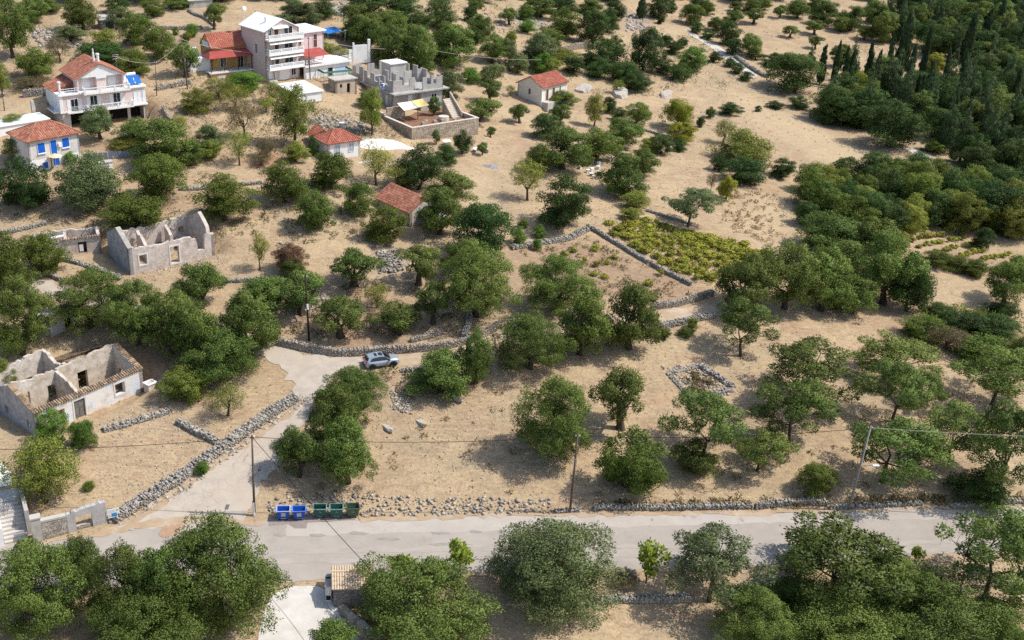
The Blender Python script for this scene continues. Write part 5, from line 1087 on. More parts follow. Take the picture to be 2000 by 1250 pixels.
def tree(cx, cy, w, h, code, label, group=None):
    """a tree whose crown fills the photo box centred on (cx, cy), w by h pixels"""
    mk, lk, name, cat = KIND[code]; top = cy - h / 2; bot = cy + h / 2
    P = G(cx, bot - .05 * h); s = FPX / pix(P)[2]; dep = math.atan2(CAMH - P[2], P[1]); sd, cd = math.sin(dep), math.cos(dep)
    if code in 'pknxacfg':
        yb = bot - .04 * w * sd; P = G(cx, yb); s = FPX / pix(P)[2]
        T = max(((yb - top) / s - (.2 * w / s * sd if code not in 'cf' else 0)) / cd, w / s * .5)
    else:
        c_ = math.sqrt(max((h / 2) ** 2 - (w / 2 * sd) ** 2, (h * .36) ** 2)) / cd      # half height of the crown as an ellipsoid
        yb = cy + c_ * cd * .97; P = G(cx, yb); s = FPX / pix(P)[2]; T = 2.0 * c_ / s
    W = w / s * (1.5 if code == 'c' else 1.03)
    i = VI.get(mk, trng.randrange(9)); VI[mk] = i + 1
    cme, tme = VAR[mk][i % len(VAR[mk])]
    e = bpy.data.objects.new(name, None); COL.objects.link(e); e.empty_display_size = .2
    e.location = (P[0], P[1], hz(P[0], P[1]) - .06); e.rotation_euler = (0, 0, trng.uniform(0, 6.28)); e.scale = (W, W, T)
    tag(e, label, cat, group)
    c = bpy.data.objects.new('crown', cme); t = bpy.data.objects.new('trunk', tme)
    for o in (c, t): COL.objects.link(o); o.parent = e
    c.material_slots[0].link = 'OBJECT'; c.material_slots[0].material = LM[lk]
    TREE_POS.append((P[0], P[1], W / 2))
    return e
# (centre x, centre y, width, height) of each crown as surveyed on the photograph, kind code, description
TREES = [
# foreground, below the road
(72,1166,212,190,'O','large olive tree at the lower left corner below the stairs'),
(245,1160,150,170,'O','olive tree squeezed between the two big ones at lower left'),
(432,1136,232,232,'O','biggest olive tree in the foreground, left of the white forecourt'),
(168,1108,84,118,'o','olive crown rising highest in the clump at lower left'),
(325,1165,125,170,'o','olive tree leaning on the left of the biggest foreground olive'),
(300,1250,230,150,'O','olive tree cut by the bottom edge below the big left one'),
(655,1262,120,95,'o','olive tree peeking over the bottom edge on the forecourt'),
(822,1190,268,175,'O','broad olive tree hiding the right side of the bus shelter'),
(1080,1115,228,190,'S','grey-green olive tree by the road right of the two small saplings'),
(1385,1118,188,160,'q','thin silvery olive tree by the road right of the lone sapling'),
(1625,1095,250,160,'p','spreading olive tree reaching over the road at lower right'),
(1545,1165,85,75,'o','small olive bush at the foot of the spreading lower right tree'),
(1468,1215,155,125,'O','olive tree at the bottom edge under the thin silvery tree'),
(1640,1225,260,110,'O','wide olive tree along the bottom edge at lower right'),
(1800,1200,250,140,'O','olive tree on the bank right of the spreading tree'),
(1720,1130,130,110,'O','olive tree between the road and the lower right bank'),
(1922,1085,195,180,'p','open olive tree by the road at the right edge'),
(1950,1220,120,90,'j','low scrub in the bottom right corner'),
(778,1102,52,48,'a','short leafy sapling just above the bus shelter olive'),
(900,1094,58,72,'a','taller sapling right of the short one by the road'),
(1262,1098,62,82,'a','lone yellow-green sapling between two silvery olives'),
(1786,1082,28,38,'a','slim sapling rising behind the lower right olives'),
(1215,1132,62,28,'m','dry brown shrub left of the lone sapling'),
# the field above the road
(690,762,128,95,'O','olive crown beside the lane opposite the parked car'),
(655,828,110,125,'o','olive tree in the middle of the clump by the lane'),
(585,888,92,100,'o','olive tree leaning over the lane at left of the clump'),
(680,890,118,125,'o','lowest olive tree of the clump above the waste bins'),
(862,730,120,88,'o','bushy olive tree right of the parked car'),
(928,702,62,100,'o','narrow olive tree beside the bushy one at the track'),
(1035,672,140,115,'O','dense olive tree below the dirt track at the centre'),
(1086,558,132,112,'O','olive tree at the lower edge of the brown plot'),
(1132,632,104,130,'o','olive tree standing in front of the brown plot trees'),
(1228,622,118,130,'o','rounded olive tree just left of the vineyard front wall'),
(1075,822,142,155,'O','large full olive tree in the middle of the dry field'),
(1212,778,110,122,'k','old olive tree with a thick bare trunk in the dry field'),
(1232,905,126,128,'b','compact green tree by the road wall right of the wooden pole'),
(1372,830,160,130,'p','wide open olive tree right of the compact tree by the road'),
(1478,880,120,85,'p','low sweeping olive limb reaching right in the dry field'),
(1355,895,90,70,'o','low olive shoots under the wide open tree'),
(1446,642,130,112,'p','thin olive tree standing alone below the far wall'),
(1575,728,195,130,'p','sprawling open olive tree above the foundation ruin'),
(1540,802,146,126,'p','umbrella shaped olive tree with one straight trunk'),
(1745,695,152,90,'p','open olive tree in the right field, upper of two'),
(1742,765,140,120,'p','open olive tree in the right field, lower of two'),
(1938,735,180,118,'p','open olive tree at the right edge of the field'),
(1722,878,196,135,'p','olive tree behind the leaning pole with the lamp'),
(1850,848,150,125,'p','olive tree right of the leaning pole'),
(1945,880,150,175,'p','tall olive tree at the right edge by the road wall'),
(1796,760,80,70,'p','small olive crown between the right field trees'),
(1596,938,74,62,'j','low round shrub at the road wall near the leaning pole'),
(1915,952,110,66,'h','dark shrub at the road wall at far right'),
# left, around the lower ruin
(45,622,130,155,'O','large olive tree at the left edge behind the lower ruin'),
(22,520,100,120,'b','tall bush at the left edge above the pale lane'),
(88,497,88,78,'b','round bush in front of the small ruin'),
(178,590,150,118,'O','olive tree left in the dense row behind the lower ruin'),
(270,615,130,130,'O','olive tree second in the dense row behind the lower ruin'),
(335,635,110,120,'o','olive tree third in the dense row behind the lower ruin'),
(395,560,92,92,'o','upright olive tree below the steps of the upper ruin'),
(375,660,120,130,'o','olive tree overlapping the row beside the lane bend'),
(430,690,150,110,'O','wide olive tree at the lane bend left of the wall'),
(490,640,122,125,'o','tall olive tree at the right end of the dense row'),
(365,752,98,72,'w','yellow-green shrub at the right end of the lower ruin'),
(445,780,72,66,'x','thin half bare shrub in the yard above the lane wall'),
(103,832,62,66,'r','bright green shrub at the front corner of the lower ruin'),
(162,851,54,56,'r','round bright green shrub left of the ruined gateway stones'),
(88,918,135,125,'g','yellowish tree above the roadside stairs'),
(12,735,40,60,'w','shrub growing at the left gable of the lower ruin'),
(173,948,25,18,'j','small green shrub behind the gateway wall'),
(395,915,28,26,'r','fresh green weed on the lane wall'),
(268,412,132,72,'b','broad low bush behind the upper ruin'),
# olive terraces in the centre left
(52,362,106,98,'d','dark round tree below the blue shuttered house at left edge'),
(173,362,118,105,'s','greyish olive tree below the blue shuttered house'),
(308,352,106,88,'b','round tree left in the row above the upper ruin'),
(440,390,108,88,'b','ball shaped tree right of the upper ruin gable'),
(556,358,92,80,'b','round tree at the dry wall below the scrub slope'),
(615,413,76,74,'b','small round tree left of the tiled barn'),
(697,390,68,66,'b','rounded tree touching the tiled barn on its left'),
(750,437,82,70,'b','round tree in front of the tiled barn'),
(858,415,88,92,'o','olive tree with a visible trunk right of the tiled barn'),
(880,368,90,66,'o','olive tree behind the right end of the tiled barn'),
(946,455,112,105,'d','large dense tree in the centre above the ruined walls'),
(648,335,88,72,'b','dense tree in front of the small white hip roofed house'),
(735,325,80,75,'x','brownish sparse tree right of the hip roofed house'),
(775,345,70,50,'x','low olive-brown shrub behind the tiled barn'),
(818,330,92,88,'d','tall green tree behind the tiled barn'),
(508,492,38,72,'x','slim half dry shrub right of the upper ruin'),
(566,503,66,54,'e','oleander bush with pink flowers by the dry wall'),
(690,522,98,72,'k','old olive with a stout trunk left of the grey stone heap'),
(817,517,88,80,'k','old olive with a stout trunk right of the grey stone heap'),
(590,572,96,84,'k','pruned olive tree behind the wooden pole near the lane'),
(522,572,112,72,'o','olive tree left of the wooden pole near the lane'),
(665,617,104,84,'k','pruned olive tree above the lane wall'),
(778,622,100,58,'k','low pruned olive above the wall behind the parked car'),
(846,590,68,86,'k','pruned olive left of the dark enclosure stones'),
(736,577,46,50,'x','nearly bare young tree among the pruned olives'),
(575,528,50,44,'o','olive shoots next to the oleander bush'),
(930,552,150,148,'O','large olive tree right of the enclosure stones'),
(895,505,80,70,'o','olive crown between the big central trees'),
(1014,462,32,34,'r','fresh green shrub at the left end of the rubble wall'),
(1053,452,26,26,'r','small fresh green shrub on the rubble wall'),
(1048,478,18,22,'r','tiny fresh green shrub below the rubble wall'),
(1022,436,20,16,'r','fresh green tuft above the rubble wall'),
# upper left slope
(25,58,78,112,'o','tall olive tree at the upper left corner'),
(72,124,76,58,'b','round tree below the rocks at upper left'),
(5,155,34,70,'g','tree at the left edge above the bend of the lane'),
(62,22,72,46,'o','olive tree on the terrace at upper left'),
(162,30,66,60,'o','olive tree with a trunk left of the stone hut'),
(118,98,52,48,'n','leafless brown tree above the pink house'),
(95,10,60,24,'o','olive crown at the top edge left of the stone hut'),
(230,12,54,30,'d','dark tree at the top edge above the stone hut'),
(236,36,54,40,'s','grey-green tree right behind the stone hut'),
(272,58,70,62,'b','rounded tree right of the stone hut'),
(300,14,48,36,'b','tree at the top edge above the straw terrace'),
(345,5,60,22,'o','olive crown on the top edge above the straw terrace'),
(318,88,66,60,'o','olive tree right of the house chimney, on the shady terrace'),
(364,118,62,66,'k','old olive tree with a bent trunk beside the tall pole'),
(206,82,66,48,'g','olive-brown tree behind the pink house ridge'),
(198,110,108,44,'d','green tree right behind the pink house roof'),
(262,122,64,48,'b','tree right of the pink house chimneys'),
(140,66,60,30,'s','pale shrub among the rocks at upper left'),
(60,160,90,26,'m','dry brown scrub along the wall left of the pink house'),
(418,34,38,48,'k','olive tree with a trunk above the ochre house'),
(425,15,34,18,'w','yellowish shrub above the ochre house'),
(376,60,28,24,'r','fresh green garden shrub above the ochre house'),
(343,61,14,16,'r','tiny green garden shrub on the terrace'),
(365,72,20,18,'w','reddish green garden shrub on the terrace'),
(414,79,18,18,'r','small bright tree behind the ochre roof'),
# around the houses
(196,242,78,62,'s','olive tree in front of the pink house balcony'),
(318,282,118,88,'o','dense olive tree right of the blue shuttered house'),
(262,255,60,44,'o','olive crown below the pink house loggia'),
(372,300,50,50,'o','olive tree at the right end of the dense clump by the pink house'),
(250,280,80,20,'w','trained green hedge row below the pink house'),
(25,235,52,26,'w','vine pergola foliage left of the blue shuttered house'),
(38,290,60,44,'w','vine creeper hanging left of the blue shuttered house'),
(140,308,28,22,'r','green creeper at the right corner of the blue shuttered house'),
(385,197,64,46,'w','yellow-green almond tree on the slope below the tall pole'),
(428,172,62,44,'x','sparse pale tree below the ochre house wall'),
(458,190,64,50,'x','sparse almond tree in the middle of the scrub slope'),
(478,232,60,74,'n','brown leafless tree on the scrub slope'),
(482,160,70,38,'r','fresh green shrub under the ochre house terrace'),
(530,180,52,44,'x','pale tree left of the white flat roofed shed'),
(520,205,40,30,'x','small tree behind the cactus on the scrub slope'),
(575,228,76,118,'g','tall yellow-green tree left of the hip roofed house'),
(578,298,48,40,'w','yellow-green shrub at the foot of the tall yellow-green tree'),
(612,285,22,38,'h','dark shrub at the left wall of the hip roofed house'),
(408,270,64,50,'s','pale green shrub on the scrub slope'),
(412,292,46,34,'w','leafy yellow-green shrub below the pale one'),
(468,288,50,70,'x','little thin tree with a bare stem on the scrub slope'),
(352,245,42,40,'x','yellow-brown shrub by the pink house drive'),
(520,290,50,40,'m','grey dry scrub at the foot of the brown tree'),
(510,312,50,26,'m','reddish dry bracken patch on the scrub slope'),
(628,95,70,34,'w','vine foliage over the yard beside the pink wing'),
(662,108,44,32,'w','yellow-green shrub at the white yard wall'),
(715,195,36,32,'s','grey-green shrub at the concrete shell corner'),
(727,218,46,90,'g','yellow-green tree with a forked trunk before the concrete shell'),
(755,118,40,24,'w','shrub behind the concrete shell'),
(847,212,28,44,'k','potted olive tree on the stone terrace'),
(878,172,56,62,'s','dense grey-green tree right of the concrete shell'),
(955,178,48,46,'k','old olive with a thick trunk on the bare slope, upper one'),
(940,215,76,46,'k','old olive with a wide flat crown on the bare slope'),
(1015,222,42,38,'k','small old olive on the bare slope, right of the wide one'),
(1092,226,44,42,'k','small old olive below the red roofed cottage'),
(870,303,46,40,'h','dark round shrub below the stone terrace, left one'),
(903,279,38,46,'h','dark pointed shrub below the stone terrace, right one'),
(852,268,20,28,'s','thin olive sapling below the stone terrace wall'),
(942,290,22,26,'k','tiny pruned olive beside the rubbish on the slope'),
(958,258,22,22,'k','tiny olive on the bare slope below the wide one'),
(920,148,34,30,'r','bright green shrub left of the access road'),
(962,145,50,38,'s','grey-green shrub beside the access road'),
(997,177,18,22,'x','little tree at the corner of the red roofed cottage'),
(1050,100,70,60,'s','grey olive tree behind the red roofed cottage'),
(1057,125,46,40,'r','bright green tree behind the red roofed cottage'),
(1078,132,36,34,'g','yellow-green tree right behind the red roofed cottage'),
(1010,125,40,36,'s','grey-green bush left behind the red roofed cottage'),
# top centre
(600,30,66,44,'s','grey olive tree right of the white roofed house'),
(632,18,50,34,'d','dark tree on the rocky top right of the white roofed house'),
(575,18,54,40,'s','grey olive tree behind the white roofed house'),
(560,40,40,24,'q','thin olive behind the white gable'),
(720,12,90,46,'d','dark green tree mass on the top edge'),
(785,18,76,46,'d','dark evergreen tree on the top edge, right of the first'),
(815,42,70,40,'d','dark evergreen tree below the top edge'),
(860,30,60,52,'d','dark evergreen tree ending the top wood'),
(700,48,84,66,'o','olive tree beside the blue tarpaulin'),
(765,48,72,48,'o','light olive crown among the trees behind the shell'),
(720,70,80,60,'o','olive tree behind the yard of the pink wing'),
(765,92,90,70,'o','olive tree behind the concrete shell, left one'),
(815,105,74,90,'o','olive tree behind the concrete shell, right one'),
(800,72,60,44,'o','olive crown above the concrete shell'),
(882,95,84,78,'o','broad olive tree with a trunk right of the concrete shell'),
(870,62,50,36,'o','olive crown behind the broad tree'),
(930,48,34,36,'o','small olive on the stony garden slope'),
(945,58,40,40,'b','dark round olive on the stony garden slope'),
(925,70,40,30,'h','shrub on the stony garden slope'),
(918,30,24,28,'h','dark narrow shrub on the rocky slope'),
(960,98,60,52,'o','olive tree above the access road'),
(993,105,44,50,'s','grey-green olive above the access road'),
(930,12,40,28,'o','olive on the top slope'),
(995,32,40,32,'k','olive with a short trunk in the garden'),
(1027,25,36,30,'b','tree at the garden corner'),
(1055,14,60,40,'o','olive crown at the top edge'),
(1030,52,34,26,'r','bright lemon tree in the garden'),
(997,72,22,20,'y','yellow bush in the garden'),
(1100,12,60,34,'d','dark tree in the hedge along the top edge'),
(1070,78,62,44,'b','round olive tree above the trained vine row'),
(1102,48,66,56,'b','large round tree above the vine row'),
(1158,58,56,66,'d','dark oak tree at the end of the vine row'),
(1186,42,44,44,'d','dark tree right of the oak'),
(1200,20,40,40,'d','dark tree left of the lone cypress'),
(1150,12,50,30,'o','olive crown on the top edge'),
(1252,16,13,40,'c','lone small cypress on the top track'),
(1285,16,48,40,'d','dark tree right of the lone cypress'),
(1312,14,20,24,'d','small dark tree at the fork of the track'),
(1290,38,16,18,'h','small dark shrub on the track bank'),
(1352,30,48,38,'b','round tree at the fork of the pale track'),
(1382,18,30,24,'b','small round tree behind the fork of the track'),
(1365,5,40,20,'d','dark crown on the top edge above the fork'),
(1090,105,86,18,'w','trained vine row on the masonry terrace'),
# thicket and fields, centre right
(1256,100,70,82,'d','tall dark tree in the centre of the thicket'),
(1180,108,76,56,'d','dark bush left of the tall thicket tree'),
(1120,130,42,32,'h','dark shrub at the left end of the thicket'),
(1150,118,36,30,'h','dark shrub in the left of the thicket'),
(1170,135,50,36,'h','leafy bush low in the thicket'),
(1215,142,56,40,'h','dark bush at the foot of the tall thicket tree'),
(1245,160,60,36,'h','dark bush at the lower edge of the thicket'),
(1200,90,36,36,'h','dark bush at the upper edge of the thicket'),
(1302,80,24,20,'h','single dark bush above the thicket'),
(1316,94,34,24,'h','bush right above the thicket'),
(1332,84,22,20,'h','little dark bush above the thicket'),
(1350,118,56,46,'r','leafy green bush at the right end of the thicket'),
(1325,142,50,32,'h','dark bush below the leafy thicket bush'),
(1295,128,40,34,'h','bush joining the two halves of the thicket'),
(1206,170,24,28,'x','thin grey shrub below the thicket'),
(1068,248,58,46,'d','dark tree below the small old olives'),
(1098,292,112,84,'o','broad tree in the centre below the old olives'),
(1166,285,82,62,'b','round tree right of the broad central tree'),
(1215,262,76,60,'o','olive tree at the dry wall left of the yellow tree'),
(1242,224,52,42,'o','olive tree above the dry wall'),
(1208,222,30,24,'h','little bush left of the wall olives'),
(1160,216,38,62,'g','upright green tree right of the cottage drive'),
(1190,206,28,30,'d','rounded green tree beside the upright one'),
(1097,196,56,34,'o','olive tree before the red roofed cottage'),
(1320,225,66,58,'y','bright yellow-green tree in the pale field'),
(1330,258,54,36,'y','yellow foliage at the foot of the bright tree'),
(1290,282,52,40,'h','green fig bush left under the bright yellow tree'),
(1326,284,28,24,'h','dark bush right under the bright yellow tree'),
(1265,286,36,28,'w','rust tinged bush left of the fig bush'),
(1412,255,44,46,'x','thin pale shrub alone in the pale field'),
(1425,213,44,24,'h','low green bush in the pale field'),
(1387,220,20,22,'h','small bush left of the low green bush'),
(1367,239,18,20,'h','tiny bush near the yellow tree'),
(1480,212,14,12,'h','tiniest bush at the right of the pale field'),
(1030,352,66,80,'x','olive-brown tree left of the big ball tree'),
(1052,310,50,56,'o','olive crown above the olive-brown tree'),
(1100,395,104,100,'d','big ball shaped dense tree in the centre'),
(1216,345,92,84,'o','grey-green olive tree beside the beehives'),
(1255,318,62,52,'o','olive crown right behind the beehive tree'),
(1343,408,106,80,'q','two lobed silvery olive at the top of the vineyard'),
(1238,392,52,36,'w','bright creeper on the wall above the vineyard'),
(1232,418,44,26,'w','vine tangle at the vineyard corner'),
(1417,368,36,46,'y','little yellow tree in the stubble field'),
(1388,355,20,36,'n','thin dark shrub left of the little yellow tree'),
(1448,288,108,66,'w','broad yellow-green tree at the stubble field edge'),
(1455,335,84,50,'d','dark bush under the broad yellow-green tree'),
(1405,320,36,30,'h','dark bush left of the broad yellow-green tree'),
(1526,328,50,38,'d','dark bush at the head of the stubble field'),
# trees along the far lane and the far straw field
(1400,48,36,26,'o','round olive above the hedge of the far lane'),
(1432,36,42,28,'o','low olive in the far straw field, first'),
(1472,32,40,30,'k','olive with a clear trunk in the far straw field'),
(1438,14,26,20,'b','small tree on the far terrace edge'),
(1468,12,36,24,'b','round tree on the far terrace edge'),
(1492,8,28,24,'b','tree on the far terrace edge, third'),
(1420,66,46,44,'d','dark tree in the hedge of the far lane'),
(1360,54,26,22,'h','hedge bush at the top of the far lane'),
(1382,68,30,18,'h','hedge bush second along the far lane'),
(1430,92,36,30,'h','hedge bush third along the far lane'),
(1462,88,46,40,'o','olive tree beside the far lane'),
(1475,104,30,26,'o','olive crown at the lower far lane'),
(1395,112,26,20,'h','bush left of the far lane'),
(1425,122,24,18,'h','bush low on the left of the far lane'),
(1440,134,26,20,'h','bush lower on the left of the far lane'),
(1456,148,28,18,'h','bush at the foot of the far lane'),
(1523,23,28,26,'k','little olive on the far straw field, left'),
(1557,18,44,36,'o','olive tree on the far straw field edge'),
(1608,28,54,46,'o','olive tree in the row at the far straw field'),
(1590,10,40,28,'o','olive crown at the top of the far row'),
(1660,38,50,46,'o','olive tree ending the far row'),
(1640,48,36,28,'o','low olive beside the far row'),
(1687,64,32,28,'k','small olive before the yellow-green wood edge'),
(1542,62,34,24,'k','tiny olive alone in the far straw field'),
(1590,54,38,28,'k','leaning small olive in the far straw field'),
(1592,83,30,26,'k','round small olive at the bottom of the far straw field'),
(1705,32,52,48,'o','olive tree at the left of the upper wood'),
(1735,50,60,40,'o','olive tree before the upper wood'),
# right: wood edge with named trees
(1510,118,46,28,'d','rounded tree at the left tip of the wood'),
(1550,145,100,72,'d','large dark tree at the left end of the wood'),
(1640,112,44,44,'o','olive among the leaning cypresses'),
(1672,175,36,62,'y','bright yellow-green poplar in the wood, left one'),
(1818,128,50,44,'y','bright yellow-green tree among the cypresses'),
(1805,8,34,20,'y','yellow tree on the top edge of the wood'),
(1860,14,30,30,'y','yellow tree right on the top edge of the wood'),
(1620,205,80,70,'d','dark tree on the wood edge over the pale field'),
(1735,245,110,90,'d','big dark tree at the wood corner by the pale path'),
(1690,215,80,70,'d','dark tree in the wood above the big corner tree'),
(1515,205,36,16,'h','low dark bush at the wood edge'),
(1560,200,40,24,'h','low bush under the large dark tree'),
(1830,245,60,60,'d','dark tree right of the big corner tree'),
(1820,285,40,26,'j','scrub bush beside the pale path'),
(1915,132,76,52,'n','grey-brown conifer crown in the wood'),
(1945,345,70,48,'o','olive in front of the dark wood at right'),
# cypresses and firs
(1757,92,20,110,'c','tallest cypress of the wood, brown tipped'),
(1885,80,16,90,'c','dark cypress standing alone in the upper wood'),
(1627,128,9,80,'c','bent thin cypress at the left of the group'),
(1645,135,8,76,'c','thin cypress right of the bent one'),
(1657,138,8,70,'c','thin cypress third from the left'),
(1706,142,9,74,'c','thin cypress before the tallest one'),
(1732,110,9,72,'c','cypress just left of the tallest one'),
(1795,120,11,110,'c','slender cypress between the tallest and the yellow tree'),
(1840,140,8,78,'c','thin cypress in front of the yellow tree'),
(1862,105,8,60,'c','thin cypress right behind the yellow tree'),
(1782,188,10,70,'c','front cypress on bare ground, left one'),
(1805,180,7,60,'c','front cypress on bare ground, thin middle one'),
(1796,178,7,54,'c','front cypress on bare ground, second one'),
(1970,25,14,50,'c','cypress at the upper right corner'),
(1990,30,14,60,'c','cypress at the right border near the top'),
(1935,265,10,70,'c','cypress at the lower right of the wood'),
(1908,270,9,56,'c','cypress left at the lower right of the wood'),
(1848,160,46,80,'f','dark fir left of the pines'),
(1885,178,50,90,'f','dark fir in the middle of the wood'),
(1925,195,44,80,'f','dark fir right in the middle of the wood'),
(1740,165,44,84,'f','grey fir below the tallest cypress'),
(1712,170,34,64,'f','fir right of the bright poplar'),
(1582,112,20,36,'f','pointed fir at the left tip of the wood'),
# right middle: thicket, dense olive clump, hedges
(1448,558,120,112,'o','olive tree at the left of the dense clump by the vineyard'),
(1532,545,118,128,'o','olive tree second in the dense clump'),
(1602,552,112,120,'o','olive tree low in the middle of the dense clump'),
(1625,462,130,84,'o','olive crown at the top of the dense clump'),
(1692,474,116,92,'o','olive crown at the upper right of the dense clump'),
(1642,516,120,90,'o','olive crown in the heart of the dense clump'),
(1725,532,122,136,'o','large olive tree at the right of the dense clump'),
(1770,556,76,110,'d','ivy dark tree ending the dense clump'),
(1662,580,96,76,'o','low olive at the foot of the dense clump'),
(1572,418,50,46,'h','dark bush at the corner of the stubble field'),
(1960,552,92,96,'o','olive tree at the right edge below the young vines'),
(1915,466,40,44,'h','dark shrub beside the young vines'),
(1955,602,60,34,'h','dark shrub at the right edge under the olive'),
(1755,475,34,40,'w','shrub right of the dense clump'),
(1830,505,60,32,'j','clipped hedge piece below the young vines, left'),
(1872,515,62,34,'j','clipped hedge piece below the young vines, middle'),
(1905,525,44,34,'j','clipped hedge piece below the young vines, right'),
(1800,640,90,50,'j','bramble bank right of the dry field, upper left'),
(1850,665,90,56,'m','brownish bramble bank right of the dry field'),
(1880,630,90,44,'h','dark bramble on the bank'),
(1940,640,90,50,'h','dark bramble by the right edge'),
(1920,685,120,56,'j','bramble bank at the right edge'),
(1835,605,60,26,'h','bramble at the top of the bank'),
(1985,690,60,60,'j','bramble hanging at the right border'),
(1340,648,36,20,'j','weeds below the retaining wall, right'),
(1295,650,30,22,'j','weeds below the retaining wall, left'),
(1352,632,22,22,'w','small shrub on the retaining wall'),
]
for r_ in TREES: tree(*r_)
# the rest of the wood at the right: each tree told by the nearest thing that stands out
USED = {r_[5] for r_ in TREES}
MARKS = [(1757,92,'the tallest cypress'),(1885,80,'the lone dark cypress'),(1672,175,'the bright poplar'),(1818,128,'the yellow tree among cypresses'),(1805,8,'the left yellow tree on the top edge'),(1860,14,'the right yellow tree on the top edge'),
 (1970,25,'the corner cypress'),(1735,245,'the big wood corner tree'),(1848,160,'the left dark fir'),(1925,195,'the right dark fir'),(1935,265,'the low right cypress'),(1945,345,'the olive before the wood'),(1845,372,'the tall thicket tree'),(1940,410,'the massive thicket tree'),
 (1572,418,'the stubble field corner bush'),(1526,328,'the bush heading the stubble field'),(1915,466,'the shrub beside the young vines'),(1690,470,'the upper right crown of the olive clump'),(1790,322,'the pale path tree'),(1705,32,'the first olive of the upper wood'),(1620,205,'the dark wood edge tree'),(1915,132,'the grey-brown conifer'),(1990,30,'the border cypress')]
def beside(x, y, what):
    d = sorted((math.hypot((x - a) * .8, y - b), a, b, nm) for a, b, nm in MARKS)
    for dist, a, b, nm in d:
        dx, dy = x - a, y - b
        v = '' if abs(dy) < abs(dx) * .4 else ('above' if dy < 0 else 'below'); h_ = '' if abs(dx) < abs(dy) * .4 else ('left' if dx < 0 else 'right')
        rel = {('above', ''): 'straight above', ('below', ''): 'straight below', ('', 'left'): 'left of', ('', 'right'): 'right of', ('above', 'left'): 'up left of', ('above', 'right'): 'up right of', ('below', 'left'): 'down left of', ('below', 'right'): 'down right of', ('', ''): 'beside'}[(v, h_)]
        for near in ('close ', '', 'farther '):
            if near == 'close ' and dist > 34: continue
            lab = what + ' ' + near + rel + ' ' + nm
            if lab not in USED: USED.add(lab); return lab
    return what + ' deep in the wood'
def fill(poly, n, sizes, codes, label, group, seed, ymin=14):
    r = random.Random(seed); xs = [p[0] for p in poly]; ys = [p[1] for p in poly]; pts = []; k = 0
    while len(pts) < n and k < 9000:
        k += 1; x, y = r.uniform(min(xs), max(xs)), r.uniform(min(ys), max(ys))
        if not inpoly(x, y, poly): continue
        if any(abs(x - a) < ymin * 1.5 and abs(y - b) < ymin for a, b in pts): continue
        pts.append((x, y))
    for x, y in sorted(pts, key=lambda q: q[1]):
        f = .75 + .5 * (y / 420); w = r.uniform(*sizes) * f; c = r.choice(codes)
        tree(x, y, w * (.62 if c == 'f' else 1), w * r.uniform(.8, 1.05) * (1.5 if c == 'f' else 1), c, beside(x, y, label[c]), group)
WL = {'d': 'dark evergreen tree', 'o': 'olive green tree', 's': 'grey-green tree', 'f': 'dark fir tree', 'w': 'yellow-green tree', 'b': 'rounded green tree'}
fill([(1690,30),(1740,0),(1760,-10),(2010,-10),(2010,120),(1900,110),(1800,80),(1720,75)], 46, (50, 70), 'ddddofof', WL, 'trees of the upper right wood', 3, 12)
fill([(1590,175),(1640,150),(1680,145),(1740,140),(1850,170),(2010,90),(2010,330),(1900,325),(1840,270),(1760,225),(1650,225)], 52, (54, 76), 'dddfdofd', WL, 'trees of the upper right wood', 4, 13)
fill([(1570,345),(1640,330),(1720,330),(1760,340),(1850,330),(1860,340),(2010,360),(2010,440),(1900,430),(1830,425),(1760,430),(1700,435),(1640,420),(1590,395)], 52, (46, 66), 'dddbwb', WL, 'trees of the thicket at right', 6, 12)
rs_ = random.Random(44)
for x_, y_, w_, h_, c_ in [(1600,130,11,70,'c'),(1690,130,11,80,'c'),(1745,150,12,90,'c'),(1770,140,11,90,'c'),(1808,165,10,76,'c'),(1870,150,12,84,'c'),(1855,215,11,76,'c'),(1880,240,11,76,'c'),(1975,180,12,80,'c'),(1920,60,12,70,'c'),(1945,40,12,70,'c'),(1985,90,12,80,'c'),
                               (1660,120,26,74,'f'),(1700,170,28,80,'f'),(1765,180,30,86,'f'),(1810,210,30,84,'f'),(1870,200,34,92,'f'),(1905,230,34,90,'f'),(1960,150,32,86,'f'),(1950,260,34,88,'f'),(1985,240,32,90,'f'),(1930,110,28,76,'f'),(1980,300,36,86,'f')]:
    tree(x_, y_, w_, h_, c_, beside(x_, y_, 'slender dark cypress' if c_ == 'c' else 'pointed dark fir'), 'cypresses and firs of the upper right wood')
tree(1790, 322, 70, 44, 'd', 'dark tree beside the pale path at the thicket'); tree(1845, 372, 80, 80, 'd', 'tall dark tree in the middle of the right thicket')
tree(1940, 410, 110, 90, 'd', 'massive dark tree at the right of the thicket')
# beyond the top edge of the view the grove goes on
r0 = random.Random(12)
for i in range(46):
    x = -40 + i * 46 + r0.uniform(-14, 14); tree(x, r0.uniform(-34, -16), r0.uniform(46, 70), r0.uniform(36, 50), r0.choice('ooddb'), 'tree of the grove along the top edge of the hillside', 'trees along the top of the hillside')
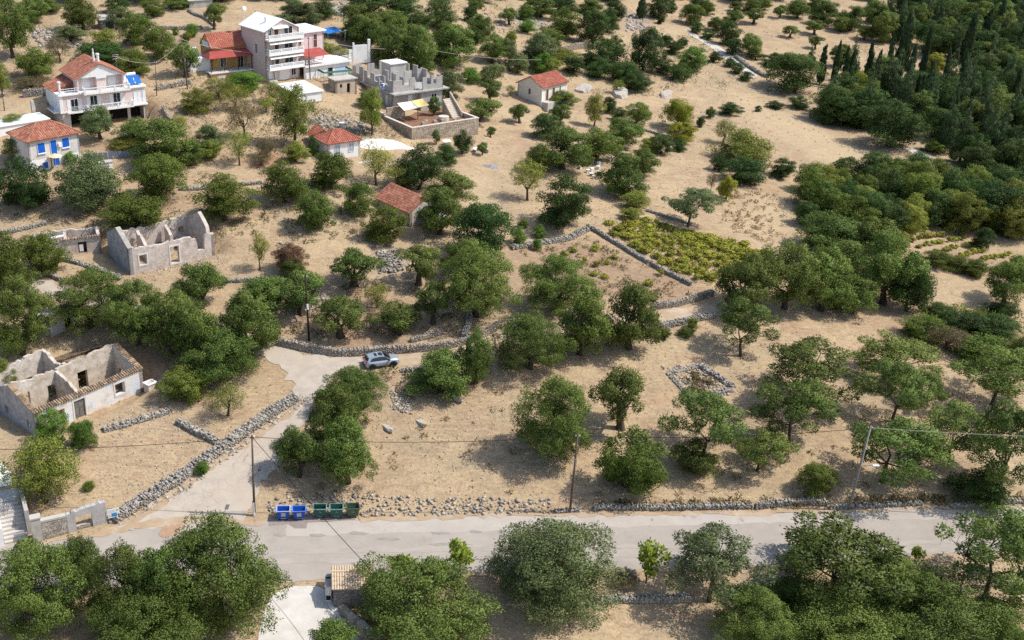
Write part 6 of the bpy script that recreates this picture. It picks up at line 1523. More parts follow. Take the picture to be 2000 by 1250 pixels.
# ---- vines ----
def vine(x, y, w, h, label, group, lm='vine'):
    cme, tme = VAR['vine'][trng.randrange(5)]; name = 'grapevine'
    e = bpy.data.objects.new(name, None); COL.objects.link(e); e.location = (x, y, hz(x, y) - .03); e.scale = (w, w, h); e.rotation_euler = (0, 0, trng.uniform(0, 6.28)); e.empty_display_size = .2
    tag(e, label, 'grapevine', group)
    for nm, me_ in (('leaves', cme), ('stem', tme)):
        o = bpy.data.objects.new(nm, me_); COL.objects.link(o); o.parent = e
        if nm == 'leaves': o.material_slots[0].link = 'OBJECT'; o.material_slots[0].material = LM[lm]
def vineyard(poly, d1, d2, az, label, group, size, keep=1.0, seed=1, lm='vine', jit=.6, hh=(.55, .95)):
    r = random.Random(seed); W = GP(poly); xs = [p[0] for p in W]; ys = [p[1] for p in W]; a = math.radians(az); u = (math.sin(a), math.cos(a)); w = (-u[1], u[0])
    cx_, cy_ = sum(xs) / len(xs), sum(ys) / len(ys)
    for i in range(-40, 41):
        for j in range(-40, 41):
            x = cx_ + u[0] * i * d1 + w[0] * j * d2 + r.uniform(-jit, jit); y = cy_ + u[1] * i * d1 + w[1] * j * d2 + r.uniform(-jit, jit)
            if inpoly(x, y, W) and r.random() < keep: vine(x, y, r.uniform(*size), r.uniform(*hh), label, group, lm)
vineyard([(1175,440),(1215,432),(1250,428),(1300,440),(1330,452),(1420,468),(1500,500),(1440,545),(1390,560),(1350,548),(1270,505),(1200,465)], 1.2, 1.45, 38, 'yellow-green grapevine in the walled vineyard at the centre', 'vines of the walled vineyard', (1.2, 2.0), .85, 1)
vineyard([(1330,455),(1420,466),(1505,500),(1480,520),(1400,488),(1340,470)], 1.6, 1.5, 38, 'denser grapevine along the upper edge of the walled vineyard', 'vines on the upper edge of the vineyard', (1.8, 2.6), .9, 5)
vineyard([(1090,500),(1150,470),(1340,560),(1290,590),(1180,570),(1150,530)], 2.4, 2.6, 38, 'low weak grapevine in the brown plot below the vineyard wall', 'vines of the brown plot', (1.0, 1.9), .6, 2)
vineyard([(1765,455),(1800,448),(1900,470),(1995,505),(2000,530),(1900,510),(1830,495),(1770,480)], 1.05, 2.3, 62, 'young yellow grapevine in the row plot at the right edge', 'young vines at the right', (.9, 1.4), .85, 3, 'vine', .15)
# ================= dry stone walls, rubble, tufts =================
def stone_verts(rng, n):
    """n lumpy stones as unit boxes with shifted corners: (n, 8, 3)"""
    base = np.array([(-1, -1, -1), (1, -1, -1), (1, 1, -1), (-1, 1, -1), (-1, -1, 1), (1, -1, 1), (1, 1, 1), (-1, 1, 1)], float) * .5
    V = base[None] * (1 + rng.uniform(-.32, .22, (n, 8, 3))); V[:, 4:, :2] *= rng.uniform(.6, .95, (n, 1, 1)); return V
SF = np.array([(3, 2, 1, 0), (4, 5, 6, 7), (0, 1, 5, 4), (1, 2, 6, 5), (2, 3, 7, 6), (3, 0, 4, 7)])
def stones_mesh(name, pos, size, rng, flat=.75):
    n = len(pos); V = stone_verts(rng, n) * size[:, None, None] * np.array([1.15, .95, flat]); a = rng.uniform(0, 6.28, n); t = rng.uniform(-.35, .35, n)
    c, s = np.cos(a)[:, None], np.sin(a)[:, None]; ct, st = np.cos(t)[:, None], np.sin(t)[:, None]
    x, y, z = V[..., 0], V[..., 1] * ct - V[..., 2] * st, V[..., 1] * st + V[..., 2] * ct
    V = np.stack([x * c - y * s, x * s + y * c, z], 2) + pos[:, None, :]
    return npmesh(name, V.reshape(-1, 3), (SF[None] + (np.arange(n) * 8)[:, None, None]).reshape(-1, 4))
def stone_wall(pts, hh, label, th=.7, m=None, sz=.34, ragged_=.25, seed=0, name='dry_stone_wall', density=1.0):
    sz *= .56; hh *= .76; th *= .72; ragged_ = min(.6, ragged_ + .12)
    rng = np.random.RandomState(seed + len(pts) * 13 + int(pts[0][0])); W = [Vector(G(*p)) for p in pts]; e = empty(name, W[0], None, label, 'stone wall')
    pos, size = [], []; core = MB(); o = W[0]; acc = 0
    for a, b in zip(W, W[1:]):
        d = (b - a); L_ = d.length; d.z = 0; d.normalize(); n = Vector((-d.y, d.x, 0)); k = max(1, int(L_ / .8)); prev = None
        for i in range(k + 1):
            p = a.lerp(b, i / k); g = hz(p.x, p.y); top = g + hh * (1 - ragged_ * rng.rand()) - .12; w_ = th * .42
            q = [(p - n * w_), (p + n * w_)]; cur = [(v.x - o.x, v.y - o.y, z - o.z) for v, z in ((q[0], g - .3), (q[1], g - .3), (q[1], top), (q[0], top))]
            if prev: core.hexa([prev[0], cur[0], cur[1], prev[1], prev[3], cur[3], cur[2], prev[2]])
            prev = cur
        cnt = int(L_ / (sz * .82) * density)
        for i in range(cnt):
            p = a.lerp(b, (i + rng.rand()) / cnt); g = hz(p.x, p.y); top = hh * (1 - ragged_ * rng.rand()); z = sz * .25
            while z < top:
                for sd in (-1, 1):
                    q = p + n * sd * th * .5 * (1 - .12 * z / hh) + d * rng.uniform(-.15, .15); pos.append((q.x - o.x, q.y - o.y, g + z - o.z)); size.append(sz * rng.uniform(.6, 1.25))
                z += sz * rng.uniform(.55, .8)
            for _ in range(max(1, int(th / sz))): q = p + n * rng.uniform(-.5, .5) * th; pos.append((q.x - o.x, q.y - o.y, g + top - o.z)); size.append(sz * rng.uniform(.6, 1.2))
    core.build('core', m or M_grey, e); me = stones_mesh('stones', np.array(pos), np.array(size), rng); me.materials.append(m or M_grey); tag(link('stones', me, e), kind='stuff'); return e
stone_wall([(222,1018),(262,990),(330,950),(400,902),(470,852),(535,806),(577,782)], 1.15, 'broad rubble stone wall along the left side of the lane', 1.6, M_grey, .38, .3, 1)
stone_wall([(348,826),(385,846),(424,866)], .9, 'short thick stone wall ending in the yard above the lane', 1.0, M_grey, .4, .25, 2)
stone_wall([(203,842),(255,828),(300,815),(335,802)], .8, 'tumbled stone wall in front of the lower ruin', 1.0, M_grey, .36, .4, 3)
stone_wall([(295,745),(330,770)], .8, 'ragged stone wall at the right corner of the lower ruin', .9, M_grey, .4, .4, 4)
stone_wall([(545,673),(590,683),(632,691),(669,695),(724,691),(795,687)], 1.35, 'curved stone wall along the lane behind the parked car', .75, M_lime, .3, .1, 5)
stone_wall([(800,688),(873,681),(930,666),(979,637)], 1.35, 'mortared stone wall continuing along the dirt track', .6, M_lime, .26, .08, 6)
stone_wall([(802,668),(862,652)], .9, 'inner stone wall behind the track wall', .6, M_lime, .28, .2, 7)
stone_wall([(905,662),(915,640),(918,612)], 1.3, 'dark stone enclosure wall under the olive right of the pruned trees', .8, M_grey, .34, .3, 8)
stone_wall([(782,726),(815,722),(850,716)], .55, 'low broken stone edge below the parked car', .8, M_grey, .34, .5, 9)
stone_wall([(1147,445),(1210,481),(1250,506),(1300,534),(1350,558)], .85, 'diagonal grey stone wall between vineyard and brown plot', .6, M_grey, .3, .15, 10)
stone_wall([(1272,604),(1320,598),(1392,577)], 1.25, 'pale stone wall closing the vineyard at its lower side', .6, M_lime, .28, .08, 11)
stone_wall([(1000,486),(1060,476),(1110,468),(1147,450)], .8, 'tumbled grey stone wall left of the vineyard', 1.3, M_grey, .36, .4, 12)
stone_wall([(1180,668),(1240,652),(1285,642),(1350,628),(1420,616)], 1.1, 'dark retaining stone wall under the dirt track', .8, M_grey, .34, .25, 13)
stone_wall([(1085,1000),(1135,997)], .5, 'short heap of wall stones beside the wooden pole', .6, M_grey, .34, .5, 14)
stone_wall([(1160,995),(1220,994),(1300,994),(1400,992),(1468,990)], .75, 'roadside dry stone wall in the middle of the road', .6, M_grey, .36, .25, 15)
stone_wall([(1476,991),(1530,985),(1575,982),(1615,985)], .85, 'roadside dry stone wall left of the leaning pole', .6, M_grey, .36, .25, 16)
stone_wall([(1620,993),(1700,990),(1800,984)], .55, 'low roadside stones right of the leaning pole', .6, M_grey, .36, .35, 17)
stone_wall([(1855,989),(1930,984),(2050,978)], .55, 'roadside dry stone wall at the right edge', .6, M_grey, .36, .3, 18)
stone_wall([(990,1178),(1080,1182),(1150,1180),(1205,1172),(1300,1172),(1352,1170)], .8, 'stone terrace wall below the road under the grey olive', .9, M_grey, .36, .35, 19)
stone_wall([(1440,1150),(1500,1140),(1560,1128)], .7, 'stone terrace wall below the road right of the silvery olive', .8, M_grey, .36, .35, 20)
stone_wall([(350,371),(420,368),(512,358)], .6, 'dry stone terrace edge between round trees', .8, M_grey, .34, .35, 21)
stone_wall([(430,551),(490,548),(545,541)], .6, 'dry stone terrace edge right of the upper ruin', .8, M_grey, .34, .35, 22)
stone_wall([(-40,462),(30,452),(90,438)], .7, 'dry stone wall at the left edge behind the small ruin', .7, M_grey, .34, .25, 23)
stone_wall([(125,508),(165,518),(200,530),(238,545)], .6, 'tumbled stones between the two left ruins', .9, M_grey, .38, .5, 24)
stone_wall([(60,548),(90,536),(118,548)], .7, 'curved stone edge above the pale lane at left', .6, M_grey, .34, .3, 25)
stone_wall([(45,190),(90,186)], 1.9, 'grey retaining wall behind the pink house', .7, M_grey, .36, .1, 26)
stone_wall([(305,176),(340,170),(372,164)], 1.3, 'rubble retaining wall beside the tall pole', .8, M_lime, .34, .2, 27)
stone_wall([(1062,110),(1100,103),(1145,93)], 1.9, 'pink-beige masonry wall under the trained vine row', .6, M_stonew, .3, .05, 28)
stone_wall([(1436,112),(1462,132),(1498,152)], 1.0, 'grey stone wall along the right of the far lane', .8, M_grey, .36, .25, 29)
stone_wall([(1242,250),(1275,260),(1310,272)], .6, 'low dark stone wall left of the bright yellow tree', .5, M_grey, .32, .15, 30)
stone_wall([(1262,412),(1300,425),(1350,440)], .6, 'low wall under the silvery olive at the vineyard top', .5, M_lime, .3, .2, 31)
stone_wall([(368,22),(395,34),(420,52)], .9, 'stone terrace wall beside the straw terrace', .8, M_grey, .36, .25, 32)
stone_wall([(305,58),(350,58),(395,56)], 1.0, 'pale terrace wall in the upper garden', .6, M_lime, .34, .15, 33)
stone_wall([(880,150),(920,152)], 1.3, 'rough terrace wall right of the concrete shell', .7, M_stonew, .34, .2, 34)
stone_wall([(318,212),(330,232),(345,258)], .8, 'pale kerb wall along the pink house drive', .5, M_lime, .34, .1, 35)
stone_wall([(700,248),(735,258)], .9, 'pale block wall right of the hip roofed house', .4, M_lime, .34, .1, 36)
# the foundation ruin: four wall stubs
for i, (q, hh) in enumerate((([(1305,728),(1352,778)], .22), ([(1368,716),(1432,758)], .75), ([(1350,779),(1432,762)], .32), ([(1305,728),(1368,714)], .2))):
    e = stone_wall(q, hh, ('left', 'right', 'front', 'rear')[i] + ' tumbled side of the stone foundation in the dry field', .9, M_grey, .36, .45, 40 + i)
bpy.data.objects.remove(bpy.data.objects['foundation_ruin'])
def rubble(name, poly, n, smin, smax, m, label, seed, up=.0):
    rng = np.random.RandomState(seed); W = GP(poly); xs = [p[0] for p in W]; ys = [p[1] for p in W]; pos = []
    while len(pos) < n:
        x, y = rng.uniform(min(xs), max(xs)), rng.uniform(min(ys), max(ys))
        if inpoly(x, y, W): pos.append((x, y, hz(x, y) + .02 + up * rng.rand()))
    me = stones_mesh(name, np.array(pos), (smin + (smax - smin) * rng.rand(n) ** 3) * .8, rng, .6); me.materials.append(m); return tag(link(name, me), label, kind='stuff')
rubble('rubble', [(520,985),(560,960),(700,968),(860,972),(1080,975),(1080,1004),(900,1006),(700,1012),(530,1006)], 1250, .05, .5, M_lime, 'loose pale stones along the road behind the bins', 1, .15)
rubble('rubble', [(200,1015),(300,950),(420,880),(540,790),(590,770),(600,785),(480,872),(360,965),(230,1028)], 900, .10, .5, M_lime, 'loose stones along the lane wall', 2, .1)
rubble('rubble', [(735,492),(780,488),(790,530),(740,535)], 420, .15, .6, M_grey, 'heap of grey field stones between two old olives', 3, .3)
rubble('rubble', [(760,762),(795,765),(805,810),(770,800)], 260, .12, .5, M_lime, 'spill of pale stones below the lane clump', 4, .1)
rubble('rubble', [(1290,715),(1370,712),(1440,770),(1360,785)], 420, .08, .5, M_lime, 'scattered stones in the foundation', 5, .12)
rubble('rubble', [(150,470),(240,540),(480,540),(560,500),(440,470)], 420, .08, .3, M_lime, 'scattered stones below the upper ruin', 6)
rubble('rubble', [(740,740),(1000,760),(1280,960),(1060,980),(560,960),(720,800)], 900, .06, .28, M_lime, 'scattered pale stones in the dry field', 7)
rubble('rubble', [(180,860),(340,800),(480,830),(350,930),(200,980)], 500, .08, .32, M_lime, 'scattered stones in the yard of the lower ruin', 8)
rubble('rubble', [(62,60),(150,55),(170,95),(80,95)], 300, .3, 1.3, M_lime, 'pale rocks on the upper left slope', 9, .2)
rubble('rubble', [(600,222),(700,235),(730,265),(640,265)], 260, .2, 1.0, M_grey, 'grey rocks on the slope above the hip roofed house', 10, .2)
rubble('rubble', [(640,6),(700,4),(705,30),(655,32)], 120, .4, 1.6, M_grey, 'rocky outcrop on the top slope', 11, .2)
rubble('rubble', [(560,590),(625,560),(640,590),(600,622),(560,610)], 220, .15, .6, M_lime, 'stone spill beside the wooden pole near the lane', 12, .1)
rubble('rubble', [(1222,25),(1262,28),(1262,62),(1222,62)], 160, .3, 1.1, M_lime, 'pale rocks below the lone cypress', 13, .1)
rubble('rubble', [(900,20),(1080,45),(1070,70),(920,60)], 260, .2, 1.0, M_lime, 'rocks of the terraced garden', 14, .1)
rubble('rubble', [(940,330),(1400,160),(1560,260),(1480,420),(1250,330)], 500, .08, .35, M_lime, 'scattered stones in the pale fields', 15)
for i, (x, y, s, lab) in enumerate(((1210,186,4.0,'big grey boulder in the pale field'),(1138,177,3.6,'flat grey boulder right of the red roofed cottage'),(653,176,2.2,'dark boulder beside the stone outhouse'),(533,163,2.4,'dark boulder below the garages'),(888,776,1.6,'slanted grey rock slab in the dry field, upper'),(822,826,1.3,'slanted grey rock slab in the dry field, lower'),(756,836,1.3,'slanted grey rock slab left in the dry field'),(552,477,.9,'white boulder beside the oleander bush'),(1300,188,3.2,'pale outcrop at the edge of the pale field'))):
    rng = np.random.RandomState(i + 70); bm = bmesh.new(); bmesh.ops.create_icosphere(bm, subdivisions=2, radius=.5)
    slabby = 'slab' in lab
    for v in bm.verts:
        c = v.co * (1 + rng.uniform(-.2, .2)); c.z = max(-.3, min(.3, c.z * 1.3)); v.co = Vector((c.x * s * (1.9 if slabby else 1.25), c.y * s * (.6 if slabby else .85), c.z * s * (.55 if slabby else .75) + (c.x * s * .25)))
    me = bpy.data.meshes.new('boulder'); bm.to_mesh(me); bm.free(); me.materials.append(M_grey if i < 7 else M_lime); P = G(x, y); o = link('boulder', me); o.location = (P[0], P[1], P[2] + s * .02); o.rotation_euler = (0, 0, -1.05 if slabby else rng.uniform(0, 3)); tag(o, lab, 'boulder')
# dry grass tufts over the open ground
rng = np.random.RandomState(3); pts = []
polyrd = [road_w, lane_w, fore_w]
TX = rng.uniform(-75, 190, 42000); TY = 78 + 260 * rng.rand(42000) ** 1.3
keep = np.ones(len(TX), bool)
for P_ in polyrd + [track_w]: keep &= ~inpoly_np(TX, TY, P_)
gi = np.clip(((TX - X0) / GS).astype(int), 0, nx - 1); gj = np.clip(((TY - Y0) / GS).astype(int), 0, ny - 1)
dens = _vnoise(11, 31)[gj, gi] + _vnoise(3, 32)[gj, gi] * .6
keep &= (TX / TY < .72) & (TX / TY > -.40) & (dens > -.12) & ((TY < 185) | (rng.rand(len(TX)) < .25))
TX, TY = TX[keep], TY[keep]; nT = len(TX); TZ = np.array([hz(a, b) for a, b in zip(TX, TY)]); nb = 4
a = rng.uniform(0, 6.28, (nT, nb)); hgt = rng.uniform(.05, .2, (nT, nb)) * (1 + (TY[:, None] - 100) / 250); ln = rng.uniform(.05, .3, (nT, nb)); bw = .035 * (1 + (TY[:, None] - 100) / 120)
bx_ = TX[:, None] + rng.uniform(-.16, .16, (nT, nb)); by_ = TY[:, None] + rng.uniform(-.16, .16, (nT, nb)); bz_ = np.repeat(TZ[:, None], nb, 1)
V = np.stack([np.stack([bx_ - np.sin(a) * bw, by_ + np.cos(a) * bw, bz_ - .02], 2), np.stack([bx_ + np.sin(a) * bw, by_ - np.cos(a) * bw, bz_ - .02], 2), np.stack([bx_ + np.cos(a) * ln, by_ + np.sin(a) * ln, bz_ + hgt], 2)], 2).reshape(-1, 3)
V3 = V.reshape(-1, 3, 3); gn = np.cross(V3[:, 1] - V3[:, 0], V3[:, 2] - V3[:, 0]); bad = (gn * np.array([0, -1, .4])).sum(1) < 0; V3[bad] = V3[bad][:, [1, 0, 2]]; V = V3.reshape(-1, 3)
me = npmesh('dry_grass', V, np.arange(len(V)).reshape(-1, 3), None, np.tile([.12, -.1, .98], (len(V), 1))); me.materials.append(leafmat('straw', (.46, .345, .20), (.54, .42, .25), .45)); tag(link('dry_grass', me), 'tufts of dry straw coloured grass over the fields', kind='stuff')
# low brush: tangled dry twigs and herbs in patches
def brush(poly, n, label, m1, seed, smin=.4, smax=1.1, lv=26):
    rng = np.random.RandomState(seed); W = GP(poly); xs = [p[0] for p in W]; ys = [p[1] for p in W]; C = []
    while len(C) < n:
        x, y = rng.uniform(min(xs), max(xs)), rng.uniform(min(ys), max(ys))
        if inpoly(x, y, W): C.append((x, y, hz(x, y) + .15))
    C = np.array(C); R = rng.uniform(smin, smax, n); V, F, T, Nn = leaves(rng, C, R, n * lv, .34, .075, zs=.6, centre=1)
    me = npmesh('brush', V, F, T, Nn); me.materials.append(m1); return tag(link('brush', me), label, kind='stuff')
brush([(360,170),(620,190),(620,300),(500,320),(350,330),(320,220)], 260, 'dry brown brush on the slope below the ochre house', LM['brown'], 1)
brush([(600,215),(720,225),(790,270),(700,300),(610,262)], 120, 'dry brush on the rocky slope above the hip roofed house', LM['brown'], 2)
brush([(0,60),(180,40),(420,80),(400,160),(100,190),(0,180)], 220, 'dry brush on the upper left slope', LM['brown'], 3)
brush([(560,560),(900,560),(900,660),(560,660)], 120, 'dry brush among the pruned olives', LM['brown'], 4, .3, .7)
brush([(1140,60),(1420,60),(1440,170),(1300,190),(1150,190),(1100,150)], 240, 'low green and dry brush through the thicket', LM['dark'], 5)
brush([(640,0),(1100,0),(1100,70),(880,150),(640,120)], 260, 'low brush on the top slope', LM['bush'], 6)
brush([(1540,330),(2000,350),(2000,470),(1560,450)], 160, 'undergrowth of the right thicket', LM['dark'], 7)
brush([(1500,120),(2000,40),(2000,330),(1760,280),(1500,200)], 420, 'undergrowth of the wood', LM['dark'], 8, .5, 1.4)
brush([(1790,600),(2000,610),(2000,700),(1900,710),(1790,660)], 260, 'bramble tangle on the right bank', LM['bush'], 9, .5, 1.3)
brush([(1010,490),(1150,465),(1370,575),(1270,595),(1160,580)], 120, 'weeds in the brown plot', LM['brown'], 10, .25, .5)
brush([(1160,985),(2000,970),(2000,980),(1160,996)], 140, 'weeds behind the roadside wall', LM['brown'], 11, .25, .55)
brush([(740,720),(930,700),(930,770),(780,790)], 70, 'dry weeds below the track trees', LM['brown'], 12, .3, .6)
brush([(0,380),(240,390),(380,330),(620,440),(560,470),(200,450),(0,440)], 110, 'dry weeds on the olive terrace', LM['brown'], 13, .25, .6)
brush([(1440,360),(1560,400),(1520,490),(1400,440)], 170, 'stubble tufts in the pale field', leafmat('stubble', (.44, .31, .16), (.54, .40, .22), .2), 14, .15, .32, 12)

brush([(1175,442),(1250,428),(1330,452),(1420,468),(1500,500),(1440,545),(1390,560),(1350,548),(1270,505),(1200,465)], 420, 'trailing vine shoots covering the vineyard floor', LM['vine'], 30, .2, .55, 14)
brush([(1330,735),(1370,725),(1410,760),(1360,770)], 30, 'dry weeds inside the stone foundation', LM['brown'], 31, .2, .4)
brush([(60,830),(80,800),(270,735),(275,770),(180,800),(90,850)], 26, 'weeds along the front of the lower ruin', LM['brown'], 20, .2, .5)
brush([(95,790),(255,725),(200,700),(60,760)], 60, 'dry weeds growing inside the lower ruin', LM['brown'], 21, .25, .7)
brush([(250,500),(400,460),(390,440),(230,480)], 40, 'dry weeds growing inside the upper ruin', LM['brown'], 22, .2, .5)
rubble('rubble', [(75,865),(290,785),(320,800),(100,890)], 240, .06, .4, M_lime, 'fallen stones before the lower ruin', 22)
rubble('rubble', [(90,800),(260,730),(200,690),(40,760)], 260, .08, .45, M_lime, 'fallen stones inside the lower ruin', 23, .1)
rubble('rubble', [(240,560),(430,505),(420,495),(255,540)], 200, .06, .4, M_lime, 'fallen stones before the upper ruin', 24)
rubble('rubble', [(250,505),(400,465),(390,445),(230,480)], 200, .08, .45, M_lime, 'fallen stones inside the upper ruin', 25, .1)
brush([(700,780),(1000,760),(1280,960),(1060,985),(560,975),(720,820)], 60, 'sparse dry weeds in the open field', LM['brown'], 23, .15, .35, 16)
brush([(1280,800),(1900,700),(1990,960),(1300,975)], 110, 'sparse dry weeds in the right field', LM['brown'], 24, .15, .4, 16)
brush([(640,400),(900,470),(560,480),(420,440)], 60, 'sparse weeds on the centre terrace', LM['brown'], 25, .15, .4, 16)
# ================= poles and wires =================
M_pole = mat('weathered_pole', (.15, .105, .075), (.10, .07, .05), 3, c3=(.20, .16, .13), s3=.8)
M_pole2 = mat('grey_pole', (.30, .28, .25), (.24, .22, .195), 3)
def pole(x, y, ytop, label, xt=None, m=None, r=.14):
    P = G(x, y); e = empty('utility_pole', P, None, label, 'utility pole'); hh = 1.0
    lo, hi = 1.0, 16.0
    for _ in range(40):
        hh = (lo + hi) / 2
        if pix((P[0], P[1], P[2] + hh))[1] > ytop: lo = hh
        else: hi = hh
    dx = 0.0
    if xt is not None: q = pix((P[0], P[1], P[2] + hh)); dx = (xt - q[0]) * q[2] / FPX
    MB().tube([(0, 0, -.3), (dx * .5, 0, hh * .5), (dx, 0, hh)], [r, r * .85, r * .65], 9).build('shaft', m or M_pole, e, True)
    MB().box(dx - .25, dx + .25, -.04, .04, hh - .35, hh - .27).build('crossarm', M_dmetal, e)
    for s in (-.2, .2): MB().tube([(dx + s, 0, hh - .27), (dx + s, 0, hh - .12)], .05, 6).build('insulator', M_paint, e)
    return e, Vector((P[0] + dx, P[1], P[2] + hh - .2))
pL, tL = pole(497, 1007, 850, 'brown wooden pole with white painted foot beside the waste bins', 492)
MB().tube([(-.02, 0, 0), (-.03, 0, 1.75)], .16, 9, False).build('white_foot', M_paint, pL); MB().tube([(-.1, 0, 4.6), (.75, .7, 5.3)], .035, 6).build('lamp_arm', M_dmetal, pL); MB().box(.55, .85, .55, 1.3, 5.25, 5.4).build('lamp_head', M_dmetal, pL)
pM, tM = pole(1113, 1001, 848, 'dark wooden pole beside the roadside wall', 1129)
MB().box(.05, .2, -.2, -.05, 6.0, 6.7).build('junction_box', M_metal, pM)
pR, tR = pole(1657, 996, 832, 'leaning grey pole with a street lamp at the right', 1701, M_pole2)
MB().tube([(.7, 0, 5.6), (1.5, -.5, 5.9)], .035, 6).build('lamp_arm', M_metal, pR); MB().box(1.3, 1.95, -.7, -.42, 5.82, 5.96).build('lamp_head', M_paint, pR)
p4, t4 = pole(604, 665, 537, 'dark pole with a pale band behind the lane wall', 596, mat('dark_pole', (.04, .03, .025), (.03, .022, .018), 3)); MB().tube([(-.12, 0, 4.4), (-.16, 0, 5.2)], .15, 8, False).build('pale_band', M_paint, p4)
p5, t5 = pole(306, 187, 120, 'thin rusty pole at the corner of the pink house', 303, None, .09)
p6, t6 = pole(366, 174, 75, 'tall thin pole between the pink and ochre houses', 355, None, .11)
p7, t7 = pole(606, 155, 72, 'dark pole standing in front of the garages', 602, None, .11)
p8, t8 = pole(537, 160, 110, 'short dark pole before the garage door', 532, None, .09)
p9, t9 = pole(762, 138, 94, 'pole behind the concrete shell, left one', 762, None, .1)
p10, t10 = pole(795, 142, 86, 'pole behind the concrete shell, right one', 795, None, .11)
p11, t11 = pole(9, 216, 180, 'thin pole at the left edge by the lane', 4, None, .09)
p12, t12 = pole(674, 90, 58, 'bare metal post beside the blue tarpaulin', 674, M_metal, .07)
M_wire = mat('black_cable', (.02, .02, .02), (.015, .015, .015), 3); M_wire2 = mat('pale_cable', (.45, .42, .36), (.40, .37, .32), 3)
def wire(a, b, sag, label, m=None, r=.034):
    a, b = Vector(a), Vector(b); o = a; mb = MB(); n = 26; mb.tube([tuple(a.lerp(b, i / n) - Vector((0, 0, sag * 4 * (i / n) * (1 - i / n))) - o) for i in range(n + 1)], r, 4)
    w_ = mb.build('overhead_cable', m or M_wire); w_.location = o; return tag(w_, label, 'cable')
wire(tL, tM, .7, 'black cable between the bin side pole and the dark wooden pole'); wire(tM, tR, .6, 'black cable between the dark wooden pole and the leaning pole')
wire(tR, tR + Vector((42, -2, -.3)), .5, 'cable running from the leaning pole out at the right edge', M_pole2); wire(tL, tL + Vector((-44, 1, -1.5)), 1.0, 'cable running from the bin side pole out at the left edge')
wire(tL, (9, 68, 6.5), .5, 'cable sagging from the bin side pole over the shelter to the bottom edge')
wire(t5, t6, .4, 'pale cable between the two poles by the pink house', M_wire2); wire(t5, loc(bpy.data.objects['pink_house'], 11.6, 3, 11.0), .5, 'pale cable from the thin rusty pole to the pink house aerial', M_wire2); wire(t6, loc(bpy.data.objects['ochre_house'], 10.4, -.8, 2.7), .6, 'pale cable from the tall thin pole to the ochre veranda', M_wire2)
wire(t7, t9, .5, 'pale cable between the garage pole and the shell pole', M_wire2); wire(t9, t10, .3, 'pale cable between the two poles behind the shell', M_wire2); wire(t10, (36, 236, 21), .8, 'pale cable running right from the shell pole', M_wire2)

# ================= waste bins =================
def bin_(x, y, col, col2, label, deca, az):
    P = G(x, y); e = empty('waste_bin', (P[0], P[1], hz(P[0], P[1]) + .05), az, label, 'waste bin', 'waste bins by the road')
    mb = MB(); w0, d0, w1, d1, zb, zt, t_ = .52, .38, .68, .52, .22, 1.2, .05
    def sec(w_, d_, z): return [(-w_, -d_, z), (w_, -d_, z), (w_, d_, z), (-w_, d_, z)]
    V = sec(w0, d0, zb) + sec(w1, d1, zt) + sec(w1 - t_, d1 - t_, zt) + sec(w0 - t_, d0 - t_, zb + .06)
    mb.add(V, [(3, 2, 1, 0)] + [(i, (i + 1) % 4, 4 + (i + 1) % 4, 4 + i) for i in range(4)] + [(4 + i, 4 + (i + 1) % 4, 8 + (i + 1) % 4, 8 + i) for i in range(4)] + [(8 + i, 8 + (i + 1) % 4, 12 + (i + 1) % 4, 12 + i) for i in range(4)] + [(12, 13, 14, 15)])
    mb.build('body', col, e)
    mb = MB()
    for b in ((-w1 - .07, w1 + .07, -d1 - .07, -d1 + .02, zt - .03, zt + .05), (-w1 - .07, w1 + .07, d1 - .02, d1 + .07, zt - .03, zt + .05), (-w1 - .07, -w1 + .02, -d1 + .02, d1 - .02, zt - .03, zt + .05), (w1 - .02, w1 + .07, -d1 + .02, d1 - .02, zt - .03, zt + .05)): mb.box(*b)
    mb.build('rim', col2, e)
    for s in (-1, 1):
        MB().tube([(s * (w1 - .02), 0, 1.0), (s * (w1 + .16), 0, 1.0)], .05, 8).build('trunnion', col2, e)
        MB().box(s * .62 - .03, s * .62 + .03, -.1, .1, .45, .95).build('side_rib', col2, e)
        for q in (-1, 1): MB().tube([(s * .44 - .03, q * .3, .1), (s * .44 + .03, q * .3, .1)], .1, 10).build('wheel', M_rubber, e)
    def front(z): return -(d0 + (d1 - d0) * (z - zb) / (zt - zb)) - .006
    if deca == 'label':
        MB().add([(-.24, front(.5), .5), (.24, front(.5), .5), (.24, front(.98), .98), (-.24, front(.98), .98)], [(0, 1, 2, 3)]).build('sticker', mat('faded_sticker', (.62, .60, .58), (.60, .42, .40), 5), e)
    else:
        mb = MB()
        for k_ in range(3):
            a_ = math.pi / 2 + k_ * 2.094; c = (.09 * math.cos(a_), .8 + .09 * math.sin(a_)); pts_ = [(c[0] + .06 * math.cos(a_ + q), c[1] + .06 * math.sin(a_ + q)) for q in (0, 2.1, 4.2)]
            mb.add([(px, front(pz), pz) for px, pz in pts_], [(0, 1, 2)])
        mb.build('emblem', mat('pale_emblem', (.55, .62, .58), (.5, .57, .53), 3), e)
    MB().box(-.3, .3, -d0 - .03, -d0 + .0, zb - .02, zb + .05).build('foot_bar', col2, e)
    return e
b1 = mat('blue_plastic', (.02, .09, .46), (.03, .12, .50), 2, rough=.45); b1r = mat('pale_blue_rim', (.42, .50, .72), (.36, .45, .68), 2, rough=.5); b2r = mat('blue_rim', (.10, .26, .62), (.09, .22, .56), 2, rough=.5)
g1 = mat('green_plastic', (.025, .105, .09), (.03, .12, .10), 2, rough=.45); g1r = mat('green_rim', (.22, .32, .27), (.18, .27, .23), 2, rough=.5); g2 = mat('old_green_plastic', (.085, .125, .075), (.07, .105, .065), 2, rough=.55)
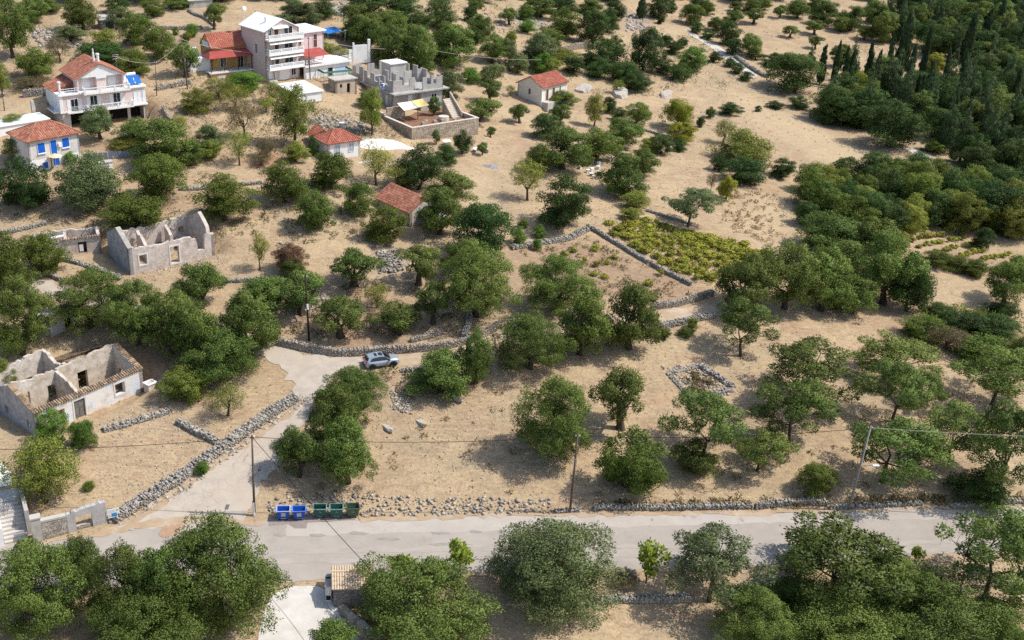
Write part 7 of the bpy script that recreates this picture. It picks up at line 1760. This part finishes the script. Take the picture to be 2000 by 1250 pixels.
bin_(554, 1013, b1, b1r, 'blue waste bin with a pale rim, leftmost of the five', 'label', 88); bin_(584.5, 1013, b1, b2r, 'blue waste bin with a blue rim, second from the pole', 'label', 86)
bin_(625, 1009, g1, g1r, 'dark green waste bin right after the blue pair', 'tri', 88); bin_(657.5, 1009, g1, g1r, 'dark green waste bin in the middle of the green three', 'tri', 88); bin_(689, 1008, g2, g2, 'olive green older waste bin, rightmost of the five', 'tri', 84)

# ================= car =================
P = G(748.6, 719.5); e = empty('parked_car', P, 71, 'silver-blue compact SUV parked on the dirt track by the wall', 'car')
a0, a1 = G(728.7, 722.4), G(768.5, 716.4); az_ = math.atan2(a1[0] - a0[0], a1[1] - a0[1]); e.rotation_euler = (0, -math.atan2(hz(a1[0], a1[1]) - hz(a0[0], a0[1]), 2.7), math.pi / 2 - az_)
M_body = mat('silver_blue_paint', (.40, .46, .50), (.38, .44, .48), 1, rough=.28, spec=.5, metal=.35); M_plast = mat('black_plastic', (.03, .03, .032), (.025, .025, .027), 3, rough=.6); M_gl = mat('car_glass', (.012, .014, .017), (.01, .012, .014), 2, rough=.06, spec=.7); M_red = mat('tail_light_red', (.45, .02, .03), (.38, .015, .025), 3, rough=.3)
yc = .93
# stations: x, z bottom, z belt, half width at bottom / belt
S = [(-2.2, .45, .95, .70, .66), (-2.12, .36, 1.08, .84, .80), (-1.6, .32, 1.10, .92, .88), (-.6, .30, 1.04, .93, .90), (.6, .30, 1.02, .93, .90), (1.2, .32, 1.03, .93, .88), (1.75, .34, .98, .91, .82), (2.08, .38, .88, .84, .72), (2.22, .46, .74, .66, .60)]
V, F = [], []
for x, zb, zt, wb, wt in S:
    zm = zb + (zt - zb) * .55
    V += [(x, yc - wb * .96, zb), (x, yc - wb, zb + .12), (x, yc - (wb + wt) / 2 - .02, zm), (x, yc - wt, zt), (x, yc - wt * .5, zt + .035), (x, yc + wt * .5, zt + .035), (x, yc + wt, zt), (x, yc + (wb + wt) / 2 + .02, zm), (x, yc + wb, zb + .12), (x, yc + wb * .96, zb)]
k = 10
for i in range(len(S) - 1):
    for j in range(k): F.append((i * k + j, (i + 1) * k + j, (i + 1) * k + (j + 1) % k, i * k + (j + 1) % k))
F += [tuple(range(k)), tuple((len(S) - 1) * k + j for j in range(k - 1, -1, -1))]
body = MB().add(V, F).build('body', M_body, e, True)
# cabin: glass house and painted roof
C_ = [(-2.08, 1.06, .80, -2.0, 1.10, .74), (-1.9, 1.08, .84, -1.72, 1.52, .66), (-.4, 1.05, .88, -.5, 1.63, .68), (.35, 1.03, .88, .2, 1.57, .66), (1.15, 1.02, .84, .95, 1.10, .74)]
V = []; 
for x0, z0, w0, x1, z1, w1 in C_: V += [(x0, yc - w0, z0), (x1, yc - w1, z1), (x1, yc + w1, z1), (x0, yc + w0, z0)]
F = []
for i in range(4):
    for j in (0, 1, 2): F.append((i * 4 + j, (i + 1) * 4 + j, (i + 1) * 4 + j + 1, i * 4 + j + 1))
MB().add(V, F).build('cabin_pillars', M_body, e)
def panel(name, pts, m, th=.012):
    p = [Vector(q) for q in pts]; n = (p[1] - p[0]).cross(p[2] - p[0]).normalized() * th; MB().add([tuple(q + n) for q in p], [tuple(range(len(p)))]).build(name, m, e)
for s in (-1, 1):
    pts = [(-1.62, yc + s * .865, 1.12), (.95, yc + s * .858, 1.07), (.30, yc + s * .70, 1.50), (-.45, yc + s * .715, 1.56), (-1.35, yc + s * .735, 1.47)]
    panel('side_window', pts if s < 0 else pts[::-1], M_gl, .03)
panel('windscreen', [(1.08, yc - .74, 1.10), (1.08, yc + .74, 1.10), (.28, yc + .60, 1.55), (.28, yc - .60, 1.55)], M_gl, .03); panel('rear_window', [(-2.0, yc + .66, 1.14), (-2.0, yc - .66, 1.14), (-1.76, yc - .58, 1.49), (-1.76, yc + .58, 1.49)], M_gl, .03)
panel('sunroof', [(-.9, yc - .42, 1.605), (.12, yc - .42, 1.60), (.12, yc + .42, 1.60), (-.9, yc + .42, 1.605)], M_gl, .02)
for s in (-1, 1):
    MB().tube([(-1.6, yc + s * .64, 1.60), (.1, yc + s * .62, 1.64)], .022, 5).build('roof_rail', M_body, e)
    MB().box(-2.2, -1.98, yc + s * .74 - .08, yc + s * .74 + .08, .78, 1.16).build('tail_light', M_red, e)
    MB().box(2.0, 2.16, yc + s * .66 - .13, yc + s * .66 + .13, .70, .84).build('headlight', mat('headlight_glass', (.7, .72, .75), (.6, .62, .65), 3, rough=.1), e)
    MB().box(.72, .9, yc + s * 1.0 - .1, yc + s * 1.0 + .1, 1.02, 1.17).build('mirror', M_plast, e)
    MB().box(-1.0, .95, yc + s * .93 - .02, yc + s * .93 + .02, .28, .40).build('sill_trim', M_plast, e)
    for x in (-1.36, 1.34):
        w = MB().tube([(x, yc + s * .93 - .13, .36), (x, yc + s * .93 + .045, .36)], .365, 18).build('wheel', M_rubber, e, False); MB().tube([(x, yc + s * .93 + .046 * s, .36), (x, yc + s * .93 + .06 * s, .36)], [.25, .22], 14).build('rim', M_metal, w)
        arch = MB(); pts_ = [(x + .45 * math.cos(q * math.pi / 8), yc + s * .935, .36 + .45 * math.sin(q * math.pi / 8)) for q in range(9)]; arch.tube(pts_, .045, 5); arch.build('wheel_arch', M_plast, e)
MB().box(-2.24, -2.05, yc - .8, yc + .8, .36, .52).build('rear_bumper', M_plast, e); MB().box(2.1, 2.24, yc - .6, yc + .6, .36, .62).build('front_grille', M_plast, e); MB().box(-2.23, -2.19, yc - .26, yc + .26, .72, .84).build('number_plate', M_paint, e)
# ================= small things =================
for i, (x, y) in enumerate(((1156,320),(1169,322),(1156,334),(1148,337),(1155,344),(1168,330),(1190,313),(1133,330),(1170,340),(1160,349))):
    P = G(x, y); o = empty('beehive', P, 30 + i * 17, 'pale beehive box standing under the olives above the vineyard', 'beehive', 'beehives under the olives'); MB().box(-.3, .3, -.25, .25, 0, .5).build('box', M_paint if i % 4 else g1r, o); MB().box(-.33, .33, -.28, .28, .5, .56).build('lid', M_white, o)
P = G(1010, 640); o = empty('pipe_gate', P, 80, 'white pipe frame gate beside the dirt track', 'gate'); MB().tube([(-1.6, 0, 0), (-1.6, 0, 1.3), (1.7, 0, 1.3), (1.7, 0, 0)], .045, 6).build('frame', M_paint, o); MB().tube([(-1.6, 0, 1.3), (.2, 0, 0)], .035, 5).build('brace', M_paint, o)
P = G(200, 330); o = empty('white_water_tank', P, 60, 'white box tank behind the grey olive below the pink house', 'tank'); MB().box(-1.6, 1.6, -.6, .6, -.3, 1.1).build('tank', M_white, o); MB().box(-1.7, 1.7, -.7, .7, 1.1, 1.2).build('cover', M_conc2, o)
P = G(200, 312); o = empty('blue_garden_fence', P, 75, 'low grey-blue fence below the trained hedge', 'fence')
for i in range(12): MB().box(i * .8 - 3, i * .8 - 2.3, 0, .06, .1, 1.2).build('panel', mat('blue_grey_paint', (.20, .24, .30), (.17, .20, .25), 2), o)
P = G(668, 252); o = empty('water_barrel', P, None, 'grey round barrel on the rocky slope', 'barrel'); MB().tube([(0, 0, 0), (0, 0, 1.1)], [.5, .5], 12).build('drum', M_conc2, o); MB().tube([(0, 0, 1.1), (0, 0, 1.18)], [.55, .55], 12).build('lid', M_white, o)
for x, y, az, lab in ((930,296,30,'white scrap sheet lying by the tiny pruned olive, left'),(950,297,-20,'white scrap sheet lying by the tiny pruned olive, right'),(873,281,50,'grey scrap pile below the terrace')):
    P = G(x, y); o = empty('scrap_sheet', P, az, lab, 'scrap'); MB().slab([(-.9, -.3, .5), (.9, -.3, .35), (.9, .4, .6), (-.9, .4, .8)], .06).build('sheet', M_awn, o); MB().box(-.5, .5, -.2, .3, 0, .4).build('block', M_conc2, o)
P = G(960, 325); heap('ash_heap', P[0], P[1], 1.5, 1.2, .3, mat('grey_ash', (.33, .32, .32), (.20, .19, .19), 3), 'grey ash and stone heap on the bare slope', 'ash heap', 0, 5)
